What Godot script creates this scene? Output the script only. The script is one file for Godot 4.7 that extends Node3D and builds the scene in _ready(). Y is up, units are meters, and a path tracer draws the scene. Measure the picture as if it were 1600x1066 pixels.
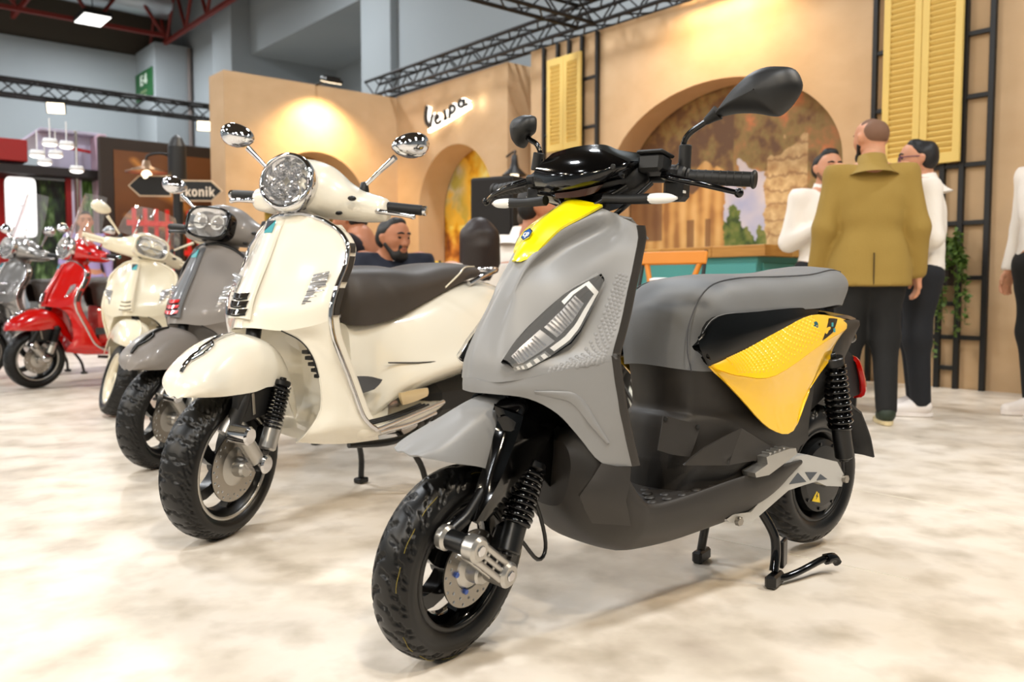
extends Node3D
# ---------- helpers ----------
var M := {}
var group_no := 0
var uv_on := false
const UP := Vector3.UP

func V3(a: Array) -> PackedVector3Array:
	var r := PackedVector3Array()
	for i in range(0, a.size(), 3):
		r.append(Vector3(a[i], a[i + 1], a[i + 2]))
	return r

func V2(a: Array) -> PackedVector2Array:
	var r := PackedVector2Array()
	for i in range(0, a.size(), 2):
		r.append(Vector2(a[i], a[i + 1]))
	return r

func S() -> SurfaceTool:
	var st := SurfaceTool.new()
	st.begin(Mesh.PRIMITIVE_TRIANGLES)
	return st

func numbered(called: String) -> String:
	if not has_node(called):
		return called
	var i := 1
	while has_node("%s_%03d" % [called, i]):
		i += 1
	return "%s_%03d" % [called, i]

func name_in(parent: Node, called: String) -> String:
	if not parent.has_node(called):
		return called
	var i := 1
	while parent.has_node("%s_%03d" % [called, i]):
		i += 1
	return "%s_%03d" % [called, i]

func obj(called: String, st: SurfaceTool, m: Material, parent: Node = self, xf := Transform3D.IDENTITY) -> MeshInstance3D:
	st.generate_normals()
	var o := MeshInstance3D.new()
	o.mesh = st.commit()
	o.material_override = m
	o.name = name_in(parent, called)
	o.transform = xf
	parent.add_child(o, true)
	return o

func inst(called: String, mesh: Mesh, m: Material, parent: Node, xf: Transform3D) -> MeshInstance3D:
	var o := MeshInstance3D.new()
	o.mesh = mesh
	o.material_override = m
	o.name = name_in(parent, called)
	o.transform = xf
	parent.add_child(o, true)
	return o

func node(called: String, parent: Node, xf := Transform3D.IDENTITY) -> Node3D:
	var o := Node3D.new()
	o.name = name_in(parent, called)
	o.transform = xf
	parent.add_child(o, true)
	return o

func tag(o: Node, label := "", category := "", group := "", kind := "") -> Node:
	if label: o.set_meta("label", label)
	if category: o.set_meta("category", category)
	if group: o.set_meta("group", group)
	if kind: o.set_meta("kind", kind)
	return o

func tri(st: SurfaceTool, a: Vector3, b: Vector3, c: Vector3):
	st.add_vertex(a); st.add_vertex(b); st.add_vertex(c)

func quad(st: SurfaceTool, a: Vector3, b: Vector3, c: Vector3, d: Vector3):
	st.add_vertex(a); st.add_vertex(b); st.add_vertex(c)
	st.add_vertex(a); st.add_vertex(c); st.add_vertex(d)

func smooth(st: SurfaceTool, on := true):
	group_no += 1
	st.set_smooth_group(group_no if on else -1)

func cm(p0: Vector3, p1: Vector3, p2: Vector3, p3: Vector3, t: float) -> Vector3:
	return 0.5 * ((2.0 * p1) + (p2 - p0) * t + (2.0 * p0 - 5.0 * p1 + 4.0 * p2 - p3) * t * t + (3.0 * p1 - p0 - 3.0 * p2 + p3) * t * t * t)

# a line through the points, n steps per span
func fine(l: PackedVector3Array, n: int, closed := false) -> PackedVector3Array:
	if n <= 1:
		return l
	var r := PackedVector3Array()
	var k := l.size()
	var spans := k if closed else k - 1
	for i in spans:
		var p0 := l[(i - 1 + k) % k] if closed or i > 0 else 2.0 * l[0] - l[1]
		var p1 := l[i]
		var p2 := l[(i + 1) % k]
		var p3 := l[(i + 2) % k] if closed or i + 2 < k else 2.0 * p2 - p1
		for j in n:
			r.append(cm(p0, p1, p2, p3, float(j) / n))
	if not closed:
		r.append(l[k - 1])
	return r

func refine(rows: Array, nu: int, nv: int, cu := false, cv := false) -> Array:
	var a := []
	for r in rows:
		a.append(fine(r, nu, cu))
	if nv <= 1:
		return a
	var cols: int = a[0].size()
	var out := []
	for i in cols:
		var line := PackedVector3Array()
		for r in a:
			line.append(r[i])
		line = fine(line, nv, cv)
		if i == 0:
			for k in line.size():
				out.append(PackedVector3Array())
		for k in line.size():
			out[k].append(line[k])
	return out

func grid(st: SurfaceTool, g: Array, cu := false, cv := false, flip := false):
	smooth(st)
	var nr := g.size()
	var nc: int = g[0].size()
	for i in (nr if cv else nr - 1):
		var r0: PackedVector3Array = g[i]
		var r1: PackedVector3Array = g[(i + 1) % nr]
		var v0 := float(i) / maxi(1, nr - 1)
		var v1 := float(i + 1) / maxi(1, nr - 1)
		for j in (nc if cu else nc - 1):
			var k := (j + 1) % nc
			var u0 := float(j) / maxi(1, nc - 1)
			var u1 := float(j + 1) / maxi(1, nc - 1)
			var q := [[r0[j], u0, v0], [r0[k], u1, v0], [r1[k], u1, v1], [r1[j], u0, v1]]
			for n in ([0, 2, 1, 0, 3, 2] if flip else [0, 1, 2, 0, 2, 3]):
				if uv_on: st.set_uv(Vector2(q[n][1], q[n][2]))
				st.add_vertex(q[n][0])

func patch(st: SurfaceTool, rows: Array, nu := 3, nv := 3, cu := false, cv := false, flip := false):
	grid(st, refine(rows, nu, nv, cu, cv), cu, cv, flip)

# normals of a grid of points
func grid_normals(g: Array) -> Array:
	var out := []
	for i in g.size():
		var line := PackedVector3Array()
		for j in g[i].size():
			var du: Vector3 = g[i][mini(j + 1, g[i].size() - 1)] - g[i][maxi(j - 1, 0)]
			var dv: Vector3 = g[mini(i + 1, g.size() - 1)][j] - g[maxi(i - 1, 0)][j]
			var n := du.cross(dv)
			line.append(n.normalized() if n.length() > 1e-9 else (line[-1] if line.size() else Vector3.UP))
		out.append(line)
	return out

# a panel with thickness: the patch, its back and the rim between
func shell(st: SurfaceTool, rows: Array, th: float, nu := 3, nv := 3, outwards := Vector3.ZERO, raise := 0.0):
	var g := refine(rows, nu, nv)
	var ns := grid_normals(g)
	var mid: Vector3 = ns[g.size() / 2][g[0].size() / 2]
	var sg := 1.0
	if outwards != Vector3.ZERO and mid.dot(outwards) < 0.0:
		sg = -1.0
	var a := []
	var b := []
	for i in g.size():
		var la := PackedVector3Array()
		var lb := PackedVector3Array()
		for j in g[i].size():
			la.append(g[i][j] + ns[i][j] * sg * raise)
			lb.append(g[i][j] + ns[i][j] * sg * (raise - th))
		a.append(la)
		b.append(lb)
	grid(st, a, false, false, sg < 0.0)
	grid(st, b, false, false, sg > 0.0)
	var n := a.size() - 1
	var c: int = a[0].size() - 1
	var left := []
	var right := []
	for i in a.size():
		left.append(PackedVector3Array([a[i][0], b[i][0]]))
		right.append(PackedVector3Array([a[i][c], b[i][c]]))
	grid(st, left)
	grid(st, right)
	grid(st, [a[0], b[0]])
	grid(st, [a[n], b[n]])

# a skin through closed rings, with end caps
func loft(st: SurfaceTool, rings: Array, nu := 3, nv := 3, caps := true, flip := false):
	var g := refine(rings, nu, nv, true, false)
	grid(st, g, true, false, flip)
	if caps:
		for e in [0, g.size() - 1]:
			smooth(st)
			var mid := Vector3.ZERO
			for p in g[e]:
				mid += p
			mid /= g[e].size()
			for j in g[e].size():
				var q: Vector3 = g[e][(j + 1) % g[e].size()]
				if (e == 0) != flip: tri(st, mid, q, g[e][j])
				else: tri(st, mid, g[e][j], q)

# a ring with the half given in z < 0 (top centre to bottom centre) mirrored
func ring(half: PackedVector3Array) -> PackedVector3Array:
	var r := half.duplicate()
	for i in range(half.size() - 1, -1, -1):
		if absf(half[i].z) > 1e-5:
			r.append(half[i] * Vector3(1, 1, -1))
	return r

func mir(rows: Array) -> Array:
	var out := []
	for r in rows:
		var l := PackedVector3Array()
		for p in r:
			l.append(p * Vector3(1, 1, -1))
		out.append(l)
	return out

func mirl(l: PackedVector3Array) -> PackedVector3Array:
	return mir([l])[0]

func frame_at(dir: Vector3) -> Basis:
	var d := dir.normalized()
	var h := Vector3.UP if absf(d.y) < 0.95 else Vector3.RIGHT
	var x := h.cross(d).normalized()
	return Basis(x, d, x.cross(d))

# a tube through points; radii: one number or one per point
func tube(st: SurfaceTool, pts: PackedVector3Array, radii, sides := 10, n := 4, caps := true):
	var k := pts.size()
	var l := fine(pts, n)
	var rad := PackedFloat32Array()
	for i in l.size():
		if radii is float:
			rad.append(radii)
		else:
			var t := float(i) / maxf(1.0, float(n if n > 1 else 1))
			var a := mini(int(t), k - 1)
			rad.append(lerpf(radii[a], radii[mini(a + 1, k - 1)], t - a))
	var g := []
	var b := frame_at(l[1] - l[0])
	for i in l.size():
		var d := (l[mini(i + 1, l.size() - 1)] - l[maxi(i - 1, 0)]).normalized()
		var ax := b.y.cross(d)
		if ax.length() > 1e-6:
			b = Basis(ax.normalized(), b.y.angle_to(d)) * b
		var r := PackedVector3Array()
		for s in sides:
			var an := TAU * s / sides
			r.append(l[i] + (b.x * cos(an) + b.z * sin(an)) * rad[i])
		g.append(r)
	grid(st, g, true)
	if caps:
		for e in [0, g.size() - 1]:
			smooth(st, false)
			for s in sides:
				var q: Vector3 = g[e][(s + 1) % sides]
				if e: tri(st, l[l.size() - 1], g[e][s], q)
				else: tri(st, l[0], q, g[e][s])

# profile of (radius, height) turned about the y axis of xf
func lathe(st: SurfaceTool, prof: PackedVector2Array, xf := Transform3D.IDENTITY, seg := 24, flat := false, arc := TAU, start := 0.0):
	var n := seg if is_equal_approx(arc, TAU) else seg + 1
	if flat:
		for i in prof.size() - 1:
			var g := []
			for p in [prof[i], prof[i + 1]]:
				var r := PackedVector3Array()
				for s in n:
					var an := start + arc * s / seg
					r.append(xf * Vector3(cos(an) * p.x, p.y, sin(an) * p.x))
				g.append(r)
			grid(st, g, n == seg)
	else:
		var g := []
		for p in prof:
			var r := PackedVector3Array()
			for s in n:
				var an := start + arc * s / seg
				r.append(xf * Vector3(cos(an) * p.x, p.y, sin(an) * p.x))
			g.append(r)
		grid(st, g, n == seg)

func rod(st: SurfaceTool, a: Vector3, b: Vector3, r: float, sides := 12, bev := 0.0):
	var l := a.distance_to(b)
	var xf := Transform3D(frame_at(b - a), a)
	var e := bev if bev > 0.0 else minf(r * 0.12, 0.002)
	lathe(st, V2([0.0, 0.0, r - e, 0.0, r, e, r, l - e, r - e, l, 0.0, l]), xf, sides, true)

# a box with chamfered edges
func bx(st: SurfaceTool, size: Vector3, xf := Transform3D.IDENTITY, c := 0.004):
	smooth(st, false)
	var h := size / 2.0
	c = minf(c, minf(h.x, minf(h.y, h.z)) * 0.9)
	var f := func(sx, sy, sz, ax): 
		var p := Vector3(sx * h.x, sy * h.y, sz * h.z)
		for i in 3:
			if i != ax: p[i] -= signf(p[i]) * c
		return xf * p
	for ax in 3:
		var u := (ax + 1) % 3
		var v := (ax + 2) % 3
		for s in [-1.0, 1.0]:
			var q := []
			for e in [[-1, -1], [1, -1], [1, 1], [-1, 1]]:
				var t := [0.0, 0.0, 0.0]
				t[ax] = s; t[u] = e[0]; t[v] = e[1]
				q.append(f.call(t[0], t[1], t[2], ax))
			if s > 0: quad(st, q[3], q[2], q[1], q[0])
			else: quad(st, q[0], q[1], q[2], q[3])
	if c <= 0.0:
		return
	for ax in 3:
		var u := (ax + 1) % 3
		var v := (ax + 2) % 3
		for e in [[-1, -1], [1, -1], [1, 1], [-1, 1]]:
			var q := []
			for w in [[-1, u], [1, u], [1, v], [-1, v]]:
				var t := [0.0, 0.0, 0.0]
				t[ax] = w[0]; t[u] = e[0]; t[v] = e[1]
				var p := Vector3(t[0] * h.x, t[1] * h.y, t[2] * h.z)
				p[ax] -= signf(p[ax]) * c
				var keep: int = w[1]
				var other: int = v if keep == u else u
				p[other] -= signf(p[other]) * c
				q.append(xf * p)
			if e[0] * e[1] > 0: quad(st, q[0], q[1], q[2], q[3])
			else: quad(st, q[3], q[2], q[1], q[0])
	for sx in [-1, 1]:
		for sy in [-1, 1]:
			for sz in [-1, 1]:
				var q := []
				for ax in 3:
					var p := Vector3(sx * h.x, sy * h.y, sz * h.z)
					for i in 3:
						if i != ax: p[i] -= signf(p[i]) * c
					q.append(xf * p)
				if sx * sy * sz > 0: tri(st, q[0], q[2], q[1])
				else: tri(st, q[0], q[1], q[2])

# polygon in x, y of xf drawn out along z from 0 to depth, with a chamfer on the +z face
func prism(st: SurfaceTool, poly: PackedVector2Array, depth: float, xf := Transform3D.IDENTITY, bev := 0.0, holes := []):
	if Geometry2D.is_polygon_clockwise(poly):
		poly.reverse()
	var top := poly
	if bev > 0.0:
		var off := Geometry2D.offset_polygon(poly, -bev)
		if off.size() == 1 and off[0].size() == poly.size():
			top = off[0]
			var best := 0
			for i in top.size():
				if top[i].distance_to(poly[0]) < top[best].distance_to(poly[0]): best = i
			top = top.slice(best) + top.slice(0, best)
		else:
			bev = 0.0
	smooth(st, false)
	var n := poly.size()
	var P := func(p: Vector2, z: float): return xf * Vector3(p.x, p.y, z)
	for i in n:
		var j := (i + 1) % n
		quad(st, P.call(poly[i], 0.0), P.call(poly[i], depth - bev), P.call(poly[j], depth - bev), P.call(poly[j], 0.0))
		if bev > 0.0:
			quad(st, P.call(poly[i], depth - bev), P.call(top[i], depth), P.call(top[j], depth), P.call(poly[j], depth - bev))
	var t := Geometry2D.triangulate_polygon(top)
	for i in range(0, t.size(), 3):
		tri(st, P.call(top[t[i + 2]], depth), P.call(top[t[i + 1]], depth), P.call(top[t[i]], depth))
	t = Geometry2D.triangulate_polygon(poly)
	for i in range(0, t.size(), 3):
		tri(st, P.call(poly[t[i]], 0.0), P.call(poly[t[i + 1]], 0.0), P.call(poly[t[i + 2]], 0.0))

func ell(c: Vector3, r: Vector3, st: SurfaceTool, seg := 16, b := Basis.IDENTITY):
	var g := []
	for i in seg / 2 + 1:
		var t := PI * i / (seg / 2)
		var l := PackedVector3Array()
		for j in seg:
			var p := TAU * j / seg
			l.append(c + b * (Vector3(sin(t) * cos(p), cos(t), sin(t) * sin(p)) * r))
		g.append(l)
	grid(st, g, true)

func mat(col: Color, rough := 0.5, metal := 0.0) -> StandardMaterial3D:
	var m := StandardMaterial3D.new()
	m.albedo_color = col
	m.roughness = rough
	m.metallic = metal
	return m

func paint(col: Color, rough := 0.35, coat := 1.0) -> StandardMaterial3D:
	var m := mat(col, rough)
	m.clearcoat_enabled = coat > 0.0
	m.clearcoat = coat
	m.clearcoat_roughness = 0.03
	return m

func glow(col: Color, energy: float) -> StandardMaterial3D:
	var m := mat(col, 0.5)
	m.emission_enabled = true
	m.emission = col
	m.emission_energy_multiplier = energy
	return m

func clear(col: Color, a := 0.08) -> StandardMaterial3D:
	var m := mat(Color(col, a), 0.03)
	m.transparency = BaseMaterial3D.TRANSPARENCY_ALPHA
	return m

func noise_tex(sd: int, freq: float, size: int, ramp: Array, normal := false, strength := 4.0, type := FastNoiseLite.TYPE_SIMPLEX_SMOOTH, oct := 4) -> NoiseTexture2D:
	var n := FastNoiseLite.new()
	n.seed = sd
	n.frequency = freq
	n.noise_type = type
	n.fractal_octaves = oct
	var t := NoiseTexture2D.new()
	t.width = size
	t.height = size
	t.seamless = true
	t.noise = n
	t.as_normal_map = normal
	t.bump_strength = strength
	if ramp.size():
		var g := Gradient.new()
		var o := PackedFloat32Array()
		var c := PackedColorArray()
		for e in ramp:
			o.append(e[0])
			c.append(e[1])
		g.offsets = o
		g.colors = c
		t.color_ramp = g
	return t

func triplanar(m: StandardMaterial3D, scale: float, world := true) -> StandardMaterial3D:
	m.uv1_triplanar = true
	m.uv1_world_triplanar = world
	m.uv1_scale = Vector3.ONE * scale
	return m

func grain(m: StandardMaterial3D, scale := 60.0, amount := 0.3, sd := 3) -> StandardMaterial3D:
	if not M.has("grain%d" % sd):
		M["grain%d" % sd] = noise_tex(sd, 0.05, 256, [], true, 3.0)
	m.normal_enabled = true
	m.normal_texture = M["grain%d" % sd]
	m.normal_scale = amount
	return triplanar(m, scale, false)
# ---------- the place: camera, light, exposure ----------
# hall axes: x along the big stucco wall, z out of it, origin at the foot of the right-hand trellis
var W := Transform3D(Basis(Vector3(0.6401844, 0, 0.7682213), Vector3.UP, Vector3(-0.7682213, 0, 0.6401844)), Vector3(3.61055, 0, -6.542205))

func _ready():
	var cam := Camera3D.new()
	cam.name = "camera"
	cam.position = Vector3(0, 0.783, 0)
	cam.rotation_degrees = Vector3(-3.5182, 0, 0)
	var ca := CameraAttributesPhysical.new()
	ca.frustum_focal_length = 30.394
	ca.frustum_focus_distance = 2.15
	ca.exposure_aperture = 3.6
	ca.exposure_shutter_speed = 100.0
	ca.frustum_near = 0.05
	ca.frustum_far = 100.0
	cam.attributes = ca
	cam.fov = 43.085
	cam.current = true
	add_child(cam)
	var we := WorldEnvironment.new()
	we.name = "environment"
	var e := Environment.new()
	e.background_mode = Environment.BG_COLOR
	e.background_color = Color(0.02, 0.02, 0.02)
	e.tonemap_mode = Environment.TONE_MAPPER_LINEAR
	e.tonemap_exposure = 0.43
	e.sdfgi_enabled = true
	e.ssao_enabled = true
	e.ssil_enabled = true
	we.environment = e
	add_child(we)
	materials()
	hall_lights()
	hall()
	booth()
	stands()
	scooters()
	people()
	furniture()

func area_lamp(called: String, size: Vector2, xf: Transform3D, energy: float, col: Color, parent: Node = self):
	var l := AreaLight3D.new()
	l.name = name_in(parent, called)
	l.area_size = size
	l.light_energy = energy
	l.light_color = col
	l.area_range = 60.0
	l.area_attenuation = 2.0
	l.area_normalize_energy = true
	l.shadow_enabled = true
	l.transform = xf
	parent.add_child(l, true)

func spot_lamp(called: String, at: Vector3, to: Vector3, energy: float, col: Color, angle: float, size: float, parent: Node = self):
	var l := SpotLight3D.new()
	l.name = name_in(parent, called)
	l.spot_angle = angle
	l.spot_angle_attenuation = 0.7
	l.spot_range = 40.0
	l.spot_attenuation = 2.0
	l.light_energy = energy
	l.light_color = col
	l.light_size = size
	l.shadow_enabled = true
	var z := (at - to).normalized()
	var x := (Vector3.UP if absf(z.y) < 0.98 else Vector3.RIGHT).cross(z).normalized()
	l.transform = Transform3D(Basis(x, z.cross(x), z), at)
	parent.add_child(l, true)

const HALL_E := 54.0
const FLOOD_E := 3.0

func hall_lights():
	# high-bay panels under the hall roof; all but one unseen, placed to light the hall
	var down := Basis(Vector3.RIGHT, Vector3(0, 0, 1), Vector3(0, -1, 0)).rotated(Vector3.UP, 0)
	for i in 4:
		for j in 4:
			var at := Vector3(-18.957 + i * 7.6, 6.9, 1.403 + j * 5.4)
			var t := node("hall_lamp", self, W * Transform3D(Basis.IDENTITY, at))
			var st := S()
			bx(st, Vector3(0.95, 0.10, 0.62), Transform3D(Basis.IDENTITY, Vector3(0, 0.07, 0)), 0.02)
			obj("housing", st, M.dark_metal, t)
			st = S()
			bx(st, Vector3(0.88, 0.02, 0.56), Transform3D(Basis.IDENTITY, Vector3(0, 0.012, 0)), 0.005)
			obj("diffuser", st, M.cool_glow, t)
			st = S()
			rod(st, Vector3(0, 0.12, 0), Vector3(0, 1.6, 0), 0.012, 6)
			obj("hanger", st, M.dark_metal, t)
			tag(t, "lit white high-bay lamp beside the silver duct" if i + j == 0 else "unseen white LED high-bay lamp farther along the hall roof, placed to light the hall", "lamp", "high-bay lamps under the hall roof")
			area_lamp("hall_light", Vector2(0.85, 0.55), Transform3D(Basis(Vector3.RIGHT, Vector3(0, 0, -1), Vector3(0, 1, 0)).rotated(Vector3.RIGHT, 0.0), Vector3(0, -0.012, 0)), HALL_E, Color(0.97, 0.985, 1.0), t)

# a square flood lamp on a short arm; p is where it sits, to is what it lights
func flood(p: Vector3, to: Vector3, label: String, energy: float, angle := 55.0, group := "", arm := Vector3.ZERO, col := Color(1.0, 0.86, 0.64)) -> Node3D:
	var z := (p - to).normalized()
	var x := Vector3.UP.cross(z)
	x = x.normalized() if x.length() > 0.05 else Vector3.RIGHT
	var t := node("flood_lamp", self, W * Transform3D(Basis(x, z.cross(x), z), p))
	var st := S()
	bx(st, Vector3(0.26, 0.19, 0.05), Transform3D(Basis.IDENTITY, Vector3(0, 0, 0.035)), 0.012)
	for k in 5:
		bx(st, Vector3(0.2, 0.006, 0.03), Transform3D(Basis.IDENTITY, Vector3(0, -0.06 + k * 0.03, 0.07)), 0.001)
	obj("housing", st, M.dark_metal, t)
	st = S()
	bx(st, Vector3(0.23, 0.16, 0.012), Transform3D(Basis.IDENTITY, Vector3(0, 0, 0.008)), 0.004)
	obj("lens", st, M.warm_glow, t)
	if arm != Vector3.ZERO:
		st = S()
		var a := (W * Transform3D(Basis(x, z.cross(x), z), p)).affine_inverse() * (W * arm)
		tube(st, PackedVector3Array([Vector3(0, 0, 0.06), Vector3(0, 0, 0.06).lerp(a, 0.5) + Vector3(0, 0.02, 0), a]), 0.014, 8, 3)
		obj("arm", st, M.dark_metal, t)
	tag(t, label, "lamp", group)
	spot_lamp("flood_light", Vector3(0, 0, -0.02), Vector3(0, 0, -1), energy, col, angle, 0.1, t)
	return t

func materials():
	M.dark_metal = mat(Color(0.09, 0.085, 0.08), 0.5, 0.4)
	M.cool_glow = glow(Color(1.0, 0.99, 0.97), 6.0)
	M.warm_glow = glow(Color(1.0, 0.93, 0.8), 7.0)
	M.black_truss = mat(Color(0.07, 0.06, 0.055), 0.55, 0.2)
	M.stucco = mat(Color(0.815, 0.69, 0.54), 0.85)
	M.stucco.normal_enabled = true
	M.stucco.normal_texture = noise_tex(11, 0.02, 512, [], true, 2.0)
	M.stucco.normal_scale = 0.35
	M.stucco.albedo_texture = noise_tex(12, 0.006, 512, [[0.0, Color(0.93, 0.91, 0.88)], [1.0, Color(1, 1, 1)]])
	triplanar(M.stucco, 0.7)
	M.hall_white = mat(Color(0.61, 0.635, 0.645), 0.8)
	M.hall_white.albedo_texture = noise_tex(14, 0.004, 256, [[0.0, Color(0.94, 0.95, 0.96)], [1.0, Color(1, 1, 1)]])
	triplanar(M.hall_white, 0.2)
	M.roof = mat(Color(0.27, 0.24, 0.20), 0.8)
	M.red_steel = mat(Color(0.46, 0.13, 0.09), 0.55)
	M.duct = mat(Color(0.75, 0.76, 0.77), 0.35, 0.85)
	# floor: trowelled cream screed, cloudy, with faint scuffs
	var f := mat(Color(0.90, 0.862, 0.81), 0.42)
	f.albedo_texture = noise_tex(21, 0.006, 1024, [[0.0, Color(0.86, 0.84, 0.82)], [0.3, Color(0.93, 0.92, 0.90)], [0.5, Color(0.98, 0.975, 0.965)], [0.75, Color(1, 1, 1)], [1.0, Color(0.95, 0.94, 0.92)]], false, 4.0, FastNoiseLite.TYPE_SIMPLEX_SMOOTH, 6)
	f.detail_enabled = true
	f.detail_blend_mode = BaseMaterial3D.BLEND_MODE_MUL
	f.detail_albedo = noise_tex(22, 0.02, 1024, [[0.0, Color(0.85, 0.84, 0.82)], [0.36, Color(0.96, 0.955, 0.95)], [0.5, Color(1, 1, 1)], [1.0, Color(1, 1, 1)]], false, 4.0, FastNoiseLite.TYPE_PERLIN, 6)
	f.roughness_texture = noise_tex(23, 0.01, 512, [[0.0, Color(0.75, 0.75, 0.75)], [1.0, Color(1, 1, 1)]])
	triplanar(f, 0.42)
	f.uv2_triplanar = true
	f.uv2_world_triplanar = true
	f.uv2_scale = Vector3.ONE * 0.31
	f.detail_uv_layer = BaseMaterial3D.DETAIL_UV_2
	M.floor = f
	M.joint = mat(Color(0.86, 0.83, 0.77), 0.6)
	M.black_matt = mat(Color(0.05, 0.047, 0.045), 0.6)
	M.black_iron = mat(Color(0.06, 0.05, 0.045), 0.5)
	M.shutter = mat(Color(0.90, 0.77, 0.43), 0.6)
	M.wood_top = mat(Color(0.80, 0.58, 0.28), 0.5)
	M.wood_top2 = mat(Color(0.70, 0.50, 0.26), 0.5)
	M.wood_top3 = mat(Color(0.86, 0.66, 0.36), 0.5)
	for k in ["wood_top", "wood_top2", "wood_top3"]:
		M[k].albedo_texture = noise_tex(31, 0.02, 256, [[0.0, Color(0.82, 0.78, 0.72)], [1.0, Color(1, 1, 1)]])
		triplanar(M[k], 1.0)
		M[k].uv1_scale = Vector3(0.6, 8.0, 0.6)
	M.teal = mat(Color(0.30, 0.60, 0.585), 0.55)
	M.white_glow = glow(Color(1, 0.98, 0.94), 4.0)
	M.screen_glow = glow(Color(1, 1, 1), 2.2)
	M.leaf = mat(Color(0.22, 0.33, 0.12), 0.6)
	M.leaf.backlight_enabled = true
	M.leaf.backlight = Color(0.2, 0.3, 0.08)
	M.leaf2 = mat(Color(0.32, 0.42, 0.15), 0.6)
	# scooters
	M.chrome = mat(Color(0.86, 0.86, 0.87), 0.06, 1.0)
	M.satin = mat(Color(0.72, 0.71, 0.69), 0.32, 0.9)
	M.steel = mat(Color(0.62, 0.6, 0.57), 0.3, 1.0)
	M.rubber = mat(Color(0.035, 0.033, 0.032), 0.36)
	M.rubber.metallic_specular = 0.45
	M.black_gloss = paint(Color(0.012, 0.012, 0.014), 0.10, 0.25)
	M.black_gloss.metallic_specular = 0.4
	M.pad_black = mat(Color(0.012, 0.014, 0.014), 0.22)
	M.pad_black.metallic_specular = 0.3
	M.black_semi = mat(Color(0.03, 0.03, 0.032), 0.35)
	M.black_plastic = grain(mat(Color(0.045, 0.045, 0.047), 0.5), 30.0, 0.15)
	M.dark_plastic = grain(mat(Color(0.17, 0.155, 0.14), 0.5), 24.0, 0.2)
	M.grey_matt = paint(Color(0.53, 0.53, 0.53), 0.40, 0.0)
	M.yellow = paint(Color(1.0, 0.78, 0.03), 0.3, 1.0)
	M.lime = paint(Color(1.0, 0.93, 0.0), 0.3, 1.0)
	M.seat_grey = grain(mat(Color(0.45, 0.455, 0.46), 0.55), 26.0, 0.4)
	M.seat_brown = grain(mat(Color(0.235, 0.205, 0.18), 0.5), 26.0, 0.4)
	M.cream = paint(Color(0.93, 0.905, 0.84), 0.25, 1.0)
	M.ivory = paint(Color(0.90, 0.86, 0.76), 0.25, 1.0)
	M.gunmetal = paint(Color(0.50, 0.475, 0.455), 0.4, 0.2)
	M.gunmetal_dark = paint(Color(0.36, 0.37, 0.385), 0.4, 0.2)
	M.red_paint = paint(Color(0.80, 0.05, 0.02), 0.2, 1.0)
	M.silver_paint = mat(Color(0.62, 0.61, 0.60), 0.25, 0.7)
	M.clear = clear(Color(1, 1, 1), 0.05)
	M.mirror_glass = mat(Color(0.9, 0.9, 0.92), 0.02, 1.0)
	M.red_lens = paint(Color(0.75, 0.06, 0.03), 0.1, 1.0)
	M.amber = paint(Color(0.78, 0.68, 0.50), 0.15, 1.0)
	M.lamp_white = paint(Color(0.93, 0.93, 0.92), 0.2, 1.0)
	M.lamp_silver = mat(Color(0.85, 0.85, 0.86), 0.12, 0.95)
	M.lamp_satin = mat(Color(0.72, 0.72, 0.73), 0.28, 0.7)
	M.signal_grey = paint(Color(0.60, 0.60, 0.60), 0.15, 0.6)
	M.blue = paint(Color(0.10, 0.32, 0.62), 0.25, 1.0)
	M.badge_teal = paint(Color(0.25, 0.62, 0.66), 0.25, 1.0)
	M.white_plastic = mat(Color(0.9, 0.9, 0.9), 0.4)

func arch_y(x: float, a: Dictionary) -> float:
	var d: float = (x - a.c) / a.w
	if absf(d) >= 1.0:
		return -1.0
	return a.spring + a.rise * sqrt(maxf(0.0, 1.0 - d * d))

# a wall in the plane z = 0 from x0 to x1 with an arched opening, th thick towards -z
func arch_wall(st: SurfaceTool, x0: float, x1: float, h: float, a: Dictionary, th: float, xf: Transform3D):
	var xs := [x0]
	var n := 40
	for i in n + 1:
		xs.append(a.c - a.w * cos(PI * i / n))
	xs.append(x1)
	var P := func(x, y, z): return xf * Vector3(x, y, z)
	for face in [0.0, -th]:
		smooth(st, false)
		for i in xs.size() - 1:
			var l0 := 0.0
			var l1 := 0.0
			if i > 0 and i < xs.size() - 2:
				l0 = maxf(a.spring, arch_y(xs[i], a))
				l1 = maxf(a.spring, arch_y(xs[i + 1], a))
			quad(st, P.call(xs[i], l0, face), P.call(xs[i], h, face), P.call(xs[i + 1], h, face), P.call(xs[i + 1], l1, face))
	var g := [PackedVector3Array(), PackedVector3Array()]
	for i in range(1, xs.size() - 1):
		var y: float = maxf(a.spring, arch_y(xs[i], a))
		g[0].append(P.call(xs[i], y, 0.0))
		g[1].append(P.call(xs[i], y, -th))
	grid(st, g)
	smooth(st, false)
	for x in [a.c - a.w, a.c + a.w]:
		quad(st, P.call(x, 0, 0), P.call(x, a.spring, 0), P.call(x, a.spring, -th), P.call(x, 0, -th))
	for x in [x0, x1]:
		quad(st, P.call(x, 0, 0), P.call(x, h, 0), P.call(x, h, -th), P.call(x, 0, -th))
	quad(st, P.call(x0, h, 0), P.call(x1, h, 0), P.call(x1, h, -th), P.call(x0, h, -th))

func wbox(called: String, lo: Vector3, hi: Vector3, m: Material, c := 0.01) -> MeshInstance3D:
	var st := S()
	bx(st, hi - lo, Transform3D(Basis.IDENTITY, (lo + hi) / 2.0), c)
	return obj(called, st, m, self, W)

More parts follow.
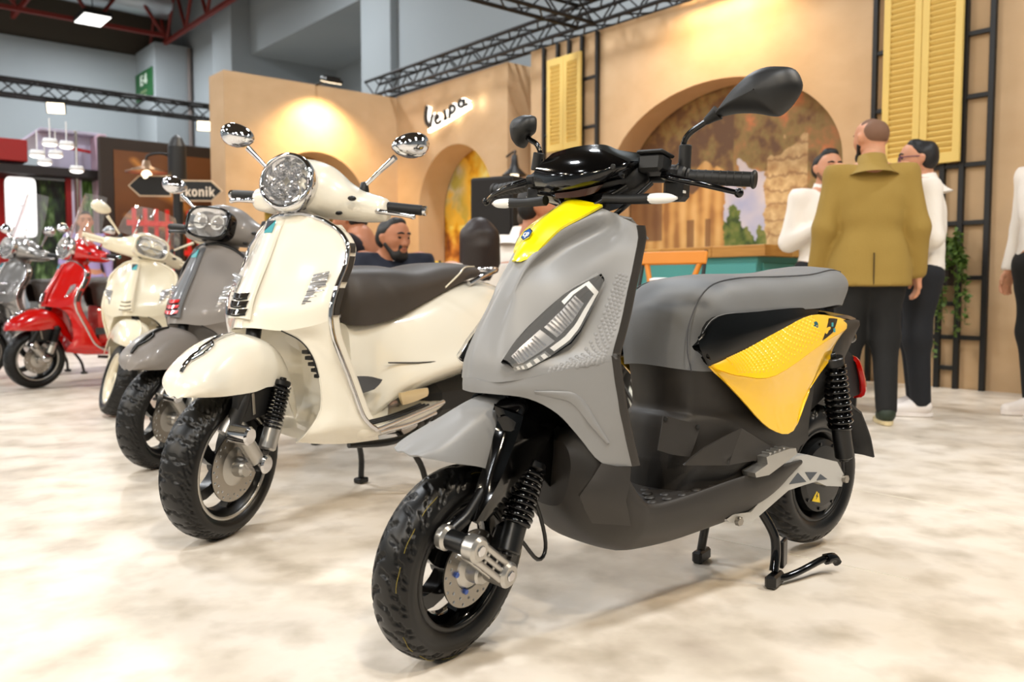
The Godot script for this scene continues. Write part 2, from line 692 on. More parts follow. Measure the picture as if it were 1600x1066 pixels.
func hall():
	tag(wbox("floor", Vector3(-22.5, -0.2, -4.5), Vector3(12.5, 0.0, 23.0), M.floor, 0.0), "", "", "", "structure")
	# joints between the floor sheets
	var k := 0
	for j in [[1.5591, -3.0738, 0.6698, -0.8271], [0.8378, -2.4852, 0.6132, -0.7165], [0.8231, -3.7582, 1.3433, 2.4314]]:
		var st := S()
		bx(st, Vector3(j[2], 0.0016, 0.007), Transform3D(Basis(Vector3.UP, j[3]), Vector3(j[0], 0.0006, j[1])), 0.0)
		k += 1
		tag(obj("trim_%d" % k, st, M.joint, self), "", "", "", "structure")
	tag(wbox("ceiling", Vector3(-22.5, 8.6, -4.5), Vector3(12.5, 8.8, 23.0), M.roof, 0.0), "", "", "", "structure")
	tag(wbox("wall_left", Vector3(-22.1, 0, -4.5), Vector3(-21.67, 6.95, 23.0), M.hall_white, 0.0), "", "", "", "structure")
	tag(wbox("wall_left_top", Vector3(-22.1, 6.95, -4.5), Vector3(-21.72, 8.6, 23.0), M.roof, 0.0), "", "", "", "structure")
	tag(wbox("wall_far", Vector3(-21.67, 0, -1.7), Vector3(-17.9, 8.6, -1.27), M.hall_white, 0.0), "", "", "", "structure")
	tag(wbox("wall_far_pier", Vector3(-17.9, 0, -4.0), Vector3(-16.75, 8.6, -0.95), M.hall_white, 0.01), "", "", "", "structure")
	tag(wbox("wall_far_recess", Vector3(-16.75, 0, -4.0), Vector3(-11.3, 8.6, -3.6), M.hall_white, 0.0), "", "", "", "structure")
	tag(wbox("wall_far_soffit", Vector3(-16.75, 6.15, -3.6), Vector3(-11.3, 8.6, -1.4), M.hall_white, 0.0), "", "", "", "structure")
	tag(wbox("wall_far_pier_001", Vector3(-11.3, 0, -4.0), Vector3(-10.3, 8.6, -1.15), M.hall_white, 0.01), "", "", "", "structure")
	tag(wbox("wall_far_main", Vector3(-10.3, 0, -1.7), Vector3(12.5, 8.6, -1.3), M.hall_white, 0.0), "", "", "", "structure")
	tag(wbox("wall_right", Vector3(12.1, 0, -1.3), Vector3(12.5, 8.6, 23.0), M.hall_white, 0.0), "", "", "", "structure")
	tag(wbox("wall_near", Vector3(-21.67, 0, 22.6), Vector3(12.1, 8.6, 23.0), M.hall_white, 0.0), "", "", "", "structure")
	tag(wbox("wall_left_pier", Vector3(-21.67, 0, -1.27), Vector3(-20.15, 7.0, -0.33), M.hall_white, 0.01), "", "", "", "structure")
	var st := S()
	rod(st, Vector3(-20.08, 0, -1.19), Vector3(-20.08, 6.95, -1.19), 0.06, 10)
	tag(obj("corner_band", st, mat(Color(0.42, 0.38, 0.36), 0.5), self, W), "brown-grey vertical pipe in the corner of the white hall walls", "band")  # stands for the brown-grey line down the hall wall corner
	# green hall sign on its pier
	var sg := node("hall_sign", self, W)
	st = S()
	bx(st, Vector3(1.36, 0.71, 0.03), Transform3D(Basis.IDENTITY, Vector3(-20.95, 6.05, -0.31)), 0.004)
	obj("panel", st, mat(Color(0.10, 0.36, 0.17), 0.5), sg)
	letters("E4", 0.36, mat(Color(0.85, 0.9, 0.84), 0.5), sg, Transform3D(Basis.from_scale(Vector3(1.5, 1, 1)), Vector3(-20.95, 6.17, -0.29)), "lettering")
	st = S()
	for i in 2:
		bx(st, Vector3(0.5 - i * 0.14, 0.05, 0.01), Transform3D(Basis.IDENTITY, Vector3(-20.95, 5.88 - i * 0.1, -0.293)), 0.0)
	obj("small_print", st, mat(Color(0.55, 0.62, 0.45), 0.5), sg)
	tag(sg, "green E4 sign high on the white pier by the hall corner", "sign")
	st = S()
	bx(st, Vector3(0.02, 0.75, 1.1), Transform3D(Basis.IDENTITY, Vector3(-16.72, 4.95, -1.55)), 0.003)
	tag(obj("hall_sign", st, mat(Color(0.05, 0.25, 0.12), 0.5), self, W), "dark green sign panel on the pier just above the stucco wing's top corner", "sign")
	# roof steel
	red_truss(Vector3(-21.4, 7.0, -0.6), Vector3(-9.0, 7.0, -0.6), 1.2, 9, "red steel roof truss running along the top of the hall's far wall")
	red_truss(Vector3(-19.6, 7.03, -0.4), Vector3(-19.6, 7.03, 14.0), 1.15, 9, "red steel roof truss crossing towards the hall's left wall")
	red_truss(Vector3(-21.3, 7.3, 2.6), Vector3(-9.0, 7.3, 2.6), 1.1, 9, "red steel roof truss passing above the lit high-bay lamp")
	st = S()
	var dp := PackedVector3Array()
	for i in 24:
		dp.append(Vector3(-19.9, 7.95, -0.6 + i * 0.6))
	var rr := []
	for i in 24:
		rr.append(0.42 + 0.02 * (i % 2))
	tube(st, dp, rr, 20, 2)
	tag(obj("air_duct", st, M.duct, self, W), "big silver ventilation duct under the brown hall roof", "duct")

func red_truss(a: Vector3, b: Vector3, h: float, n: int, label: String):
	var t := node("roof_truss", self, W)
	for dy in [0.0, h]:
		var st := S()
		var d := (b - a).normalized()
		var x := d.cross(UP)
		var m := (a + b) / 2 + Vector3(0, dy, 0)
		bx(st, Vector3(0.09, 0.09, a.distance_to(b)), Transform3D(Basis(x, UP, x.cross(UP)), m), 0.0)
		obj("chord", st, M.red_steel, t)
	for i in n:
		var p := a.lerp(b, float(i) / n)
		var q := a.lerp(b, (i + 0.5) / n) + Vector3(0, h, 0)
		var r := a.lerp(b, float(i + 1) / n)
		for e in [[p, q], [q, r]]:
			var st := S()
			rod(st, e[0], e[1], 0.045, 6)
			obj("web", st, M.red_steel, t)
	tag(t, label, "truss")

func letters(text: String, size: float, m: Material, parent: Node, xf: Transform3D, called := "lettering", depth := 0.01, font := "Droid Sans") -> MeshInstance3D:
	var f := SystemFont.new()
	f.font_names = PackedStringArray([font])
	f.font_weight = 700
	var tm := TextMesh.new()
	tm.text = text
	tm.font = f
	tm.font_size = 64
	tm.pixel_size = size / 64.0
	tm.depth = depth
	return inst(called, tm, m, parent, xf)

# a black lighting truss: four chords and its lattice
func truss(a: Vector3, b: Vector3, w: float, step: float, label: String):
	var t := node("lighting_truss", self, W)
	var d := (b - a).normalized()
	var x := d.cross(UP).normalized()
	var y := x.cross(d)
	var n := int(a.distance_to(b) / step)
	var c := []
	for e in [[-1, -1], [1, -1], [1, 1], [-1, 1]]:
		c.append(x * e[0] * w / 2 + y * e[1] * w / 2)
	for k in 4:
		var st := S()
		rod(st, a + c[k], b + c[k], 0.024, 8)
		obj("chord", st, M.black_truss, t)
	var st := S()
	for k in 4:
		var l: Vector3 = (c[(k + 1) % 4] - c[k])
		for i in n:
			var p := a.lerp(b, float(i) / n)
			var q := a.lerp(b, float(i + 1) / n)
			if i % 2: rod(st, p + c[k], q + c[k] + l, 0.011, 5)
			else: rod(st, p + c[k] + l, q + c[k], 0.011, 5)
	tag(obj("lattice", st, M.black_truss, t), "", "", "", "stuff")
	tag(t, label, "truss")
# ---------- the stucco booth ----------
func mural_image(w: int, h: int, fn: Callable) -> ImageTexture:
	var im := Image.create(w, h, false, Image.FORMAT_RGB8)
	for y in h:
		for x in w:
			im.set_pixel(x, y, fn.call(float(x) / w, 1.0 - float(y) / h))
	return ImageTexture.create_from_image(im)

func noise(sd: int, f: float, type := FastNoiseLite.TYPE_SIMPLEX_SMOOTH) -> FastNoiseLite:
	var n := FastNoiseLite.new()
	n.seed = sd
	n.frequency = f
	n.noise_type = type
	n.fractal_octaves = 3
	return n

func pick(cols: Array, t: float) -> Color:
	t = clampf(t, 0.0, 0.999) * (cols.size() - 1)
	return cols[int(t)].lerp(cols[int(t) + 1], t - int(t))

func print_panel(called: String, tex: Texture2D, x0: float, x1: float, y0: float, y1: float, xf: Transform3D, parent: Node = self) -> MeshInstance3D:
	var m := mat(Color.WHITE, 0.6)
	m.albedo_texture = tex
	var st := S()
	smooth(st, false)
	var z := 0.0
	for q in [[0, 0], [0, 1], [1, 1], [0, 0], [1, 1], [1, 0]]:
		st.set_uv(Vector2(q[0], 1 - q[1]))
		st.add_vertex(Vector3(lerpf(x0, x1, q[0]), lerpf(y0, y1, q[1]), z))
	st.set_uv(Vector2(0.01, 0.01))
	quad(st, Vector3(x0, y0, -0.012), Vector3(x1, y0, -0.012), Vector3(x1, y1, -0.012), Vector3(x0, y1, -0.012))
	for e in [[x0, y0, x1, y0], [x1, y0, x1, y1], [x1, y1, x0, y1], [x0, y1, x0, y0]]:
		quad(st, Vector3(e[0], e[1], 0), Vector3(e[2], e[3], 0), Vector3(e[2], e[3], -0.012), Vector3(e[0], e[1], -0.012))
	return obj(called, st, m, parent, xf)

func booth():
	var H := 3.62
	var st := S()
	arch_wall(st, -5.283, 3.2, H, {"c": -2.6, "w": 1.38, "spring": 1.9, "rise": 0.9}, 0.34, Transform3D.IDENTITY)
	tag(obj("wall_back", st, M.stucco, self, W), "", "", "", "structure")
	st = S()
	arch_wall(st, -8.285, -5.725, H - 0.03, {"c": -6.87, "w": 0.86, "spring": 1.85, "rise": 0.87}, 0.45, Transform3D.IDENTITY)
	tag(obj("wall_sign", st, M.stucco, self, W), "", "", "", "structure")
	# the left wing, turned a quarter: its local x runs along -z of the hall axes
	var B := W * Transform3D(Basis(UP, PI / 2), Vector3(-8.285, 0, 0))
	st = S()
	arch_wall(st, -2.6, 0.0, H - 0.05, {"c": -1.3, "w": 0.78, "spring": 1.88, "rise": 0.78}, 0.5, Transform3D.IDENTITY)
	tag(obj("wall_wing", st, M.stucco, self, B), "", "", "", "structure")
	# plates behind the arches close the booth
	tag(wbox("wall_back_closing", Vector3(-5.9, 0, -0.8), Vector3(3.2, 3.6, -0.7), M.stucco, 0.0), "", "", "", "structure")
	# printed backdrops inside the arches
	var n1 := noise(1, 0.02)
	var n2 := noise(2, 0.06)
	var n3 := noise(3, 0.09, FastNoiseLite.TYPE_CELLULAR)
	var leaves := [Color(0.44, 0.32, 0.22), Color(0.54, 0.41, 0.25), Color(0.58, 0.49, 0.29), Color(0.66, 0.50, 0.31), Color(0.80, 0.50, 0.31), Color(0.87, 0.62, 0.42)]
	var village := func(u: float, v: float) -> Color:
		var x := lerpf(-4.1, -1.1, u)
		var y := lerpf(0.0, 2.85, v)
		var a := n1.get_noise_2d(x * 100, y * 100)
		var b := n2.get_noise_2d(x * 100, y * 100)
		var c := n3.get_noise_2d(x * 140, y * 140)
		if y > 1.93 + a * 0.35 + (0.25 if x > -2.2 and x < -1.7 else 0.0) or (x > -1.75 and y > 1.5 + b * 0.3):
			var t := 0.45 + a * 0.5 + b * 0.4 + c * 0.25 + (0.12 if x > -2.6 else -0.2)
			return pick(leaves, t)
		if x < -2.72 + b * 0.04:
			var p := pick([Color(0.62, 0.42, 0.22), Color(0.80, 0.60, 0.34), Color(0.88, 0.70, 0.45)], 0.5 + a * 0.6 + 0.3 * sin(x * 40.0))
			if (absf(x + 3.15) < 0.05 or absf(x + 2.92) < 0.035) and y < 1.5: p = p.lerp(Color(0.42, 0.27, 0.15), 0.65)
			if x < -3.55 and y > 1.3: p = p.lerp(Color(0.42, 0.29, 0.20), 0.7)
			return p
		if x < -2.22 + b * 0.05:
			if y < 1.32 + 0.35 * maxf(0.0, 1.0 - absf(x + 2.6) * 5.0) + b * 0.15: return pick([Color(0.20, 0.27, 0.10), Color(0.37, 0.43, 0.17), Color(0.50, 0.50, 0.26)], 0.5 + b)
			return Color(0.70, 0.70, 0.80).lerp(Color(0.85, 0.80, 0.80), 0.5 + a)
		var s := pick([Color(0.68, 0.52, 0.34), Color(0.86, 0.74, 0.54), Color(0.93, 0.84, 0.66)], 0.6 + c * 0.5 + b * 0.3)
		if fmod(y * 7.0 + 0.3 * b, 1.0) < 0.16: s = s.lerp(Color(0.55, 0.40, 0.26), 0.55)
		if absf(x + 1.72) < 0.13 and y < 1.35: s = Color(0.42, 0.29, 0.18)
		return s
	var t1 := mural_image(420, 400, village)
	var gp := print_panel("village_backdrop", t1, -4.05, -1.15, 0.0, 2.85, W * Transform3D(Basis.IDENTITY, Vector3(0, 0, -0.36)))
	tag(gp, "printed village street under orange autumn vines inside the widest arch", "backdrop")
	var gold := func(u: float, v: float) -> Color:
		var a := n1.get_noise_2d(u * 110, v * 170)
		var b := n2.get_noise_2d(u * 80, v * 120)
		var low := pick([Color(0.45, 0.22, 0.08), Color(0.80, 0.50, 0.18), Color(0.93, 0.75, 0.42)], 0.5 + b * 0.9 + a * 0.3)
		var mixed := smoothstep(0.44, 0.60, v + a * 0.15 + b * 0.1)
		if mixed < 1.0: return low.lerp(pick([Color(0.76, 0.50, 0.08), Color(0.93, 0.68, 0.12), Color(0.97, 0.84, 0.36), Color(0.96, 0.92, 0.62)], 0.5 + a * 0.6 + b * 0.6), mixed)
		if u < 0.36 + a * 0.3 and v > 0.60: return Color(0.82, 0.78, 0.68).lerp(Color(0.72, 0.66, 0.30), clampf(0.4 + b * 1.5, 0, 1)).lerp(Color(0.95, 0.75, 0.25), maxf(smoothstep(0.12, 0.34, u - a * 0.2), 1.0 - smoothstep(0.62, 0.78, v + b * 0.2)))
		if u > 0.8 + a * 0.2: return pick([Color(0.40, 0.42, 0.10), Color(0.72, 0.62, 0.14)], 0.5 + b)
		return pick([Color(0.76, 0.50, 0.08), Color(0.93, 0.68, 0.12), Color(0.97, 0.84, 0.36), Color(0.96, 0.92, 0.62)], 0.5 + a * 0.6 + b * 0.6)
	gp = print_panel("autumn_backdrop", mural_image(200, 320, gold), -7.8, -5.95, 0.0, 2.8, W * Transform3D(Basis.IDENTITY, Vector3(0, 0, -0.47)))
	tag(gp, "printed golden autumn trees inside the narrow arch under the script logo", "backdrop")
	var olive := func(u: float, v: float) -> Color:
		var a := n1.get_noise_2d(u * 170, v * 300)
		var b := n2.get_noise_2d(u * 170, v * 300)
		if absf(v - 0.74) < 0.018: return Color(0.16, 0.10, 0.05)
		if v > 0.76: return pick([Color(0.45, 0.33, 0.10), Color(0.66, 0.54, 0.20), Color(0.78, 0.66, 0.30)], 0.5 + a + b * 0.4)
		if fmod(u * 4.0, 1.0) < 0.1: return Color(0.40, 0.26, 0.10)
		return pick([Color(0.32, 0.30, 0.10), Color(0.62, 0.54, 0.20), Color(0.80, 0.70, 0.34)], 0.5 + a * 0.8 + b * 0.5)
	gp = print_panel("cafe_backdrop", mural_image(200, 320, olive), -2.2, -0.4, 0.0, 2.75, B * Transform3D(Basis.IDENTITY, Vector3(0, 0, -0.52)))
	tag(gp, "printed olive and ochre cafe front inside the arch of the left wing", "backdrop")
	# script logo, back-lit
	var strokes := [
		[-7.394, 3.308, -7.418, 3.246, -7.43, 3.159, -7.403, 3.076, -7.31, 2.999],
		[-7.31, 2.999, -7.303, 3.07, -7.282, 3.137, -7.243, 3.171],
		[-7.187, 3.088, -7.133, 3.111, -7.148, 3.143, -7.187, 3.123, -7.195, 3.072, -7.149, 3.026, -7.043, 3.059],
		[-6.982, 3.183, -6.961, 3.115, -6.939, 3.069, -6.983, 3.063, -6.931, 3.081],
		[-6.865, 3.05, -6.857, 3.142, -6.842, 3.208, -6.784, 3.215, -6.745, 3.175, -6.763, 3.136, -6.821, 3.115],
		[-6.555, 3.229, -6.605, 3.254, -6.654, 3.228, -6.648, 3.185, -6.591, 3.164, -6.549, 3.186, -6.527, 3.258, -6.541, 3.193, -6.507, 3.175, -6.44, 3.194],
		[-7.416, 2.968, -6.998, 3.039, -6.44, 3.161]]
	var logo := node("script_logo", self, W)
	for i in strokes.size():
		var l := PackedVector3Array()
		for k in range(0, strokes[i].size(), 2):
			l.append(Vector3(strokes[i][k], strokes[i][k + 1], 0.0))
		for pass_no in 2:
			var r := (0.055 if i == 0 else 0.035) if pass_no == 0 else (0.075 if i < 6 else 0.055)
			var f := fine(l, 6)
			var g := [PackedVector3Array(), PackedVector3Array(), PackedVector3Array(), PackedVector3Array()]
			for k in f.size():
				var d := (f[mini(k + 1, f.size() - 1)] - f[maxi(k - 1, 0)]).normalized()
				var nn := Vector3(-d.y, d.x, 0) * r * (0.5 if i < 6 or pass_no == 1 else 0.12)
				var z0 := 0.06 if pass_no == 0 else 0.012
				var z1 := 0.085 if pass_no == 0 else 0.045
				g[0].append(f[k] - nn + Vector3(0, 0, z0))
				g[1].append(f[k] - nn + Vector3(0, 0, z1))
				g[2].append(f[k] + nn + Vector3(0, 0, z1))
				g[3].append(f[k] + nn + Vector3(0, 0, z0))
			st = S()
			for q in 3:
				grid(st, [g[q], g[q + 1]])
			if pass_no == 0 and i == 6: continue
			obj("letter_stroke" if pass_no == 0 else "back_light", st, M.black_matt if pass_no == 0 else M.white_glow, logo)
	tag(logo, "black script logo Vespa with white back-lighting on the stucco wall", "sign")
	for p in [Vector3(-7.35, 2.97, 0.1), Vector3(-6.75, 3.05, 0.1), Vector3(-6.25, 3.18, 0.1)]:
		var l := OmniLight3D.new()
		l.name = name_in(logo, "logo_light")
		l.position = p
		l.light_energy = 0.05
		l.light_color = Color(1, 0.95, 0.85)
		l.omni_range = 20.0
		l.omni_attenuation = 2.0
		l.light_size = 0.05
		l.shadow_enabled = true
		logo.add_child(l, true)
	# shutters
	shutter(-4.885, -4.325, 2.36, 3.42, "pale yellow louvred shutter pair on the narrow trellis beside the widest arch")
	shutter(-0.83, -0.21, 1.745, 3.35, "pale yellow louvred shutter pair on the tall trellis above the talking men")
	trellis([-5.01, -4.77, -4.58, -4.37, -4.13], [[3.12, 0, 4], [2.58, 0, 4], [2.05, 0, 4], [1.5, 0, 4], [0.95, 0, 4]], 0.45, 3.6, "slim black iron trellis behind the shutter left of the widest arch")
	trellis([-0.93, -0.36, -0.215, -0.02], [[3.17, 0, 3], [2.7, 0, 3], [2.23, 0, 3], [1.72, 0, 3], [1.28, 1, 3], [0.86, 2, 3], [0.66, 1, 2], [0.40, 0, 3], [0.16, 1, 2]], 0.0, 3.6, "tall black iron trellis standing on the floor behind the potted creeper")
	# trusses and their floods
	truss(Vector3(-8.95, 3.78, 0.02), Vector3(3.4, 3.78, 0.02), 0.24, 0.26, "black lighting truss lying along the top of the stucco wall")
	truss(Vector3(-4.2, 3.78, 0.15), Vector3(-4.2, 3.78, 13.0), 0.24, 0.26, "black lighting truss branching off from the stucco wall over the scooters")
	truss(Vector3(3.6, 3.78, 0.15), Vector3(3.6, 3.78, 13.0), 0.24, 0.26, "unseen black lighting truss out of view over the aisle, carrying floods")  # out of view; holds floods that light the scooters
	truss(Vector3(-4.2, 3.78, 13.0), Vector3(3.6, 3.78, 13.0), 0.24, 0.26, "unseen black lighting truss out of view, closing the frame and carrying floods")  # unseen as well, behind the camera, to carry more of those floods
	truss(Vector3(-11.7, 3.68, -0.9), Vector3(-11.7, 3.68, 14.0), 0.22, 0.26, "black lighting truss in front of the white hall wall, carrying two floods")
	flood(Vector3(-7.86, 3.52, 1.30), Vector3(-8.12, 2.7, 1.30), "small warm flood lamp on an arm over the left wing's arch", FLOOD_E * 5.0, 62.0, "", Vector3(-8.28, 3.57, 1.30))
	flood(Vector3(-2.35, 3.98, 0.50), Vector3(-2.4, 3.2, 0.1), "unseen warm flood lamp over the widest arch, placed to light the stucco", FLOOD_E * 4.0, 60.0, "", Vector3(-2.3, 3.85, 0.1))  # out of view above the wall, placed for its bright patch
	flood(Vector3(-4.62, 3.70, 3.35), Vector3(-5.2, 1.2, 3.3), "flood lamp hanging from the branch truss over the cafe tables", FLOOD_E * 2.0, 60.0, "", Vector3(-4.2, 3.7, 3.3))
	for q in [[(87.0), 0], [(320.0), 1]]:
		var z: float = [3.86, 1.654][q[1]]
		flood(Vector3(-11.5, 3.42, z), Vector3(-8.5, 1.2, z + 1.0), "flood lamp under the truss by the hall wall, " + ("right above the round mirror" if q[1] else "above the red wall block"), FLOOD_E * 1.5, 60.0, "", Vector3(-11.6, 3.57, z))
	# unseen floods, out of view on the trusses, placed to light the scooters
	for p in [Vector3(-4.2, 3.6, 6.2), Vector3(-4.2, 3.6, 9.4), Vector3(3.6, 3.6, 3.6), Vector3(3.6, 3.6, 6.8), Vector3(3.6, 3.6, 10.0), Vector3(-2.2, 3.6, 12.9), Vector3(0.2, 3.6, 12.9), Vector3(2.2, 3.6, 12.9)]:
		flood(p, Vector3(0.0, 0.6, 4.6), "unseen warm flood lamp on the trusses, placed to light the scooters", KEY_E * (0.45 if p.x < -4.0 else 1.1), 60.0, "unseen floods placed to light the scooters", Vector3.ZERO, Color(1.0, 0.93, 0.82))
	# bracket lamp at the end of the sign wall
	var bl := node("bracket_lamp", self, W * Transform3D(Basis.IDENTITY, Vector3(-5.45, 0, 0.12)))
	st = S()
	tube(st, V3([-0.27, 2.42, -0.1, -0.05, 2.46, -0.05, 0.0, 2.40, 0.0]), 0.014, 8)
	obj("bracket", st, M.black_iron, bl)
	st = S()
	lathe(st, V2([0.0, 2.40, 0.035, 2.40, 0.045, 2.30, 0.06, 2.24, 0.15, 2.16, 0.155, 2.15, 0.05, 2.22]), Transform3D.IDENTITY, 20)
	obj("lamp_shade", st, M.black_iron, bl)
	st = S()
	ell(Vector3(0, 2.13, 0), Vector3(0.055, 0.07, 0.055), st)
	obj("bulb", st, M.warm_glow, bl)
	tag(bl, "black bell-shaped bracket lamp with a lit bulb beside the black loudspeaker", "lamp")
	var ol := OmniLight3D.new()
	ol.name = "bulb_light"
	ol.position = Vector3(0, 2.13, 0)
	ol.light_energy = 0.25
	ol.light_color = Color(1, 0.75, 0.45)
	ol.light_size = 0.05
	ol.omni_range = 20.0
	ol.omni_attenuation = 2.0
	ol.shadow_enabled = true
	bl.add_child(ol)

const KEY_E := 11.0

func shutter(x0: float, x1: float, y0: float, y1: float, label: String):
	var t := node("window_shutter", self, W * Transform3D(Basis.IDENTITY, Vector3((x0 + x1) / 2, y0, 0.09)))
	var w := (x1 - x0) / 2.0
	var h := y1 - y0
	var st := S()
	bx(st, Vector3(w - 0.115, 0.036, 0.012), Transform3D(Basis(Vector3.RIGHT, 0.65), Vector3.ZERO), 0.002)
	st.generate_normals()
	var slat := st.commit()
	for s in [-1, 1]:
		var leaf := node("shutter_leaf", t, Transform3D(Basis.IDENTITY, Vector3(s * w / 2, 0, 0)))
		st = S()
		for e in [-1, 1]:
			bx(st, Vector3(0.056, h, 0.035), Transform3D(Basis.IDENTITY, Vector3(e * (w / 2 - 0.03), h / 2, 0)), 0.004)
		for y in [0.04, h - 0.04]:
			bx(st, Vector3(w - 0.1, 0.08, 0.033), Transform3D(Basis.IDENTITY, Vector3(0, y, 0)), 0.003)
		obj("frame", st, M.shutter, leaf)
		st = S()
		bx(st, Vector3(w - 0.1, h - 0.1, 0.006), Transform3D(Basis.IDENTITY, Vector3(0, h / 2, -0.014)), 0.0)
		obj("backing", st, M.shutter, leaf)
		var n := int((h - 0.18) / 0.043)
		for i in n:
			inst("slat", slat, M.shutter, leaf, Transform3D(Basis.IDENTITY, Vector3(0, 0.1 + (h - 0.2) * i / (n - 1), 0.0)))
	tag(t, label, "shutter")

func trellis(xs: Array, bars: Array, y0: float, y1: float, label: String):
	var t := node("iron_trellis", self, W * Transform3D(Basis.IDENTITY, Vector3(xs[0], y0, 0.0)))
	for x in xs:
		var st := S()
		bx(st, Vector3(0.04, y1 - y0, 0.04), Transform3D(Basis.IDENTITY, Vector3(x - xs[0], (y1 - y0) / 2, 0.035)), 0.003)
		obj("upright", st, M.black_iron, t)
	for b in bars:
		var st := S()
		var xa: float = xs[b[1]]
		var xb: float = xs[b[2]]
		bx(st, Vector3(xb - xa, 0.034, 0.03), Transform3D(Basis.IDENTITY, Vector3((xa + xb) / 2 - xs[0], b[0] - y0, 0.032)), 0.002)
		obj("crossbar", st, M.black_iron, t)
	tag(t, label, "trellis")

# ---------- scooters ----------
func steer_xf(q: Vector3, rake: float, deg: float) -> Transform3D:
	var b := Basis(Vector3(-sin(deg_to_rad(rake)), cos(deg_to_rad(rake)), 0), deg_to_rad(deg))
	return Transform3D(b, q - b * q)

func scooter_xf(o: Vector3, deg: float) -> Transform3D:
	var t := deg_to_rad(deg)
	return Transform3D(Basis(Vector3(-cos(t), 0, sin(t)), UP, Vector3(-sin(t), 0, -cos(t))), o)

func zigzag(s: float) -> float:
	# how far a groove runs round the tyre at the place s across it
	if s < 0.25: return s * 0.5
	if s < 0.42: return 0.125 + (s - 0.25) * 2.6
	if s < 0.66: return 0.567 + (s - 0.42) * 0.5
	if s < 0.8: return 0.687 + (s - 0.66) * 2.4
	return 1.02 + (s - 0.8) * 0.6

# a tyre round the z axis: outer radius, width, bead radius; pattern 0 blocks, 1 chevrons
func tyre_mesh(R: float, w: float, rr: float, pattern: int, nc := 300, ns := 44) -> ArrayMesh:
	var st := S()
	var rc := rr + (R - rr) * 0.42
	var g := []
	for i in nc:
		var th := TAU * i / nc
		var l := PackedVector3Array()
		for j in ns + 1:
			var f := lerpf(-2.45, 2.45, float(j) / ns)
			var rad := rc + ((R - rc) * cos(f) if absf(f) < PI / 2 else (rc - rr) * cos(f) * 1.28)
			var z := w / 2 * signf(sin(f)) * pow(absf(sin(f)), 0.86)
			var d := 0.0
			var s := absf(f) / 1.22
			if s < 1.0:
				var side := 0.5 if f > 0 else 0.0
				if pattern == 0:
					var u := fposmod(th / TAU * 20.0 + zigzag(s) + side, 1.0)
					var u2 := fposmod(th / TAU * 20.0 + zigzag(s) * 0.8 + side + 0.5, 1.0)
					if absf(u - 0.5) < 0.085: d = 0.006
					if s > 0.36 and absf(u2 - 0.5) < 0.06: d = 0.005
				else:
					var v := fposmod(th / TAU * 26.0 + s * 1.5 + 0.25 * sin(s * 9.0) + side * 0.0, 1.0)
					var v2 := fposmod(th / TAU * 52.0 + s * 2.4 + 0.35 * sin(s * 8.0 + 1.0), 1.0)
					if absf(v - 0.5) < 0.085 and s > 0.08: d = 0.006
					elif absf(v2 - 0.5) < 0.12 and s > 0.42: d = 0.0045
			elif s > 1.12 and s < 1.16: d = 0.0012
			elif s > 1.45 and s < 1.5: d = -0.0012
			rad -= d * cos(minf(absf(f), 1.5))
			z -= signf(f) * d * sin(minf(absf(f), 1.5))
			l.append(Vector3(cos(th) * rad, sin(th) * rad, z))
		g.append(l)
	grid(st, g, false, true)
	st.generate_normals()
	return st.commit()

# turned about the z axis: profile of (radius, z)
func spin(st: SurfaceTool, prof: Array, seg := 40, flat := false):
	lathe(st, V2(prof), Transform3D(Basis(Vector3.RIGHT, PI / 2), Vector3.ZERO), seg, flat)

func drilled_disc(parent: Node, r0: float, r1: float, z: float, holes: Array, r_hole: float):
	var d := CSGCylinder3D.new()
	d.name = "brake_disc"
	d.radius = r1
	d.height = 0.004
	d.sides = 48
	d.material = M.steel
	d.transform = Transform3D(Basis(Vector3.RIGHT, PI / 2), Vector3(0, 0, z))
	var c := CSGCylinder3D.new()
	c.name = "bore"
	c.radius = r0
	c.height = 0.02
	c.sides = 32
	c.operation = CSGShape3D.OPERATION_SUBTRACTION
	d.add_child(c)
	for h in holes:
		for k in int(h[1]):
			var a: float = TAU * (k + h[2]) / h[1]
			var o := CSGCylinder3D.new()
			o.name = "hole_%d_%d" % [int(h[0] * 1000), k]
			o.radius = r_hole
			o.height = 0.02
			o.sides = 8
			o.operation = CSGShape3D.OPERATION_SUBTRACTION
			o.position = Vector3(cos(a) * h[0], 0, sin(a) * h[0])
			d.add_child(o)
	parent.add_child(d)

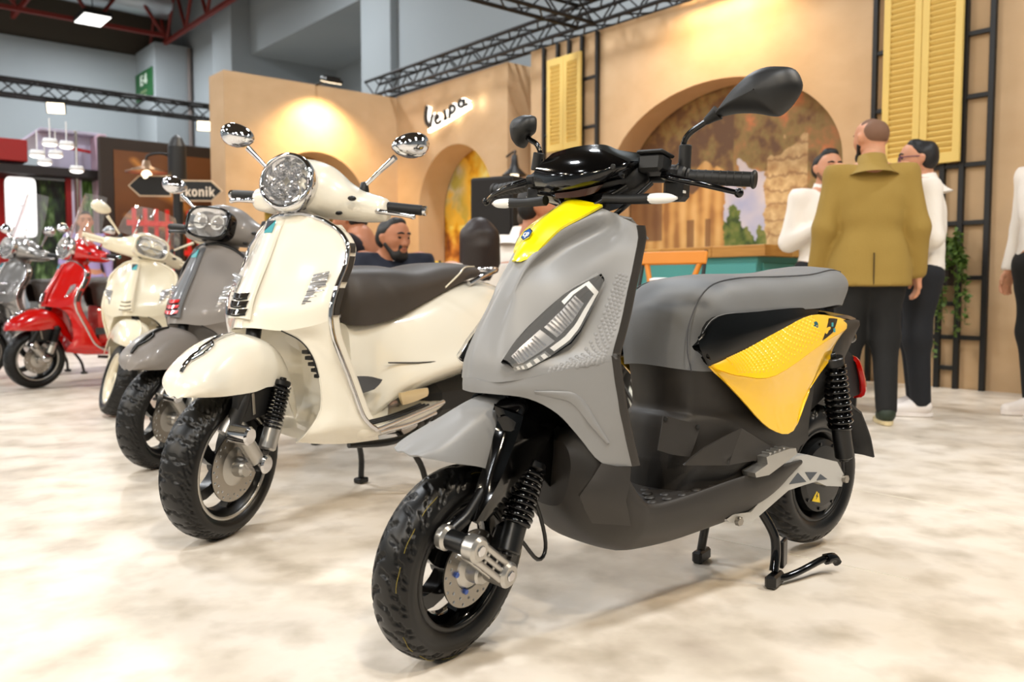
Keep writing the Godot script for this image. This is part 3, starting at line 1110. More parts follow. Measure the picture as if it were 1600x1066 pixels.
# front or rear wheel of the scooters, axle along z
func wheel(parent: Node, called: String, xf: Transform3D, R: float, w: float, rr: float, tyre: Mesh, rim_m: Material, lip_m: Material, spokes: int, hole_tint := false) -> Node3D:
	var t := node(called, parent, xf)
	inst("tyre", tyre, M.rubber, t, Transform3D.IDENTITY)
	var b := w * 0.36
	var st := S()
	spin(st, [rr + 0.004, -b - 0.004, rr + 0.006, -b, rr - 0.004, -b, rr - 0.008, -b + 0.012, rr - 0.020, -b + 0.02, rr - 0.022, b - 0.02, rr - 0.008, b - 0.012, rr - 0.004, b, rr + 0.006, b, rr + 0.004, b + 0.004], 56)
	obj("rim", st, rim_m, t)
	for s in [-1, 1]:
		st = S()
		spin(st, [rr - 0.006, s * (b + 0.001), rr - 0.004, s * (b + 0.005), rr + 0.007, s * (b + 0.005), rr + 0.008, s * (b - 0.002)], 56)
		obj("rim_lip", st, lip_m, t)
	st = S()
	spin(st, [0.0, -0.035, 0.03, -0.035, 0.036, -0.03, 0.036, 0.03, 0.03, 0.035, 0.0, 0.035], 24, true)
	obj("hub", st, rim_m, t)
	for k in spokes:
		st = S()
		var a := TAU * (k + 0.3) / spokes
		var l := [PackedVector3Array(), PackedVector3Array(), PackedVector3Array(), PackedVector3Array()]
		for q in 5:
			var f := q / 4.0
			var r := lerpf(0.03, rr - 0.012, f)
			var ang := a + 0.35 * f * f
			var hw := lerpf(0.016, 0.022, f)
			var zz := lerpf(0.02, 0.012, f)
			var c := Vector3(cos(ang), sin(ang), 0) * r
			var n := Vector3(-sin(ang), cos(ang), 0) * hw
			l[0].append(c - n + Vector3(0, 0, -zz))
			l[1].append(c + n + Vector3(0, 0, -zz))
			l[2].append(c + n + Vector3(0, 0, zz))
			l[3].append(c - n + Vector3(0, 0, zz))
		for q in 4:
			grid(st, [l[q], l[(q + 1) % 4]])
		obj("spoke", st, rim_m, t)
	return t

func spring(st: SurfaceTool, a: Vector3, b: Vector3, r: float, turns: float, wire: float):
	var f := frame_at(b - a)
	var l := PackedVector3Array()
	var n := int(turns * 12)
	for i in n + 1:
		var t := float(i) / n
		var an := TAU * turns * t
		l.append(a.lerp(b, t) + (f.x * cos(an) + f.z * sin(an)) * r)
	tube(st, l, wire, 7, 1)

func shock(parent: Node, a: Vector3, b: Vector3, r: float, xf: Transform3D, turns := 9.0):
	var t := node("shock_absorber", parent, xf)
	var st := S()
	spring(st, a.lerp(b, 0.12), a.lerp(b, 0.68), r, turns, r * 0.2)
	obj("spring", st, M.black_gloss, t)
	st = S()
	rod(st, a, b, r * 0.42, 14)
	rod(st, a.lerp(b, 0.66), a.lerp(b, 0.97), r * 0.85, 18, 0.003)
	rod(st, a.lerp(b, 0.04), a.lerp(b, 0.12), r * 1.05, 18, 0.003)
	obj("damper", st, M.black_semi, t)
	return t

func at_uv(g: Array, u: float, v: float, per: int) -> Array:
	# point and normal on a refined grid at control coordinates (u along a row, v down the rows)
	var x := clampf(u * per, 0.0, g[0].size() - 1.001)
	var y := clampf(v * per, 0.0, g.size() - 1.001)
	var i := int(y)
	var j := int(x)
	var a: Vector3 = g[i][j]
	var b: Vector3 = g[i][j + 1]
	var c: Vector3 = g[i + 1][j]
	var d: Vector3 = g[i + 1][j + 1]
	var p := a.lerp(b, x - j).lerp(c.lerp(d, x - j), y - i)
	var n := (b - a).cross(c - a)
	return [p, n.normalized()]

func dots(parent: Node, called: String, m: Material, pts: Array, r: Vector3, xf := Transform3D.IDENTITY):
	# low raised dots all over a panel; pts holds [point, normal]
	var st := S()
	for q in pts:
		var n: Vector3 = q[1]
		var b := frame_at(n)
		smooth(st)
		var top: Vector3 = q[0] + n * r.y
		for k in 6:
			var a0 := TAU * k / 6
			var a1 := TAU * (k + 1) / 6
			var e0: Vector3 = b.x * cos(a0) * r.x + b.z * sin(a0) * r.x
			var e1: Vector3 = b.x * cos(a1) * r.x + b.z * sin(a1) * r.x
			tri(st, top, top + e1 * 0.55 - n * r.y * 0.25, top + e0 * 0.55 - n * r.y * 0.25)
			quad(st, top + e0 * 0.55 - n * r.y * 0.25, top + e1 * 0.55 - n * r.y * 0.25, q[0] + e1 - n * 0.0004, q[0] + e0 - n * 0.0004)
	tag(obj(called, st, m, parent, xf), "", "", "", "stuff")

func along(l: PackedVector3Array, n: int) -> PackedVector3Array:
	var r := PackedVector3Array()
	for i in l.size() - 1:
		for j in n: r.append(l[i].lerp(l[i + 1], float(j) / n))
	r.append(l[l.size() - 1])
	return r

func flat_poly(st: SurfaceTool, l: PackedVector3Array, out: Vector3, th: float):
	# a flat plate through 3-D outline points, th thick along out
	var n := l.size()
	var c := Vector3.ZERO
	for p in l: c += p / n
	var z := out.normalized()
	var nn := Vector3.ZERO
	for i in n: nn += (l[i] - c).cross(l[(i + 1) % n] - c)
	nn = nn.normalized()
	if nn.dot(z) < 0: nn = -nn
	var x := (l[1] - l[0]).slide(nn).normalized()
	var y := nn.cross(x)
	var poly := PackedVector2Array()
	for p in l: poly.append(Vector2((p - c).dot(x), (p - c).dot(y)))
	prism(st, poly, th, Transform3D(Basis(x, y, nn), c), minf(0.0015, th * 0.4))

func electric_scooter():
	var t := node("electric_scooter", self, scooter_xf(Vector3(-0.122, 0, -1.79), 38.0))
	tag(t, "matt grey electric scooter with yellow nose plate and yellow side panel on its centre stand", "scooter")
	var ST := steer_xf(Vector3(0.03, 0.207, 0), 25.0, 15.5)
	var st: SurfaceTool
	# --- front wheel, fork, mudguard (they turn with the handlebar)
	var w := wheel(t, "front_wheel", ST * Transform3D(Basis.IDENTITY, Vector3(0, 0.207, 0)), 0.207, 0.098, 0.134, tyre_mesh(0.207, 0.098, 0.134, 0, 420, 56), M.black_gloss, M.black_semi, 5)
	drilled_disc(w, 0.046, 0.083, -0.052, [[0.076, 14, 0.0], [0.064, 14, 0.5]], 0.0038)
	st = S()
	spin(st, [0.0, -0.09, 0.022, -0.09, 0.026, -0.085, 0.026, -0.06, 0.04, -0.055, 0.045, -0.05, 0.045, -0.035], 24, true)
	obj("disc_carrier", st, M.satin, w)
	var bolt_m := mat(Color(0.35, 0.45, 0.75), 0.3, 0.9)
	for k in 5:
		st = S()
		var a := TAU * k / 5
		rod(st, Vector3(cos(a) * 0.048, sin(a) * 0.048, -0.05), Vector3(cos(a) * 0.048, sin(a) * 0.048, -0.06), 0.006, 6)
		obj("disc_bolt", st, bolt_m, w)
	st = S()
	for k in 16:
		if k % 4 == 3: continue
		var l := PackedVector3Array()
		for q in 6:
			var a := TAU * (k + q * 0.13) / 16.0
			var rr := 0.1985 + 0.0012 * sin(q * 1.1)
			l.append(Vector3(cos(a) * rr, sin(a) * rr, -0.0355))
		tube(st, l, 0.0008, 4, 1)
	tag(obj("tyre_paint_mark", st, mat(Color(0.5, 0.44, 0.14), 0.6), w), "", "", "", "stuff")
	# trailing link
	var link := node("fork_link", t, ST)
	var pv := Vector3(0.098, 0.302, -0.12)
	var ax := Vector3(-0.004, 0.222, -0.125)
	st = S()
	var dir := (ax - pv).normalized()
	var nrm := Vector3(-dir.y, dir.x, 0).normalized()
	for z in [-0.138, -0.112]:
		for s in [-1.0, 0.0, 1.0]:
			var r := 0.0075 if s != 0.0 else 0.006
			rod(st, pv + nrm * s * 0.017 + Vector3(0, 0, z + 0.12), ax + nrm * s * 0.017 + Vector3(0, 0, z + 0.12), r, 8)
	for k in 4:
		var c := pv.lerp(ax, 0.12 + k * 0.25)
		bx(st, Vector3(0.008, 0.042, 0.03), Transform3D(Basis(dir, nrm, Vector3(0, 0, 1)), c + Vector3(0, 0, -0.005)), 0.001)
	obj("link_frame", st, M.satin, link)
	st = S()
	bx(st, Vector3(0.12, 0.036, 0.016), Transform3D(Basis(dir, nrm, Vector3(0, 0, 1)), pv.lerp(ax, 0.5)), 0.002)
	obj("link_web", st, mat(Color(0.42, 0.42, 0.43), 0.35, 0.8), link)
	for q in [[pv, -0.155, -0.12, 0.0265], [pv, -0.075, -0.05, 0.0255], [ax, -0.155, -0.095, 0.027]]:
		st = S()
		rod(st, Vector3(q[0].x, q[0].y, q[2]), Vector3(q[0].x, q[0].y, q[1]), q[3], 28, 0.006)
		obj("link_boss", st, M.satin, link)
		st = S()
		rod(st, Vector3(q[0].x, q[0].y, q[1]), Vector3(q[0].x, q[0].y, q[1] - 0.003), 0.011, 12)
		obj("link_bolt", st, M.chrome, link)
	st = S()
	rod(st, pv + Vector3(0, 0, 0.0), pv + Vector3(0, 0, 0.046), 0.021, 20)
	tube(st, PackedVector3Array([pv + Vector3(-0.004, 0.0, 0.062), pv + Vector3(-0.03, 0.015, 0.058), Vector3(0.03, 0.345, -0.068), Vector3(-0.04, 0.43, -0.068), Vector3(-0.12, 0.54, -0.03), Vector3(-0.16, 0.62, 0.0)]), 0.013, 14)
	obj("fork_tube", st, M.black_semi, t, ST)
	# brake caliper behind the disc
	st = S()
	bx(st, Vector3(0.05, 0.075, 0.05), Transform3D(Basis(Vector3(0, 0, 1), 0.5), Vector3(-0.085, 0.25, -0.07)), 0.012)
	rod(st, Vector3(-0.09, 0.27, -0.1), Vector3(-0.09, 0.27, -0.085), 0.016, 14)
	rod(st, Vector3(-0.085, 0.22, -0.1), Vector3(-0.085, 0.22, -0.085), 0.012, 14)
	obj("brake_caliper", st, M.black_semi, t, ST)
	st = S()
	tube(st, V3([-0.10, 0.26, -0.10, -0.15, 0.205, -0.115, -0.185, 0.22, -0.11, -0.17, 0.29, -0.10, -0.13, 0.40, -0.07]), 0.0045, 7)
	obj("brake_hose", st, M.black_semi, t, ST)
	shock(t, Vector3(-0.165, 0.42, -0.072), Vector3(-0.062, 0.232, -0.098), 0.029, ST, 9.0)
	# black gloss fork cover: front face and side face
	var edge := V3([-0.0359, 0.5486, -0.052, -0.044, 0.5105, -0.056, -0.0192, 0.455, -0.058, 0.007, 0.398, -0.06, 0.0207, 0.3603, -0.06, 0.0375, 0.3253, -0.066])
	var ridge := V3([-0.089, 0.5278, -0.09, -0.0656, 0.4947, -0.098, -0.0457, 0.4631, -0.1, -0.0221, 0.4174, -0.1, 0.0092, 0.3749, -0.098, 0.0426, 0.33, -0.092])
	var back := V3([-0.2071, 0.4777, -0.085, -0.1887, 0.4571, -0.09, -0.1642, 0.4296, -0.09, -0.1325, 0.3911, -0.09, -0.0698, 0.3601, -0.09, 0.0013, 0.3223, -0.09])
	st = S()
	var rows := []
	for i in 6:
		rows.append(PackedVector3Array([edge[i], edge[i].lerp(ridge[i], 0.5) + Vector3(0.004, 0, -0.004), ridge[i]]))
	shell(st, rows, 0.012, 3, 4, Vector3(1, 0.3, -1))
	rows = []
	for i in 6:
		rows.append(PackedVector3Array([ridge[i], ridge[i].lerp(back[i], 0.5) + Vector3(0, 0, -0.003 if i % 2 else -0.001), back[i]]))
	shell(st, rows, 0.012, 3, 4, Vector3(0, 0, -1))
	# its top, running back over the wheel
	rows = [V3([-0.0384, 0.5479, -0.05, -0.0674, 0.5412, -0.075, -0.089, 0.5278, -0.09, -0.2071, 0.4777, -0.085]), V3([-0.0901, 0.5528, -0.03, -0.1041, 0.5603, -0.07, -0.1424, 0.5476, -0.085, -0.2418, 0.4881, -0.082]), V3([-0.1741, 0.5443, 0, -0.1692, 0.5602, -0.05, -0.2043, 0.5409, -0.075, -0.2745, 0.473, -0.075])]
	shell(st, rows, 0.01, 3, 3, Vector3(0, 1, -0.4))
	obj("fork_cover", st, M.black_gloss, t, ST)
	st = S()
	rows = [V3([-0.0322, 0.5237, -0.066, -0.0436, 0.5314, -0.078, -0.0602, 0.5188, -0.093]), V3([-0.0427, 0.5012, -0.075, -0.0524, 0.4995, -0.086, -0.0558, 0.5032, -0.093])]
	shell(st, rows, 0.004, 3, 3, Vector3(1, 0, -1), 0.002)
	obj("cover_inset", st, M.black_semi, t, ST)
	# mudguard: grey in front, black behind
	var cx := [0.168, 0.14, 0.09, 0.03, -0.035, -0.115]
	var cy := [0.474, 0.486, 0.505, 0.525, 0.545, 0.56]
	var ex := [0.152, 0.12, 0.075, 0.02, -0.03, -0.09]
	var ey := [0.467, 0.460, 0.448, 0.433, 0.42, 0.44]
	rows = []
	for i in 6:
		var half := PackedVector3Array()
		var nose: float = [0.62, 0.88, 1.0, 1.0, 1.0, 1.0][i]
		half.append(Vector3(cx[i], cy[i], 0))
		half.append(Vector3(lerpf(cx[i], ex[i], 0.12), cy[i] - 0.004, -0.026 * nose))
		half.append(Vector3(lerpf(cx[i], ex[i], 0.35), lerpf(cy[i], ey[i], 0.22), -0.047 * nose))
		half.append(Vector3(lerpf(cx[i], ex[i], 0.7), lerpf(cy[i], ey[i], 0.6), -0.060 * nose))
		half.append(Vector3(ex[i], ey[i], -0.066 * nose))
		var l := mirl(half)
		l.reverse()
		l.remove_at(l.size() - 1)
		l.append_array(half)
		rows.append(l)
	st = S()
	shell(st, rows, 0.004, 3, 4, UP)
	obj("mudguard", st, M.grey_matt, t, ST)
	rows = []
	var rx := [-0.105, -0.18, -0.245, -0.285, -0.292]
	var ry := [0.558, 0.545, 0.50, 0.43, 0.36]
	var sx := [-0.09, -0.14, -0.18, -0.215, -0.245]
	var sy := [0.44, 0.40, 0.385, 0.36, 0.335]
	for i in 5:
		var half := V3([rx[i], ry[i], 0, rx[i], ry[i] - 0.004, -0.04, lerpf(rx[i], sx[i], 0.3), lerpf(ry[i], sy[i], 0.25), -0.068, sx[i], sy[i], -0.07])
		var l := mirl(half)
		l.reverse()
		l.remove_at(l.size() - 1)
		l.append_array(half)
		rows.append(l)
	st = S()
	shell(st, rows, 0.004, 3, 4, UP)
	obj("rear_mudguard_flap", st, M.black_gloss, t, ST)
	# --- front fairing (left half measured, right half mirrored)
	var fair := [
		V3([-0.3354, 0.9749, 0, -0.3394, 0.9688, -0.045, -0.3448, 0.9591, -0.085, -0.3471, 0.9473, -0.115, -0.3497, 0.9361, -0.14, -0.3499, 0.9263, -0.165, -0.3509, 0.9169, -0.185]),
		V3([-0.268, 0.9409, 0, -0.2811, 0.9379, -0.035, -0.2859, 0.93, -0.076, -0.3463, 0.9149, -0.092, -0.3372, 0.9048, -0.145, -0.3432, 0.8969, -0.17, -0.3499, 0.8908, -0.19]),
		V3([-0.2233, 0.9105, 0, -0.2348, 0.9095, -0.028, -0.2424, 0.9067, -0.062, -0.3012, 0.8889, -0.07, -0.3079, 0.8714, -0.13, -0.3253, 0.861, -0.165, -0.3406, 0.8538, -0.19]),
		V3([-0.1869, 0.8699, 0, -0.1961, 0.8694, -0.022, -0.2016, 0.8672, -0.048, -0.2532, 0.8657, -0.052, -0.2844, 0.8451, -0.115, -0.3134, 0.8296, -0.158, -0.3313, 0.8183, -0.19]),
		V3([-0.1601, 0.8275, 0, -0.1662, 0.8301, -0.017, -0.1678, 0.8297, -0.037, -0.2056, 0.833, -0.039, -0.2564, 0.8078, -0.105, -0.3006, 0.7885, -0.152, -0.3183, 0.7762, -0.19]),
		V3([-0.1303, 0.7858, 0, -0.1355, 0.7871, -0.018, -0.1388, 0.7871, -0.036, -0.1603, 0.7967, -0.042, -0.2178, 0.7584, -0.097, -0.2784, 0.7421, -0.148, -0.3054, 0.7289, -0.19]),
		V3([-0.0992, 0.7392, 0, -0.1062, 0.7395, -0.018, -0.1152, 0.7396, -0.033, -0.1259, 0.7424, -0.048, -0.1703, 0.7088, -0.09, -0.2563, 0.6975, -0.146, -0.2925, 0.6914, -0.19]),
		V3([-0.0703, 0.688, 0, -0.0758, 0.6873, -0.02, -0.0833, 0.6864, -0.037, -0.0949, 0.6841, -0.055, -0.1293, 0.6696, -0.087, -0.2181, 0.6513, -0.142, -0.2796, 0.6581, -0.19]),
		V3([-0.0501, 0.6372, 0, -0.0558, 0.6356, -0.022, -0.062, 0.6339, -0.043, -0.0737, 0.6295, -0.065, -0.1058, 0.6218, -0.095, -0.1868, 0.6262, -0.145, -0.2742, 0.6395, -0.19]),
		V3([-0.0433, 0.5941, 0, -0.0502, 0.5903, -0.025, -0.0584, 0.5879, -0.05, -0.0726, 0.5889, -0.073, -0.1103, 0.5954, -0.1, -0.1736, 0.6122, -0.144, -0.2743, 0.63, -0.19])]
	var both := func(r: Array) -> Array:
		var out := []
		for l in r:
			var f: PackedVector3Array = mirl(l)
			f.reverse()
			f.remove_at(f.size() - 1)
			f.append_array(l)
			out.append(f)
		return out
	st = S()
	shell(st, both.call(fair), 0.006, 4, 4, Vector3(1, 0.4, 0))
	var flare := [
		V3([-0.0433, 0.5941, 0, -0.0584, 0.5879, -0.05, -0.1103, 0.5954, -0.1, -0.1701, 0.6124, -0.144, -0.2207, 0.6218, -0.165, -0.2524, 0.6265, -0.18, -0.2743, 0.63, -0.19]),
		V3([-0.0433, 0.5792, 0, -0.0594, 0.5761, -0.053, -0.1121, 0.5755, -0.102, -0.1729, 0.5735, -0.143, -0.2222, 0.5528, -0.162, -0.2655, 0.5237, -0.177, -0.2982, 0.5182, -0.19]),
		V3([-0.0465, 0.5626, 0, -0.0612, 0.5628, -0.055, -0.1205, 0.5531, -0.098, -0.1704, 0.5216, -0.132, -0.2156, 0.4719, -0.148, -0.2706, 0.409, -0.165, -0.3468, 0.3948, -0.18])]
	shell(st, both.call(flare), 0.006, 4, 4, Vector3(1, 0, 0))
	obj("front_fairing", st, M.grey_matt, t)
	# raised crease on the lower flare
	for s in [1, -1]:
		st = S()
		var cr := V3([-0.1271, 0.5701, -0.113, -0.1641, 0.5698, -0.139, -0.1978, 0.5648, -0.155, -0.2241, 0.5432, -0.162, -0.2482, 0.5027, -0.17, -0.2822, 0.4535, -0.176])
		var cr2 := V3([-0.1287, 0.5631, -0.111, -0.1632, 0.5549, -0.136, -0.1899, 0.5461, -0.15, -0.2116, 0.5261, -0.156, -0.2345, 0.4953, -0.165, -0.2747, 0.4513, -0.174])
		if s < 0:
			cr = mirl(cr)
			cr2 = mirl(cr2)
		var mid := PackedVector3Array()
		for i in cr.size(): mid.append(cr[i].lerp(cr2[i], 0.3) + Vector3(0.0035, 0.001, -0.002 * s))
		shell(st, [cr, mid, cr2], 0.003, 4, 2, Vector3(1, 0, -0.5 * s), 0.0)
		obj("flare_crease", st, M.grey_matt, t)
	# embossed dots along the outer edge
	for s in [1, -1]:
		var g := refine(fair, 4, 4)
		if s < 0: g = mir(g)
		var pts := []
		for i in 34:
			for j in 9:
				var v := 3.35 + i * 0.17
				var u := 4.3 + j * 0.2 + (0.1 if i % 2 else 0.0)
				var lim := 5.15 if v < 7.0 else lerpf(5.15, 4.55, (v - 7.0) / 1.9)
				if v > 3.3 and v < 8.85 and u > lim and u < 5.82:
					pts.append(at_uv(g, u, v, 4))
		for q in pts:
			if q[1].dot(Vector3(1, 0, -s)) < 0: q[1] = -q[1]
		dots(t, "embossed_dots", M.grey_matt, pts, Vector3(0.0056, 0.0013, 0))
	# back of the leg shield: dark plastic rim and inner panel
	rows = []
	for r in fair + [flare[1], flare[2]]:
		var e: Vector3 = r[6]
		rows.append(PackedVector3Array([e + Vector3(0.001, 0, -0.001), e + Vector3(-0.022, 0, -0.002), e + Vector3(-0.032, 0, 0.02), e + Vector3(-0.03, 0, 0.08), Vector3(e.x - 0.06, e.y, 0)]))
	st = S()
	shell(st, rows, 0.004, 3, 2, Vector3(-1, 0, 0))
	shell(st, mir(rows), 0.004, 3, 2, Vector3(-1, 0, 0))
	obj("leg_shield_back", st, M.dark_plastic, t)
	st = S()
	rows = []
	for z in [0.0, -0.05, -0.10, -0.14]:
		rows.append(V3([-0.352 - absf(z) * 0.2, 0.968 - absf(z) * 0.22, z, -0.40, 0.962 - absf(z) * 0.25, z * 0.95, -0.45, 0.93 - absf(z) * 0.25, z * 0.9]))
	shell(st, rows, 0.004, 2, 3, UP)
	shell(st, mir(rows), 0.004, 2, 3, UP)
	obj("fairing_top", st, M.grey_matt, t)
	# yellow nose plate and its badge
	rows = [
		V3([-0.3315, 0.9775, 0, -0.3355, 0.97, -0.045, -0.3448, 0.9598, -0.085]),
		V3([-0.268, 0.9423, 0, -0.2811, 0.9379, -0.035, -0.2868, 0.9301, -0.075]),
		V3([-0.2233, 0.9105, 0, -0.2348, 0.9088, -0.028, -0.2433, 0.9061, -0.061]),
		V3([-0.1905, 0.8742, 0, -0.1997, 0.873, -0.022, -0.2069, 0.8702, -0.046]),
		V3([-0.1744, 0.8528, 0, -0.1819, 0.8513, -0.013, -0.1928, 0.849, -0.026]),
		V3([-0.1655, 0.8387, 0, -0.1686, 0.838, -0.005, -0.1735, 0.838, -0.01])]
	st = S()
	shell(st, both.call(rows), 0.006, 4, 4, Vector3(1, 0.4, 0), 0.009)
	obj("nose_plate", st, M.lime, t)
	var bc: Vector3 = V3([-0.205, 0.8943, 0])[0]
	var bz := Vector3(0.82, 0.57, 0).normalized()
	var bf := Transform3D(Basis(Vector3(0, 0, -1), Vector3(-bz.y, bz.x, 0), bz), bc + bz * 0.010)
	var hexa := PackedVector2Array()
	for k in 6: hexa.append(Vector2(cos(TAU * k / 6 + PI / 6), sin(TAU * k / 6 + PI / 6)) * 0.017)
	var bd := node("nose_badge", t, bf)
	st = S()
	prism(st, hexa, 0.002, Transform3D.IDENTITY, 0.0006)
	obj("badge_rim", st, M.chrome, bd)
	st = S()
	for k in 6: hexa[k] *= 0.84
	prism(st, hexa, 0.0026, Transform3D.IDENTITY, 0.0003)
	obj("badge_field", st, M.blue, bd)
	letters("cp", 0.019, M.lamp_white, bd, Transform3D(Basis.IDENTITY, Vector3(0, 0, 0.003)), "badge_letters", 0.001)
	# headlights
	for s in [1, -1]:
		var mr := func(l: PackedVector3Array) -> PackedVector3Array: return l if s > 0 else mirl(l)
		var out := Vector3(1.0, 0.25, -1.0 * s)
		var hl := node("headlight", t)
		var a := V3([-0.2854, 0.8103, -0.146, -0.219, 0.7762, -0.114, -0.181, 0.7411, -0.094, -0.1314, 0.6974, -0.08, -0.1001, 0.6675, -0.0765, -0.0706, 0.6276, -0.0735])
		var b := V3([-0.2854, 0.8007, -0.148, -0.255, 0.7451, -0.147, -0.2215, 0.6905, -0.146, -0.2009, 0.6668, -0.141, -0.1626, 0.6392, -0.12, -0.1163, 0.615, -0.101, -0.0927, 0.6206, -0.086])
		var am := along(a, 4)
		var bm := along(b, 4)
		var part := func(ua: float, ub: float, k0: float, k1: float, n := 12, curve := 0.008) -> Array:
			var rr := []
			for i in n + 1:
				var f := lerpf(k0, k1, float(i) / n)
				var p: Vector3 = am[0].lerp(am[0], 0)
				var ia := f * (am.size() - 1)
				var ib := f * (bm.size() - 1)
				p = am[int(ia)].lerp(am[mini(int(ia) + 1, am.size() - 1)], ia - int(ia))
				var q: Vector3 = bm[int(ib)].lerp(bm[mini(int(ib) + 1, bm.size() - 1)], ib - int(ib))
				var l := PackedVector3Array()
				for j in 7:
					var e := lerpf(ua, ub, j / 6.0)
					l.append(p.lerp(q, e) + Vector3(0.7, 0.2, -0.7) * (curve * sin(PI * e)))
				rr.append(l if s > 0 else mirl(l))
			return rr
		st = S()
		shell(st, part.call(0.0, 1.0, 0.0, 1.0), 0.006, 1, 1, out, 0.004)
		obj("bezel", st, M.black_gloss, hl)
		st = S()
		shell(st, part.call(0.30, 0.68, 0.20, 0.53), 0.002, 1, 1, out, 0.0062)
		obj("reflector", st, M.lamp_satin, hl)
		st = S()
		shell(st, part.call(0.28, 0.72, 0.56, 0.90), 0.002, 1, 1, out, 0.0062)
		obj("reflector", st, M.lamp_satin, hl)
		st = S()
		for k in 22:
			var f := 0.21 + k * 0.0315
			if f > 0.5 and f < 0.59: continue
			var rr: Array = part.call(0.31, 0.67, f, f + 0.014, 1)
			shell(st, rr, 0.001, 1, 1, out, 0.0082 if k % 2 else 0.0068)
		tag(obj("reflector_ribs", st, M.lamp_silver, hl), "", "", "", "stuff")
		st = S()
		shell(st, part.call(0.78, 0.91, 0.085, 0.62), 0.002, 1, 1, out, 0.0066)
		shell(st, part.call(0.13, 0.25, 0.10, 0.30), 0.002, 1, 1, out, 0.0066)
		shell(st, part.call(0.13, 0.91, 0.085, 0.115, 2), 0.002, 1, 1, out, 0.0066)
		obj("light_strip", st, M.lamp_white, hl)
		st = S()
		shell(st, part.call(0.78, 0.97, 0.66, 0.97), 0.002, 1, 1, out, 0.0060)
		obj("strip_base", st, mat(Color(0.42, 0.43, 0.43), 0.3), hl)
		for k in 5:
			st = S()
			shell(st, part.call(0.81, 0.94, 0.68 + k * 0.058, 0.712 + k * 0.058, 2), 0.002, 1, 1, out, 0.0078)
			obj("led_cell", st, M.lamp_white, hl)
		st = S()
		shell(st, part.call(0.05, 0.95, 0.02, 0.98), 0.001, 1, 1, out, 0.0115)
		obj("lens", st, M.clear, hl)
	# --- handlebar
	var front := ST
	var pivot := Vector3(-0.43, 1.045, -0.1)
	ST = front * Transform3D(Basis(Vector3.RIGHT, deg_to_rad(4.5)), pivot - Basis(Vector3.RIGHT, deg_to_rad(4.5)) * pivot)
	rows = [
		V3([-0.39, 1.1092, 0.1074, -0.38, 1.1162, 0.0567, -0.38, 1.1204, 0.0174, -0.38, 1.1208, -0.023, -0.39, 1.1186, -0.0464, -0.4, 1.1072, -0.074, -0.43, 1.1024, -0.1059, -0.45, 1.0992, -0.1284]),
		V3([-0.36, 1.0833, 0.117, -0.33, 1.0876, 0.0372, -0.32, 1.0905, -0.022, -0.32, 1.0899, -0.0663, -0.33, 1.086, -0.0971, -0.36, 1.0854, -0.1154, -0.41, 1.0892, -0.1205, -0.45, 1.0863, -0.1283]),
		V3([-0.36, 1.0647, 0.1379, -0.31, 1.0538, 0.0411, -0.29, 1.0511, -0.0292, -0.29, 1.0527, -0.0829, -0.3, 1.0575, -0.122, -0.34, 1.0659, -0.1375, -0.4, 1.0715, -0.1316, -0.44, 1.068, -0.1276]),
		V3([-0.36, 1.0346, 0.1348, -0.32, 1.025, 0.0596, -0.295, 1.0201, -0.0154, -0.295, 1.0251, -0.0728, -0.31, 1.0375, -0.11, -0.35, 1.0498, -0.1254, -0.4, 1.0557, -0.1252, -0.44, 1.0548, -0.1225]),
		V3([-0.37, 1.0098, 0.128, -0.34, 1.0073, 0.0647, -0.32, 1.0102, -0.0047, -0.32, 1.0196, -0.059, -0.33, 1.0304, -0.0985, -0.36, 1.0379, -0.1192, -0.41, 1.0448, -0.1157, -0.44, 1.0489, -0.1199])]
	st = S()
	shell(st, rows, 0.006, 4, 4, Vector3(1, 0.3, 0))
	var backs := [rows[0], PackedVector3Array()]
	for p in rows[0]: backs[1].append(p + Vector3(-0.10, -0.05, 0))
	shell(st, backs, 0.004, 4, 2, UP)
	obj("handlebar_cowl", st, M.black_gloss, t, ST)
	st = S()
	rod(st, rows[2][4] + Vector3(0.002, 0.0, 0), rows[2][4] + Vector3(0.006, 0.0, 0), 0.006, 12)
	obj("cowl_screw", st, M.black_semi, t, ST)
	st = S()
	ell(Vector3(-0.40, 1.04, 0), Vector3(0.075, 0.06, 0.15), st)
	tube(st, V3([-0.39, 1.0, 0, -0.36, 0.93, 0]), 0.04, 14)
	obj("handlebar_centre", st, M.black_plastic, t, ST)
	# a second lower lip with a brown translucent strip
	rows = [V3([-0.33, 1.0084, 0.054, -0.31, 1.0097, -0.0115, -0.31, 1.0176, -0.0639, -0.32, 1.0234, -0.0838]), V3([-0.33, 0.9969, 0.0491, -0.31, 0.9955, -0.0131, -0.31, 1.0002, -0.0523, -0.32, 1.0087, -0.0687])]
	st = S()
	shell(st, rows, 0.004, 3, 2, Vector3(1, -0.3, 0), 0.001)
	obj("cowl_lip", st, paint(Color(0.22, 0.10, 0.01), 0.25, 0.3), t, ST)
	st = S()
	var jaw := [
		V3([-0.36, 1.0105, 0.1284, -0.33, 0.9998, 0.0494, -0.32, 0.9949, -0.0152, -0.33, 1.0056, -0.0762, -0.36, 1.0236, -0.1142, -0.42, 1.0429, -0.1185]),
		V3([-0.38, 0.9971, 0.1225, -0.36, 0.9865, 0.0618, -0.35, 0.9805, -0.0055, -0.36, 0.9897, -0.059, -0.39, 1.0062, -0.0899, -0.43, 1.0255, -0.098]),
		V3([-0.42, 0.9849, 0.1115, -0.41, 0.9771, 0.0713, -0.4, 0.9689, 0.0175, -0.41, 0.9677, -0.03, -0.43, 0.9798, -0.0654, -0.45, 1.0026, -0.0804])]
	shell(st, jaw, 0.006, 3, 3, Vector3(1, -0.4, 0))
	obj("cowl_jaw", st, M.black_gloss, t, ST)
	st = S()
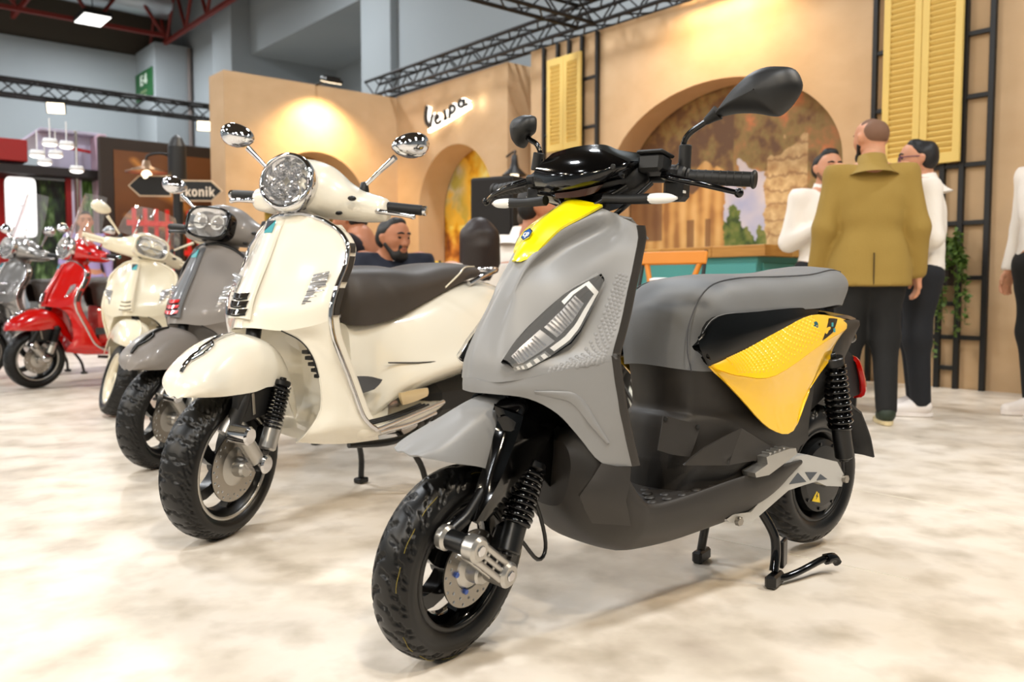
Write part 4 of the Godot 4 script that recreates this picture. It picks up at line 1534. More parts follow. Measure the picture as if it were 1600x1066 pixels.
	tube(st, V3([-0.36, 0.95, 0.03, -0.335, 0.985, 0.04, -0.36, 1.02, 0.06]), 0.005, 7)
	obj("cable", st, M.black_semi, t, ST)
	st = S()
	tube(st, V3([-0.36, 0.95, -0.03, -0.32, 0.975, -0.06, -0.36, 1.02, -0.12]), 0.007, 7)
	obj("cable", st, M.black_semi, t, ST)
	st = S()
	tube(st, V3([-0.38, 0.95, -0.05, -0.35, 0.96, -0.10, -0.40, 1.03, -0.16]), 0.006, 7)
	obj("cable", st, M.black_semi, t, ST)
	for s in [-1, 1]:
		var gx := Vector3(-0.46, 1.046, s * 0.215)
		var ge := Vector3(-0.49, 1.036, s * 0.365)
		st = S()
		rod(st, Vector3(-0.44, 1.05, 0), gx, 0.013, 12)
		obj("handlebar_tube", st, M.black_semi, t, ST)
		st = S()
		rod(st, gx, ge, 0.0165, 24, 0.002)
		rod(st, ge.lerp(gx, 0.06), ge, 0.0205, 24, 0.003)
		rod(st, gx, gx.lerp(ge, 0.05), 0.02, 24, 0.003)
		for k in 7:
			var q := gx.lerp(ge, 0.15 + k * 0.11)
			rod(st, q, q.lerp(ge, 0.035), 0.0172, 24, 0.0005)
		obj("grip", st, M.black_plastic, t, ST)
		st = S()
		rod(st, gx.lerp(ge, -0.28), gx.lerp(ge, 0.0), 0.026, 24, 0.005)
		rod(st, gx.lerp(ge, -0.16), gx.lerp(ge, -0.1), 0.03, 24, 0.003)
		bx(st, Vector3(0.05, 0.05, 0.05), Transform3D(Basis.IDENTITY, gx + Vector3(0.005, -0.03, -s * 0.022)), 0.01)
		obj("switch_housing", st, M.black_plastic, t, ST)
		st = S()
		bx(st, Vector3(0.013, 0.006, 0.001), Transform3D(Basis.IDENTITY, gx + Vector3(0.016, -0.035, s * 0.0035)), 0.0)
		obj("switch_mark", st, M.lamp_white, t, ST)
		st = S()
		if s < 0:
			bx(st, Vector3(0.055, 0.042, 0.062), Transform3D(Basis(Vector3(0, 0, 1), 0.15), Vector3(-0.405, 1.07, s * 0.163)), 0.008)
			bx(st, Vector3(0.06, 0.008, 0.066), Transform3D(Basis(Vector3(0, 0, 1), 0.15), Vector3(-0.407, 1.093, s * 0.163)), 0.003)
		bx(st, Vector3(0.04, 0.03, 0.03), Transform3D(Basis.IDENTITY, Vector3(-0.43, 1.05, s * 0.19)), 0.006)
		obj("brake_reservoir", st, M.black_plastic, t, ST)
		st = S()
		tube(st, V3([-0.40, 1.045, s * 0.19, -0.385, 1.035, s * 0.225, -0.40, 1.02, s * 0.29, -0.435, 1.005, s * 0.345]), [0.010, 0.0085, 0.0065, 0.0055], 8)
		ell(Vector3(-0.437, 1.004, s * 0.35), Vector3(0.0105, 0.0105, 0.0105), st, 14)
		obj("brake_lever", st, M.black_gloss, t, ST)
		# turn signal on its stalk
		var ind := node("turn_signal", t, ST)
		st = S()
		tube(st, V3([-0.33, 0.993, s * 0.08, -0.335, 0.99, s * 0.13, -0.34, 0.99, s * 0.195]), [0.012, 0.011, 0.012], 10)
		obj("stalk", st, M.black_plastic, ind)
		st = S()
		loft(st, [ring2(Vector3(-0.34, 0.99, s * 0.19), 0.012, 0.011), ring2(Vector3(-0.34, 0.99, s * 0.21), 0.015, 0.012), ring2(Vector3(-0.342, 0.99, s * 0.235), 0.013, 0.010), ring2(Vector3(-0.345, 0.99, s * 0.252), 0.004, 0.003)], 2, 4)
		obj("signal_lens", st, M.lamp_white, ind)
	# mirrors
	ST = front
	var mirror := node("rear_view_mirror", t, ST)
	st = S()
	rod(st, Vector3(-0.46, 1.055, -0.207), Vector3(-0.46, 1.125, -0.203), 0.0145, 16, 0.002)
	obj("mirror_clamp", st, M.black_plastic, mirror)
	st = S()
	tube(st, V3([-0.46, 1.1088, -0.2, -0.46, 1.1314, -0.1988, -0.46, 1.1511, -0.2107, -0.46, 1.1693, -0.2365, -0.46, 1.1803, -0.2536]), 0.0068, 12)
	obj("mirror_stem", st, M.black_gloss, mirror)
	st = S()
	tube(st, V3([-0.46, 1.1762, -0.2465, -0.46, 1.1857, -0.259, -0.46, 1.1952, -0.273]), [0.0085, 0.012, 0.017], 16)
	obj("mirror_neck", st, M.black_plastic, mirror)
	mirror_shell(mirror, V3([-0.46, 1.187, -0.2695, -0.46, 1.2047, -0.2778, -0.46, 1.2354, -0.2993, -0.46, 1.2614, -0.3252, -0.46, 1.2779, -0.3475, -0.46, 1.2872, -0.3772, -0.46, 1.2872, -0.4089, -0.46, 1.2812, -0.4313, -0.46, 1.2629, -0.4457, -0.46, 1.2423, -0.451, -0.46, 1.2144, -0.4386, -0.46, 1.1913, -0.4171, -0.46, 1.1869, -0.3983, -0.46, 1.1931, -0.3582, -0.46, 1.1935, -0.3148]), 0.052, M.black_plastic)
	mirror = node("rear_view_mirror", t, ST)
	st = S()
	rod(st, Vector3(-0.46, 1.055, 0.207), Vector3(-0.46, 1.10, 0.203), 0.0145, 16, 0.002)
	obj("mirror_clamp", st, M.black_plastic, mirror)
	st = S()
	tube(st, V3([-0.46, 1.0793, 0.1956, -0.46, 1.1031, 0.2001, -0.46, 1.122, 0.2142, -0.46, 1.1313, 0.2335, -0.46, 1.1408, 0.2488]), 0.0068, 12)
	obj("mirror_stem", st, M.black_gloss, mirror)
	mirror_shell(mirror, V3([-0.46, 1.1392, 0.2404, -0.47, 1.1177, 0.2581, -0.475, 1.1131, 0.2761, -0.48, 1.1281, 0.2963, -0.48, 1.1559, 0.3055, -0.48, 1.1771, 0.3035, -0.475, 1.1894, 0.2861, -0.47, 1.1949, 0.2579, -0.46, 1.1902, 0.2295, -0.455, 1.1736, 0.22, -0.455, 1.1515, 0.2217]), 0.045, M.black_plastic)
	body_of(t)

func ring2(c: Vector3, rx: float, ry: float, n := 12) -> PackedVector3Array:
	var l := PackedVector3Array()
	for i in n:
		var a := TAU * i / n
		l.append(c + Vector3(cos(a) * rx, sin(a) * ry, 0))
	return l

# a mirror housing from its outline: bulges forward (+x), glass on the back
func mirror_shell(parent: Node, outline: PackedVector3Array, depth: float, m: Material):
	var c := Vector3.ZERO
	for p in outline: c += p / outline.size()
	var l := fine(outline, 3, true)
	var g := []
	for k in 6:
		var f := k / 5.0
		var r := PackedVector3Array()
		for p in l:
			var e := c + (p - c) * (cos(f * PI / 2) if k < 5 else 0.02)
			r.append(e + Vector3(depth * sin(f * PI / 2), 0, 0))
		g.append(r)
	var st := S()
	var rim := PackedVector3Array()
	var rim2 := PackedVector3Array()
	for p in l:
		rim.append(p + Vector3(-0.008, 0, 0))
		rim2.append(c + (p - c) * 0.94 + Vector3(-0.008, 0, 0))
	grid(st, [rim2, rim] + g, true)
	obj("mirror_shell", st, m, parent)
	st = S()
	smooth(st)
	for i in rim2.size():
		tri(st, c + Vector3(-0.007, 0, 0), rim2[i] + Vector3(0.001, 0, 0), rim2[(i + 1) % rim2.size()] + Vector3(0.001, 0, 0))
	obj("mirror_glass", st, M.mirror_glass, parent)

func hoop(a: Array) -> PackedVector3Array:
	# left half given from the lower edge to the centre; mirrored to the right
	var l := V3(a)
	var r := mirl(l)
	r.reverse()
	r.remove_at(0)
	l.append_array(r)
	return l

func body_of(t: Node3D):
	var st := S()
	# floor, sides and belly
	var rings := []
	for r in [
		[-0.252, 0.44, 0.44, -0.06, 0.40, -0.085, 0.345, -0.075, 0.30, -0.05, 0.29],
		[-0.285, 0.47, 0.465, -0.09, 0.40, -0.14, 0.32, -0.13, 0.255, -0.08, 0.245],
		[-0.33, 0.44, 0.43, -0.12, 0.37, -0.172, 0.28, -0.168, 0.212, -0.10, 0.20],
		[-0.375, 0.33, 0.33, -0.13, 0.32, -0.18, 0.25, -0.175, 0.19, -0.11, 0.178],
		[-0.42, 0.288, 0.288, -0.13, 0.298, -0.176, 0.24, -0.174, 0.18, -0.11, 0.17],
		[-0.55, 0.288, 0.288, -0.14, 0.299, -0.172, 0.235, -0.172, 0.176, -0.11, 0.166],
		[-0.70, 0.300, 0.300, -0.14, 0.311, -0.170, 0.245, -0.170, 0.184, -0.11, 0.172],
		[-0.83, 0.308, 0.308, -0.14, 0.318, -0.170, 0.255, -0.168, 0.195, -0.11, 0.182],
		[-0.93, 0.312, 0.312, -0.13, 0.322, -0.165, 0.275, -0.162, 0.215, -0.10, 0.205],
		[-1.02, 0.315, 0.315, -0.12, 0.322, -0.155, 0.305, -0.15, 0.28, -0.09, 0.27]]:
		rings.append(ring(V3([r[0], r[1], 0, r[0], r[2], r[3], r[0], r[4], r[5], r[0], r[6], r[7], r[0], r[8], r[9], r[0], r[10], 0])))
	loft(st, rings, 4, 4)
	obj("floor_pan", st, M.dark_plastic, t)
	for s in [1, -1]:
		st = S()
		var rows := [V3([-0.2677, 0.4095, -0.166, -0.3037, 0.4, -0.178, -0.3387, 0.3951, -0.184]), V3([-0.2399, 0.3802, -0.166, -0.277, 0.3731, -0.186, -0.3311, 0.359, -0.188]), V3([-0.2072, 0.3477, -0.164, -0.2564, 0.3517, -0.188, -0.3197, 0.3242, -0.188]), V3([-0.222, 0.3177, -0.162, -0.2662, 0.3151, -0.184, -0.332, 0.2976, -0.184]), V3([-0.2558, 0.2778, -0.15, -0.2937, 0.2729, -0.17, -0.3485, 0.262, -0.176])]
		if s < 0: rows = mir(rows)
		shell(st, rows, 0.012, 1, 1, Vector3(0.3, 0, -s))
		obj("side_wedge", st, M.dark_plastic, t)
	# rubber tread pads on the floor
	st = S()
	lathe(st, V2([0.0, 0.0035, 0.55, 0.003, 0.8, 0.0015, 1.0, -0.001]), Transform3D(Basis.from_scale(Vector3(0.015, 1.0, 0.011)), Vector3.ZERO), 14)
	st.generate_normals()
	var pad := st.commit()
	for i in 10:
		for j in 9:
			var x := -0.415 - i * 0.052 - (0.026 if j % 2 else 0.0)
			var z := -0.128 + j * 0.032
			if x < -0.545 and absf(z) < 0.13 + (x + 0.545) * 0.02 and x < -0.50: 
				if x < -0.50 and absf(z) < 0.118: continue
			var y := 0.288 if x > -0.55 else 0.288 + (-0.55 - x) * 0.075
			inst("tread_pad", pad, M.dark_plastic, t, Transform3D(Basis(UP, 0.3 * ((i + j) % 2)), Vector3(x, y + 0.0006, z)))
	st = S()
	for p in [Vector3(-0.43, 0.291, -0.115), Vector3(-0.80, 0.31, -0.13)]:
		st = S()
		rod(st, p, p + Vector3(0, 0.005, 0), 0.0085, 12)
		obj("floor_screw", st, M.black_semi, t)
	# body under the seat
	var hoops := [
		hoop([-1.12, 0.36, -0.11, -0.80, 0.27, -0.148, -0.64, 0.275, -0.126, -0.59, 0.28, -0.085, -0.565, 0.28, 0.0]),
		hoop([-1.12, 0.38, -0.11, -0.80, 0.325, -0.15, -0.64, 0.338, -0.126, -0.59, 0.348, -0.085, -0.567, 0.35, 0.0]),
		hoop([-1.12, 0.40, -0.11, -0.80, 0.345, -0.15, -0.642, 0.36, -0.125, -0.592, 0.37, -0.085, -0.57, 0.373, 0.0]),
		hoop([-1.12, 0.44, -0.115, -0.82, 0.445, -0.143, -0.655, 0.45, -0.122, -0.605, 0.46, -0.083, -0.583, 0.463, 0.0]),
		hoop([-1.12, 0.475, -0.12, -0.83, 0.475, -0.132, -0.66, 0.478, -0.112, -0.62, 0.48, -0.075, -0.60, 0.482, 0.0]),
		hoop([-1.12, 0.53, -0.125, -0.83, 0.53, -0.132, -0.665, 0.53, -0.113, -0.617, 0.53, -0.08, -0.595, 0.53, 0.0]),
		hoop([-1.12, 0.62, -0.13, -0.83, 0.615, -0.142, -0.668, 0.60, -0.125, -0.605, 0.60, -0.083, -0.58, 0.60, 0.0])]
	st = S()
	shell(st, hoops, 0.004, 4, 3, Vector3(1, 0, 0))
	obj("under_seat_body", st, M.dark_plastic, t)
	# facetted wing over the foot rest
	for s in [1, -1]:
		st = S()
		var f := V3([-0.5588, 0.3644, -0.142, -0.7433, 0.4375, -0.166, -0.6853, 0.3532, -0.172, -0.9389, 0.344, -0.158, -0.613, 0.4018, -0.158])
		if s < 0: f = mirl(f)
		var out := Vector3(0, 0.2, -s)
		shell(st, [PackedVector3Array([f[0], f[4], f[1]]), PackedVector3Array([f[0].lerp(f[2], 0.5), f[4].lerp(f[2], 0.5), f[1].lerp(f[2], 0.5)]), PackedVector3Array([f[2], f[2] + Vector3(0, 0.001, 0), f[2] + Vector3(0, 0.002, 0)])], 0.006, 2, 2, out, 0.002)
		shell(st, [PackedVector3Array([f[1], f[1].lerp(f[3], 0.5), f[3]]), PackedVector3Array([f[2], f[2].lerp(f[3], 0.5), f[3] + Vector3(0, -0.004, 0)])], 0.006, 2, 2, out, 0.002)
		obj("side_facet", st, M.dark_plastic, t)
	st = S()
	var ap := [V3([-0.5245, 0.4809, -0.107, -0.5756, 0.4667, -0.118, -0.6341, 0.4514, -0.128]), V3([-0.5086, 0.4374, -0.112, -0.5557, 0.4249, -0.124, -0.6088, 0.4143, -0.134]), V3([-0.4971, 0.4027, -0.115, -0.5394, 0.3889, -0.127, -0.5861, 0.38, -0.136])]
	shell(st, ap, 0.003, 3, 3, Vector3(0.6, 0, -1), 0.0025)
	obj("access_panel", st, M.dark_plastic, t)
	st = S()
	for q in V3([-0.5302, 0.4746, -0.11, -0.6223, 0.4481, -0.13]):
		st = S()
		rod(st, q, q + Vector3(0.006, 0, -0.006), 0.005, 10)
		obj("panel_screw", st, M.black_semi, t)
	# seat
	hoops = [
		hoop([-0.665, 0.580, -0.137, -0.628, 0.582, -0.122, -0.595, 0.587, -0.088, -0.575, 0.592, -0.045, -0.57, 0.594, 0.0]),
		hoop([-0.672, 0.64, -0.147, -0.632, 0.65, -0.132, -0.594, 0.66, -0.095, -0.574, 0.666, -0.048, -0.568, 0.668, 0.0]),
		hoop([-0.69, 0.695, -0.153, -0.645, 0.718, -0.14, -0.612, 0.732, -0.102, -0.595, 0.74, -0.05, -0.59, 0.743, 0.0]),
		hoop([-0.73, 0.718, -0.153, -0.70, 0.765, -0.145, -0.675, 0.788, -0.11, -0.663, 0.797, -0.052, -0.658, 0.80, 0.0]),
		hoop([-0.81, 0.722, -0.153, -0.80, 0.775, -0.15, -0.785, 0.806, -0.115, -0.775, 0.816, -0.052, -0.77, 0.818, 0.0]),
		hoop([-0.95, 0.725, -0.152, -0.95, 0.778, -0.15, -0.95, 0.811, -0.117, -0.95, 0.820, -0.052, -0.95, 0.822, 0.0]),
		hoop([-1.10, 0.728, -0.148, -1.10, 0.785, -0.148, -1.10, 0.818, -0.115, -1.10, 0.828, -0.052, -1.10, 0.83, 0.0]),
		hoop([-1.20, 0.735, -0.137, -1.21, 0.795, -0.138, -1.215, 0.833, -0.105, -1.215, 0.843, -0.048, -1.215, 0.846, 0.0]),
		hoop([-1.255, 0.733, -0.122, -1.285, 0.792, -0.122, -1.295, 0.828, -0.09, -1.295, 0.838, -0.04, -1.295, 0.840, 0.0]),
		hoop([-1.275, 0.726, -0.09, -1.318, 0.772, -0.088, -1.335, 0.805, -0.065, -1.338, 0.815, -0.03, -1.338, 0.817, 0.0]),
		hoop([-1.28, 0.72, -0.055, -1.328, 0.748, -0.052, -1.348, 0.775, -0.038, -1.352, 0.782, -0.018, -1.352, 0.783, 0.0]),
		hoop([-1.27, 0.715, -0.045, -1.305, 0.72, -0.042, -1.32, 0.725, -0.03, -1.325, 0.726, -0.012, -1.325, 0.727, 0.0])]
	st = S()
	shell(st, hoops, 0.012, 4, 4, Vector3(0, 1, 0))
	obj("seat", st, M.seat_grey, t)
	st = S()
	for s in [1, -1]:
		var seam := V3([-0.60, 0.583, -0.127 * s, -0.592, 0.64, -0.120 * s, -0.602, 0.712, -0.122 * s, -0.668, 0.784, -0.118 * s, -0.785, 0.808, -0.117 * s, -0.95, 0.813, -0.119 * s, -1.10, 0.820, -0.117 * s, -1.215, 0.834, -0.107 * s, -1.293, 0.830, -0.091 * s])
		st = S()
		tube(st, seam, 0.0016, 5, 5)
		obj("seat_seam", st, mat(Color(0.3, 0.3, 0.31), 0.7), t)
	for s in [1, -1]:
		# black gloss pad under the seat
		var rows := [
			V3([-0.577, 0.6637, -0.168, -0.6485, 0.7144, -0.162, -0.8068, 0.7222, -0.155, -0.9994, 0.7289, -0.147, -1.1244, 0.7232, -0.13]),
			V3([-0.5633, 0.6496, -0.174, -0.635, 0.6647, -0.168, -0.7723, 0.6835, -0.166, -0.9454, 0.7049, -0.157, -1.1061, 0.7166, -0.136]),
			V3([-0.5774, 0.6325, -0.172, -0.629, 0.6237, -0.166, -0.758, 0.6538, -0.164, -0.9166, 0.6873, -0.158, -1.0909, 0.7117, -0.138]),
			V3([-0.6012, 0.6188, -0.164, -0.6372, 0.5995, -0.154, -0.7591, 0.628, -0.156, -0.9048, 0.671, -0.155, -1.079, 0.7067, -0.138])]
		if s < 0: rows = mir(rows)
		st = S()
		shell(st, rows, 0.02, 4, 4, Vector3(0, 0, -s), 0.006)
		obj("seat_side_pad", st, M.pad_black, t)
		st = S()
		tube(st, rows[0], 0.0012, 5, 6)
		obj("pad_stitching", st, mat(Color(0.5, 0.5, 0.5), 0.6), t)
		# yellow panel: upper face and lower scoop
		var top := V3([-0.63, 0.6, -0.156, -0.6895, 0.6126, -0.16, -0.7612, 0.6314, -0.162, -0.8935, 0.6716, -0.161, -1.0575, 0.7091, -0.148, -1.2238, 0.6998, -0.122, -1.3582, 0.6828, -0.09])
		var crease := V3([-0.6312, 0.5985, -0.157, -0.6631, 0.5836, -0.168, -0.729, 0.5679, -0.178, -0.8446, 0.5632, -0.19, -1.0881, 0.6328, -0.165, -1.2271, 0.6565, -0.133, -1.362, 0.6751, -0.09])
		var low := V3([-0.6349, 0.5952, -0.156, -0.6737, 0.5638, -0.16, -0.7427, 0.509, -0.165, -0.8531, 0.4267, -0.168, -0.9619, 0.4087, -0.166, -1.0491, 0.5167, -0.158, -1.3528, 0.6489, -0.09])
		var mid_low := PackedVector3Array()
		var mid_up := PackedVector3Array()
		for i in 7:
			mid_low.append(crease[i].lerp(low[i], 0.5) + Vector3(0, 0, 0.004))
			mid_up.append(crease[i].lerp(top[i], 0.5) + Vector3(0, 0, -0.002))
		var up_rows := [top, mid_up, crease]
		var low_rows := [crease, mid_low, low]
		if s < 0:
			up_rows = mir(up_rows)
			low_rows = mir(low_rows)
		var panel := node("side_panel", t)
		st = S()
		shell(st, up_rows, 0.006, 4, 4, Vector3(0, 0, -s), 0.002)
		shell(st, low_rows, 0.006, 4, 4, Vector3(0, 0, -s), 0.002)
		obj("panel_skin", st, M.yellow, panel)
		var g := refine(up_rows, 4, 4)
		var pts := []
		for i in 12:
			for j in 44:
				var v := 0.12 + i * 0.15
				var u := 0.9 + j * 0.125 + (0.062 if i % 2 else 0.0)
				if u < 4.05 and v < 1.75 and u > 0.9 + v * 0.5:
					var q := at_uv(g, u, v, 4)
					if q[1].dot(Vector3(0, 0, -s)) < 0: q[1] = -q[1]
					q[0] += q[1] * 0.002
					pts.append(q)
		dots(panel, "embossed_dots", M.yellow, pts, Vector3(0.0058, 0.002, 0))
		st = S()
		var stripe := [V3([-1.1612, 0.6979, -0.135, -1.1867, 0.6972, -0.131, -1.2142, 0.6946, -0.126]), V3([-1.1245, 0.6692, -0.147, -1.1558, 0.6715, -0.141, -1.1892, 0.674, -0.136]), V3([-1.0897, 0.6395, -0.16, -1.1235, 0.6467, -0.154, -1.1578, 0.6558, -0.148])]
		if s < 0: stripe = mir(stripe)
		shell(st, stripe, 0.004, 2, 2, Vector3(0, 0, -s), 0.007)
		obj("black_stripe", st, M.black_semi, panel)
		st = S()
		for q in [[1294, 506, -0.139], [1297, 517, -0.145]]:
			pass
		var bb := V3([-1.0689, 0.6813, -0.149, -1.1601, 0.682, -0.14, -1.1654, 0.666, -0.143])
		if s < 0: bb = mirl(bb)
		lathe(st, V2([0.0, 0.0, 0.011, 0.0, 0.012, 0.002, 0.010, 0.003, 0.0, 0.003]), Transform3D(Basis(Vector3.RIGHT, -PI / 2 * s), bb[0] + Vector3(0, 0, -0.007 * s)), 18, true)
		obj("round_badge", st, mat(Color(0.25, 0.5, 0.55), 0.2, 0.6), panel)
		for k in 2:
			st = S()
			bx(st, Vector3(0.009, 0.011, 0.001), Transform3D(Basis.IDENTITY, bb[k + 1] + Vector3(0, 0, -0.011 * s)), 0.0)
			obj("stripe_mark", st, M.badge_teal, panel)
	# tail
	st = S()
	shell(st, [V3([-1.14, 0.70, 0.12, -1.14, 0.715, 0.0, -1.14, 0.70, -0.12]), V3([-1.28, 0.705, 0.115, -1.28, 0.718, 0.0, -1.28, 0.705, -0.115]), V3([-1.40, 0.692, 0.08, -1.40, 0.705, 0.0, -1.40, 0.692, -0.08])], 0.01, 4, 4, UP)
	obj("tail_top", st, paint(Color(0.12, 0.075, 0.04), 0.3, 0.8), t)
	st = S()
	loft(st, [ring(V3([-1.10, 0.70, 0, -1.10, 0.69, -0.12, -1.10, 0.42, -0.10, -1.10, 0.38, 0])), ring(V3([-1.25, 0.70, 0, -1.25, 0.69, -0.12, -1.25, 0.50, -0.10, -1.25, 0.47, 0])), ring(V3([-1.42, 0.69, 0, -1.42, 0.685, -0.08, -1.42, 0.64, -0.06, -1.42, 0.63, 0]))], 3, 3)
	obj("tail_core", st, M.black_plastic, t)
	st = S()
	var tl := V3([-1.36, 0.64, 0, -1.44, 0.60, 0, -1.485, 0.57, 0, -1.515, 0.50, 0, -1.52, 0.455, 0, -1.42, 0.44, 0, -1.34, 0.47, 0, -1.30, 0.55, 0])
	var poly := PackedVector2Array()
	for p in tl: poly.append(Vector2(p.x, p.y))
	prism(st, poly, 0.11, Transform3D(Basis.IDENTITY, Vector3(0.045, 0, -0.055)), 0.012)
	obj("tail_bracket", st, M.black_plastic, t)
	st = S()
	ell(Vector3(-1.39, 0.635, -0.07), Vector3(0.03, 0.018, 0.012), st)
	obj("bracket_knob", st, M.black_gloss, t)
	st = S()
	rows_lens(st)
	obj("tail_light", st, M.red_lens, t)
	st = S()
	shell(st, [V3([-1.48, 0.40, -0.06, -1.50, 0.40, 0.0, -1.48, 0.40, 0.06]), V3([-1.535, 0.32, -0.06, -1.55, 0.32, 0.0, -1.535, 0.32, 0.06]), V3([-1.56, 0.25, -0.062, -1.58, 0.25, 0.0, -1.56, 0.25, 0.062])], 0.006, 3, 4, Vector3(-1, 0, 0))
	shell(st, [V3([-1.10, 0.48, -0.07, -1.10, 0.50, 0.0, -1.10, 0.48, 0.07]), V3([-1.30, 0.475, -0.075, -1.30, 0.50, 0.0, -1.30, 0.475, 0.075]), V3([-1.48, 0.40, -0.06, -1.50, 0.40, 0.0, -1.48, 0.40, 0.06])], 0.006, 3, 4, UP)
	obj("rear_mudguard", st, M.black_plastic, t)
	# rear wheel with the motor in its hub
	var w := wheel(t, "rear_wheel", Transform3D(Basis.IDENTITY, Vector3(-1.285, 0.226, 0)), 0.210, 0.108, 0.134, tyre_mesh(0.210, 0.108, 0.134, 0, 260, 40), M.black_semi, M.black_semi, 0)
	st = S()
	spin(st, [0.0, -0.068, 0.028, -0.068, 0.034, -0.06, 0.09, -0.056, 0.108, -0.05, 0.112, -0.03, 0.112, 0.05, 0.0, 0.06], 36, true)
	for k in 9:
		var a := TAU * k / 9
		rod(st, Vector3(cos(a) * 0.098, sin(a) * 0.098, -0.05), Vector3(cos(a) * 0.098, sin(a) * 0.098, -0.058), 0.005, 8)
	obj("hub_motor", st, M.black_semi, w)
	st = S()
	prism(st, V2([-0.022, -0.018, 0.022, -0.018, 0.0, 0.024]), 0.001, Transform3D(Basis(UP, PI).rotated(Vector3(0, 0, 1), 0.25), Vector3(0.035, -0.055, -0.0575)))
	obj("warning_sticker", st, mat(Color(0.95, 0.80, 0.05), 0.4), w)
	st = S()
	prism(st, V2([0.002, 0.012, -0.006, -0.002, -0.001, -0.002, -0.003, -0.012, 0.006, 0.001, 0.001, 0.001]), 0.0014, Transform3D(Basis(UP, PI).rotated(Vector3(0, 0, 1), 0.25), Vector3(0.035, -0.055, -0.0575)))
	obj("warning_bolt", st, M.black_semi, w)
	# swing arm and foot rest
	for s in [1, -1]:
		var o := V3([-0.7133, 0.2102, -0.145, -0.7382, 0.219, -0.145, -0.8108, 0.2122, -0.145, -0.9759, 0.3169, -0.145, -0.9986, 0.3322, -0.145, -1.0518, 0.3319, -0.145, -1.2017, 0.2932, -0.145, -1.2374, 0.2525, -0.145, -1.229, 0.2186, -0.145, -1.151, 0.2316, -0.145, -1.1004, 0.2513, -0.145, -1.0398, 0.2492, -0.145, -0.9711, 0.2451, -0.145, -0.9192, 0.2254, -0.145, -0.8539, 0.2002, -0.145, -0.8142, 0.1851, -0.145, -0.7802, 0.1826, -0.145, -0.7261, 0.2, -0.145])
		poly = PackedVector2Array()
		for p in o: poly.append(Vector2(p.x, p.y))
		var arm := node("swing_arm", t)
		st = S()
		prism(st, poly, 0.034, Transform3D(Basis(Vector3(1, 0, 0), Vector3(0, 1, 0), Vector3(0, 0, -1)) if s > 0 else Basis.IDENTITY, Vector3(0, 0, -0.116 * s)), 0.005)
		obj("arm", st, mat(Color(0.74, 0.735, 0.72), 0.38, 0.35), arm)
		for tr in [V3([-0.9718, 0.2616, -0.151, -1.0117, 0.2873, -0.151, -1.0513, 0.2574, -0.151]), V3([-1.0444, 0.2847, -0.151, -1.1023, 0.277, -0.151, -1.0694, 0.2584, -0.151]), V3([-1.1001, 0.2542, -0.151, -1.1181, 0.2696, -0.151, -1.1534, 0.2504, -0.151])]:
			st = S()
			poly = PackedVector2Array()
			for p in tr: poly.append(Vector2(p.x, p.y))
			prism(st, poly, 0.0008, Transform3D(Basis(Vector3(1, 0, 0), Vector3(0, 1, 0), Vector3(0, 0, -1)) if s > 0 else Basis.IDENTITY, Vector3(0, 0, -0.1502 * s)))
			obj("arm_dark_plate", st, mat(Color(0.30, 0.32, 0.35), 0.5, 0.2), arm)  # dark plates on the solid arm in place of its openings
		st = S()
		var nut := V3([-1.2363, 0.2406, -0.15, -0.7552, 0.1994, -0.15])
		for q in nut:
			st = S()
			rod(st, Vector3(q.x, q.y, -0.148 * s), Vector3(q.x, q.y, -0.162 * s), 0.012, 6)
			obj("arm_bolt", st, M.steel, arm)
		var fp := V3([-0.7625, 0.3271, -0.19, -0.768, 0.3151, -0.19, -0.8203, 0.3145, -0.19, -0.9395, 0.3539, -0.19, -0.9333, 0.3697, -0.19, -0.9053, 0.3713, -0.19, -0.8083, 0.3614, -0.19, -0.8141, 0.3429, -0.19])
		poly = PackedVector2Array()
		for p in fp: poly.append(Vector2(p.x, p.y))
		st = S()
		prism(st, poly, 0.04, Transform3D(Basis(Vector3(1, 0, 0), Vector3(0, 1, 0), Vector3(0, 0, -1)) if s > 0 else Basis.IDENTITY, Vector3(0, 0, -0.155 * s)), 0.003)
		for k in 4:
			var q := fp[5].lerp(fp[6], 0.15 + k * 0.2)
			bx(st, Vector3(0.008, 0.006, 0.03), Transform3D(Basis.IDENTITY, Vector3(q.x, q.y + 0.002, -0.175 * s)), 0.001)
		obj("foot_rest", st, M.satin, t)
	for s in [1, -1]:
		shock(t, Vector3(-1.20, 0.60, -0.125 * s), Vector3(-1.275, 0.285, -0.13 * s), 0.031, Transform3D.IDENTITY, 10.0)
	# centre stand and side stand
	var cs := node("centre_stand", t)
	st = S()
	tube(st, V3([-0.891, 0.1992, -0.12, -0.9131, 0.1559, -0.135, -0.9224, 0.1222, -0.145, -0.9194, 0.0794, -0.15, -0.9051, 0.0407, -0.155]), 0.0125, 10)
	obj("stand_leg", st, M.black_gloss, cs)
	st = S()
	tube(st, V3([-0.9444, 0.1492, 0.02, -0.9318, 0.1395, 0.05, -0.9305, 0.1231, 0.085, -0.9267, 0.0825, 0.095, -0.9198, 0.0285, 0.1]), 0.0125, 10)
	obj("stand_leg", st, M.black_gloss, cs)
	st = S()
	var pads := V3([-0.9083, 0.028, -0.155, -0.9227, 0.0205, 0.1])
	for p in pads:
		st = S()
		bx(st, Vector3(0.075, 0.035, 0.03), Transform3D(Basis(UP, 0.3), Vector3(p.x, 0.0185, p.z)), 0.006)
		obj("stand_foot", st, M.black_semi, cs)
	st = S()
	var lug := V3([-0.9827, 0.0692, -0.13])[0]
	bx(st, Vector3(0.05, 0.075, 0.012), Transform3D(Basis(UP, 0.4), lug), 0.003)
	obj("stand_lug", st, M.black_semi, cs)
	var ss := node("side_stand", t)
	st = S()
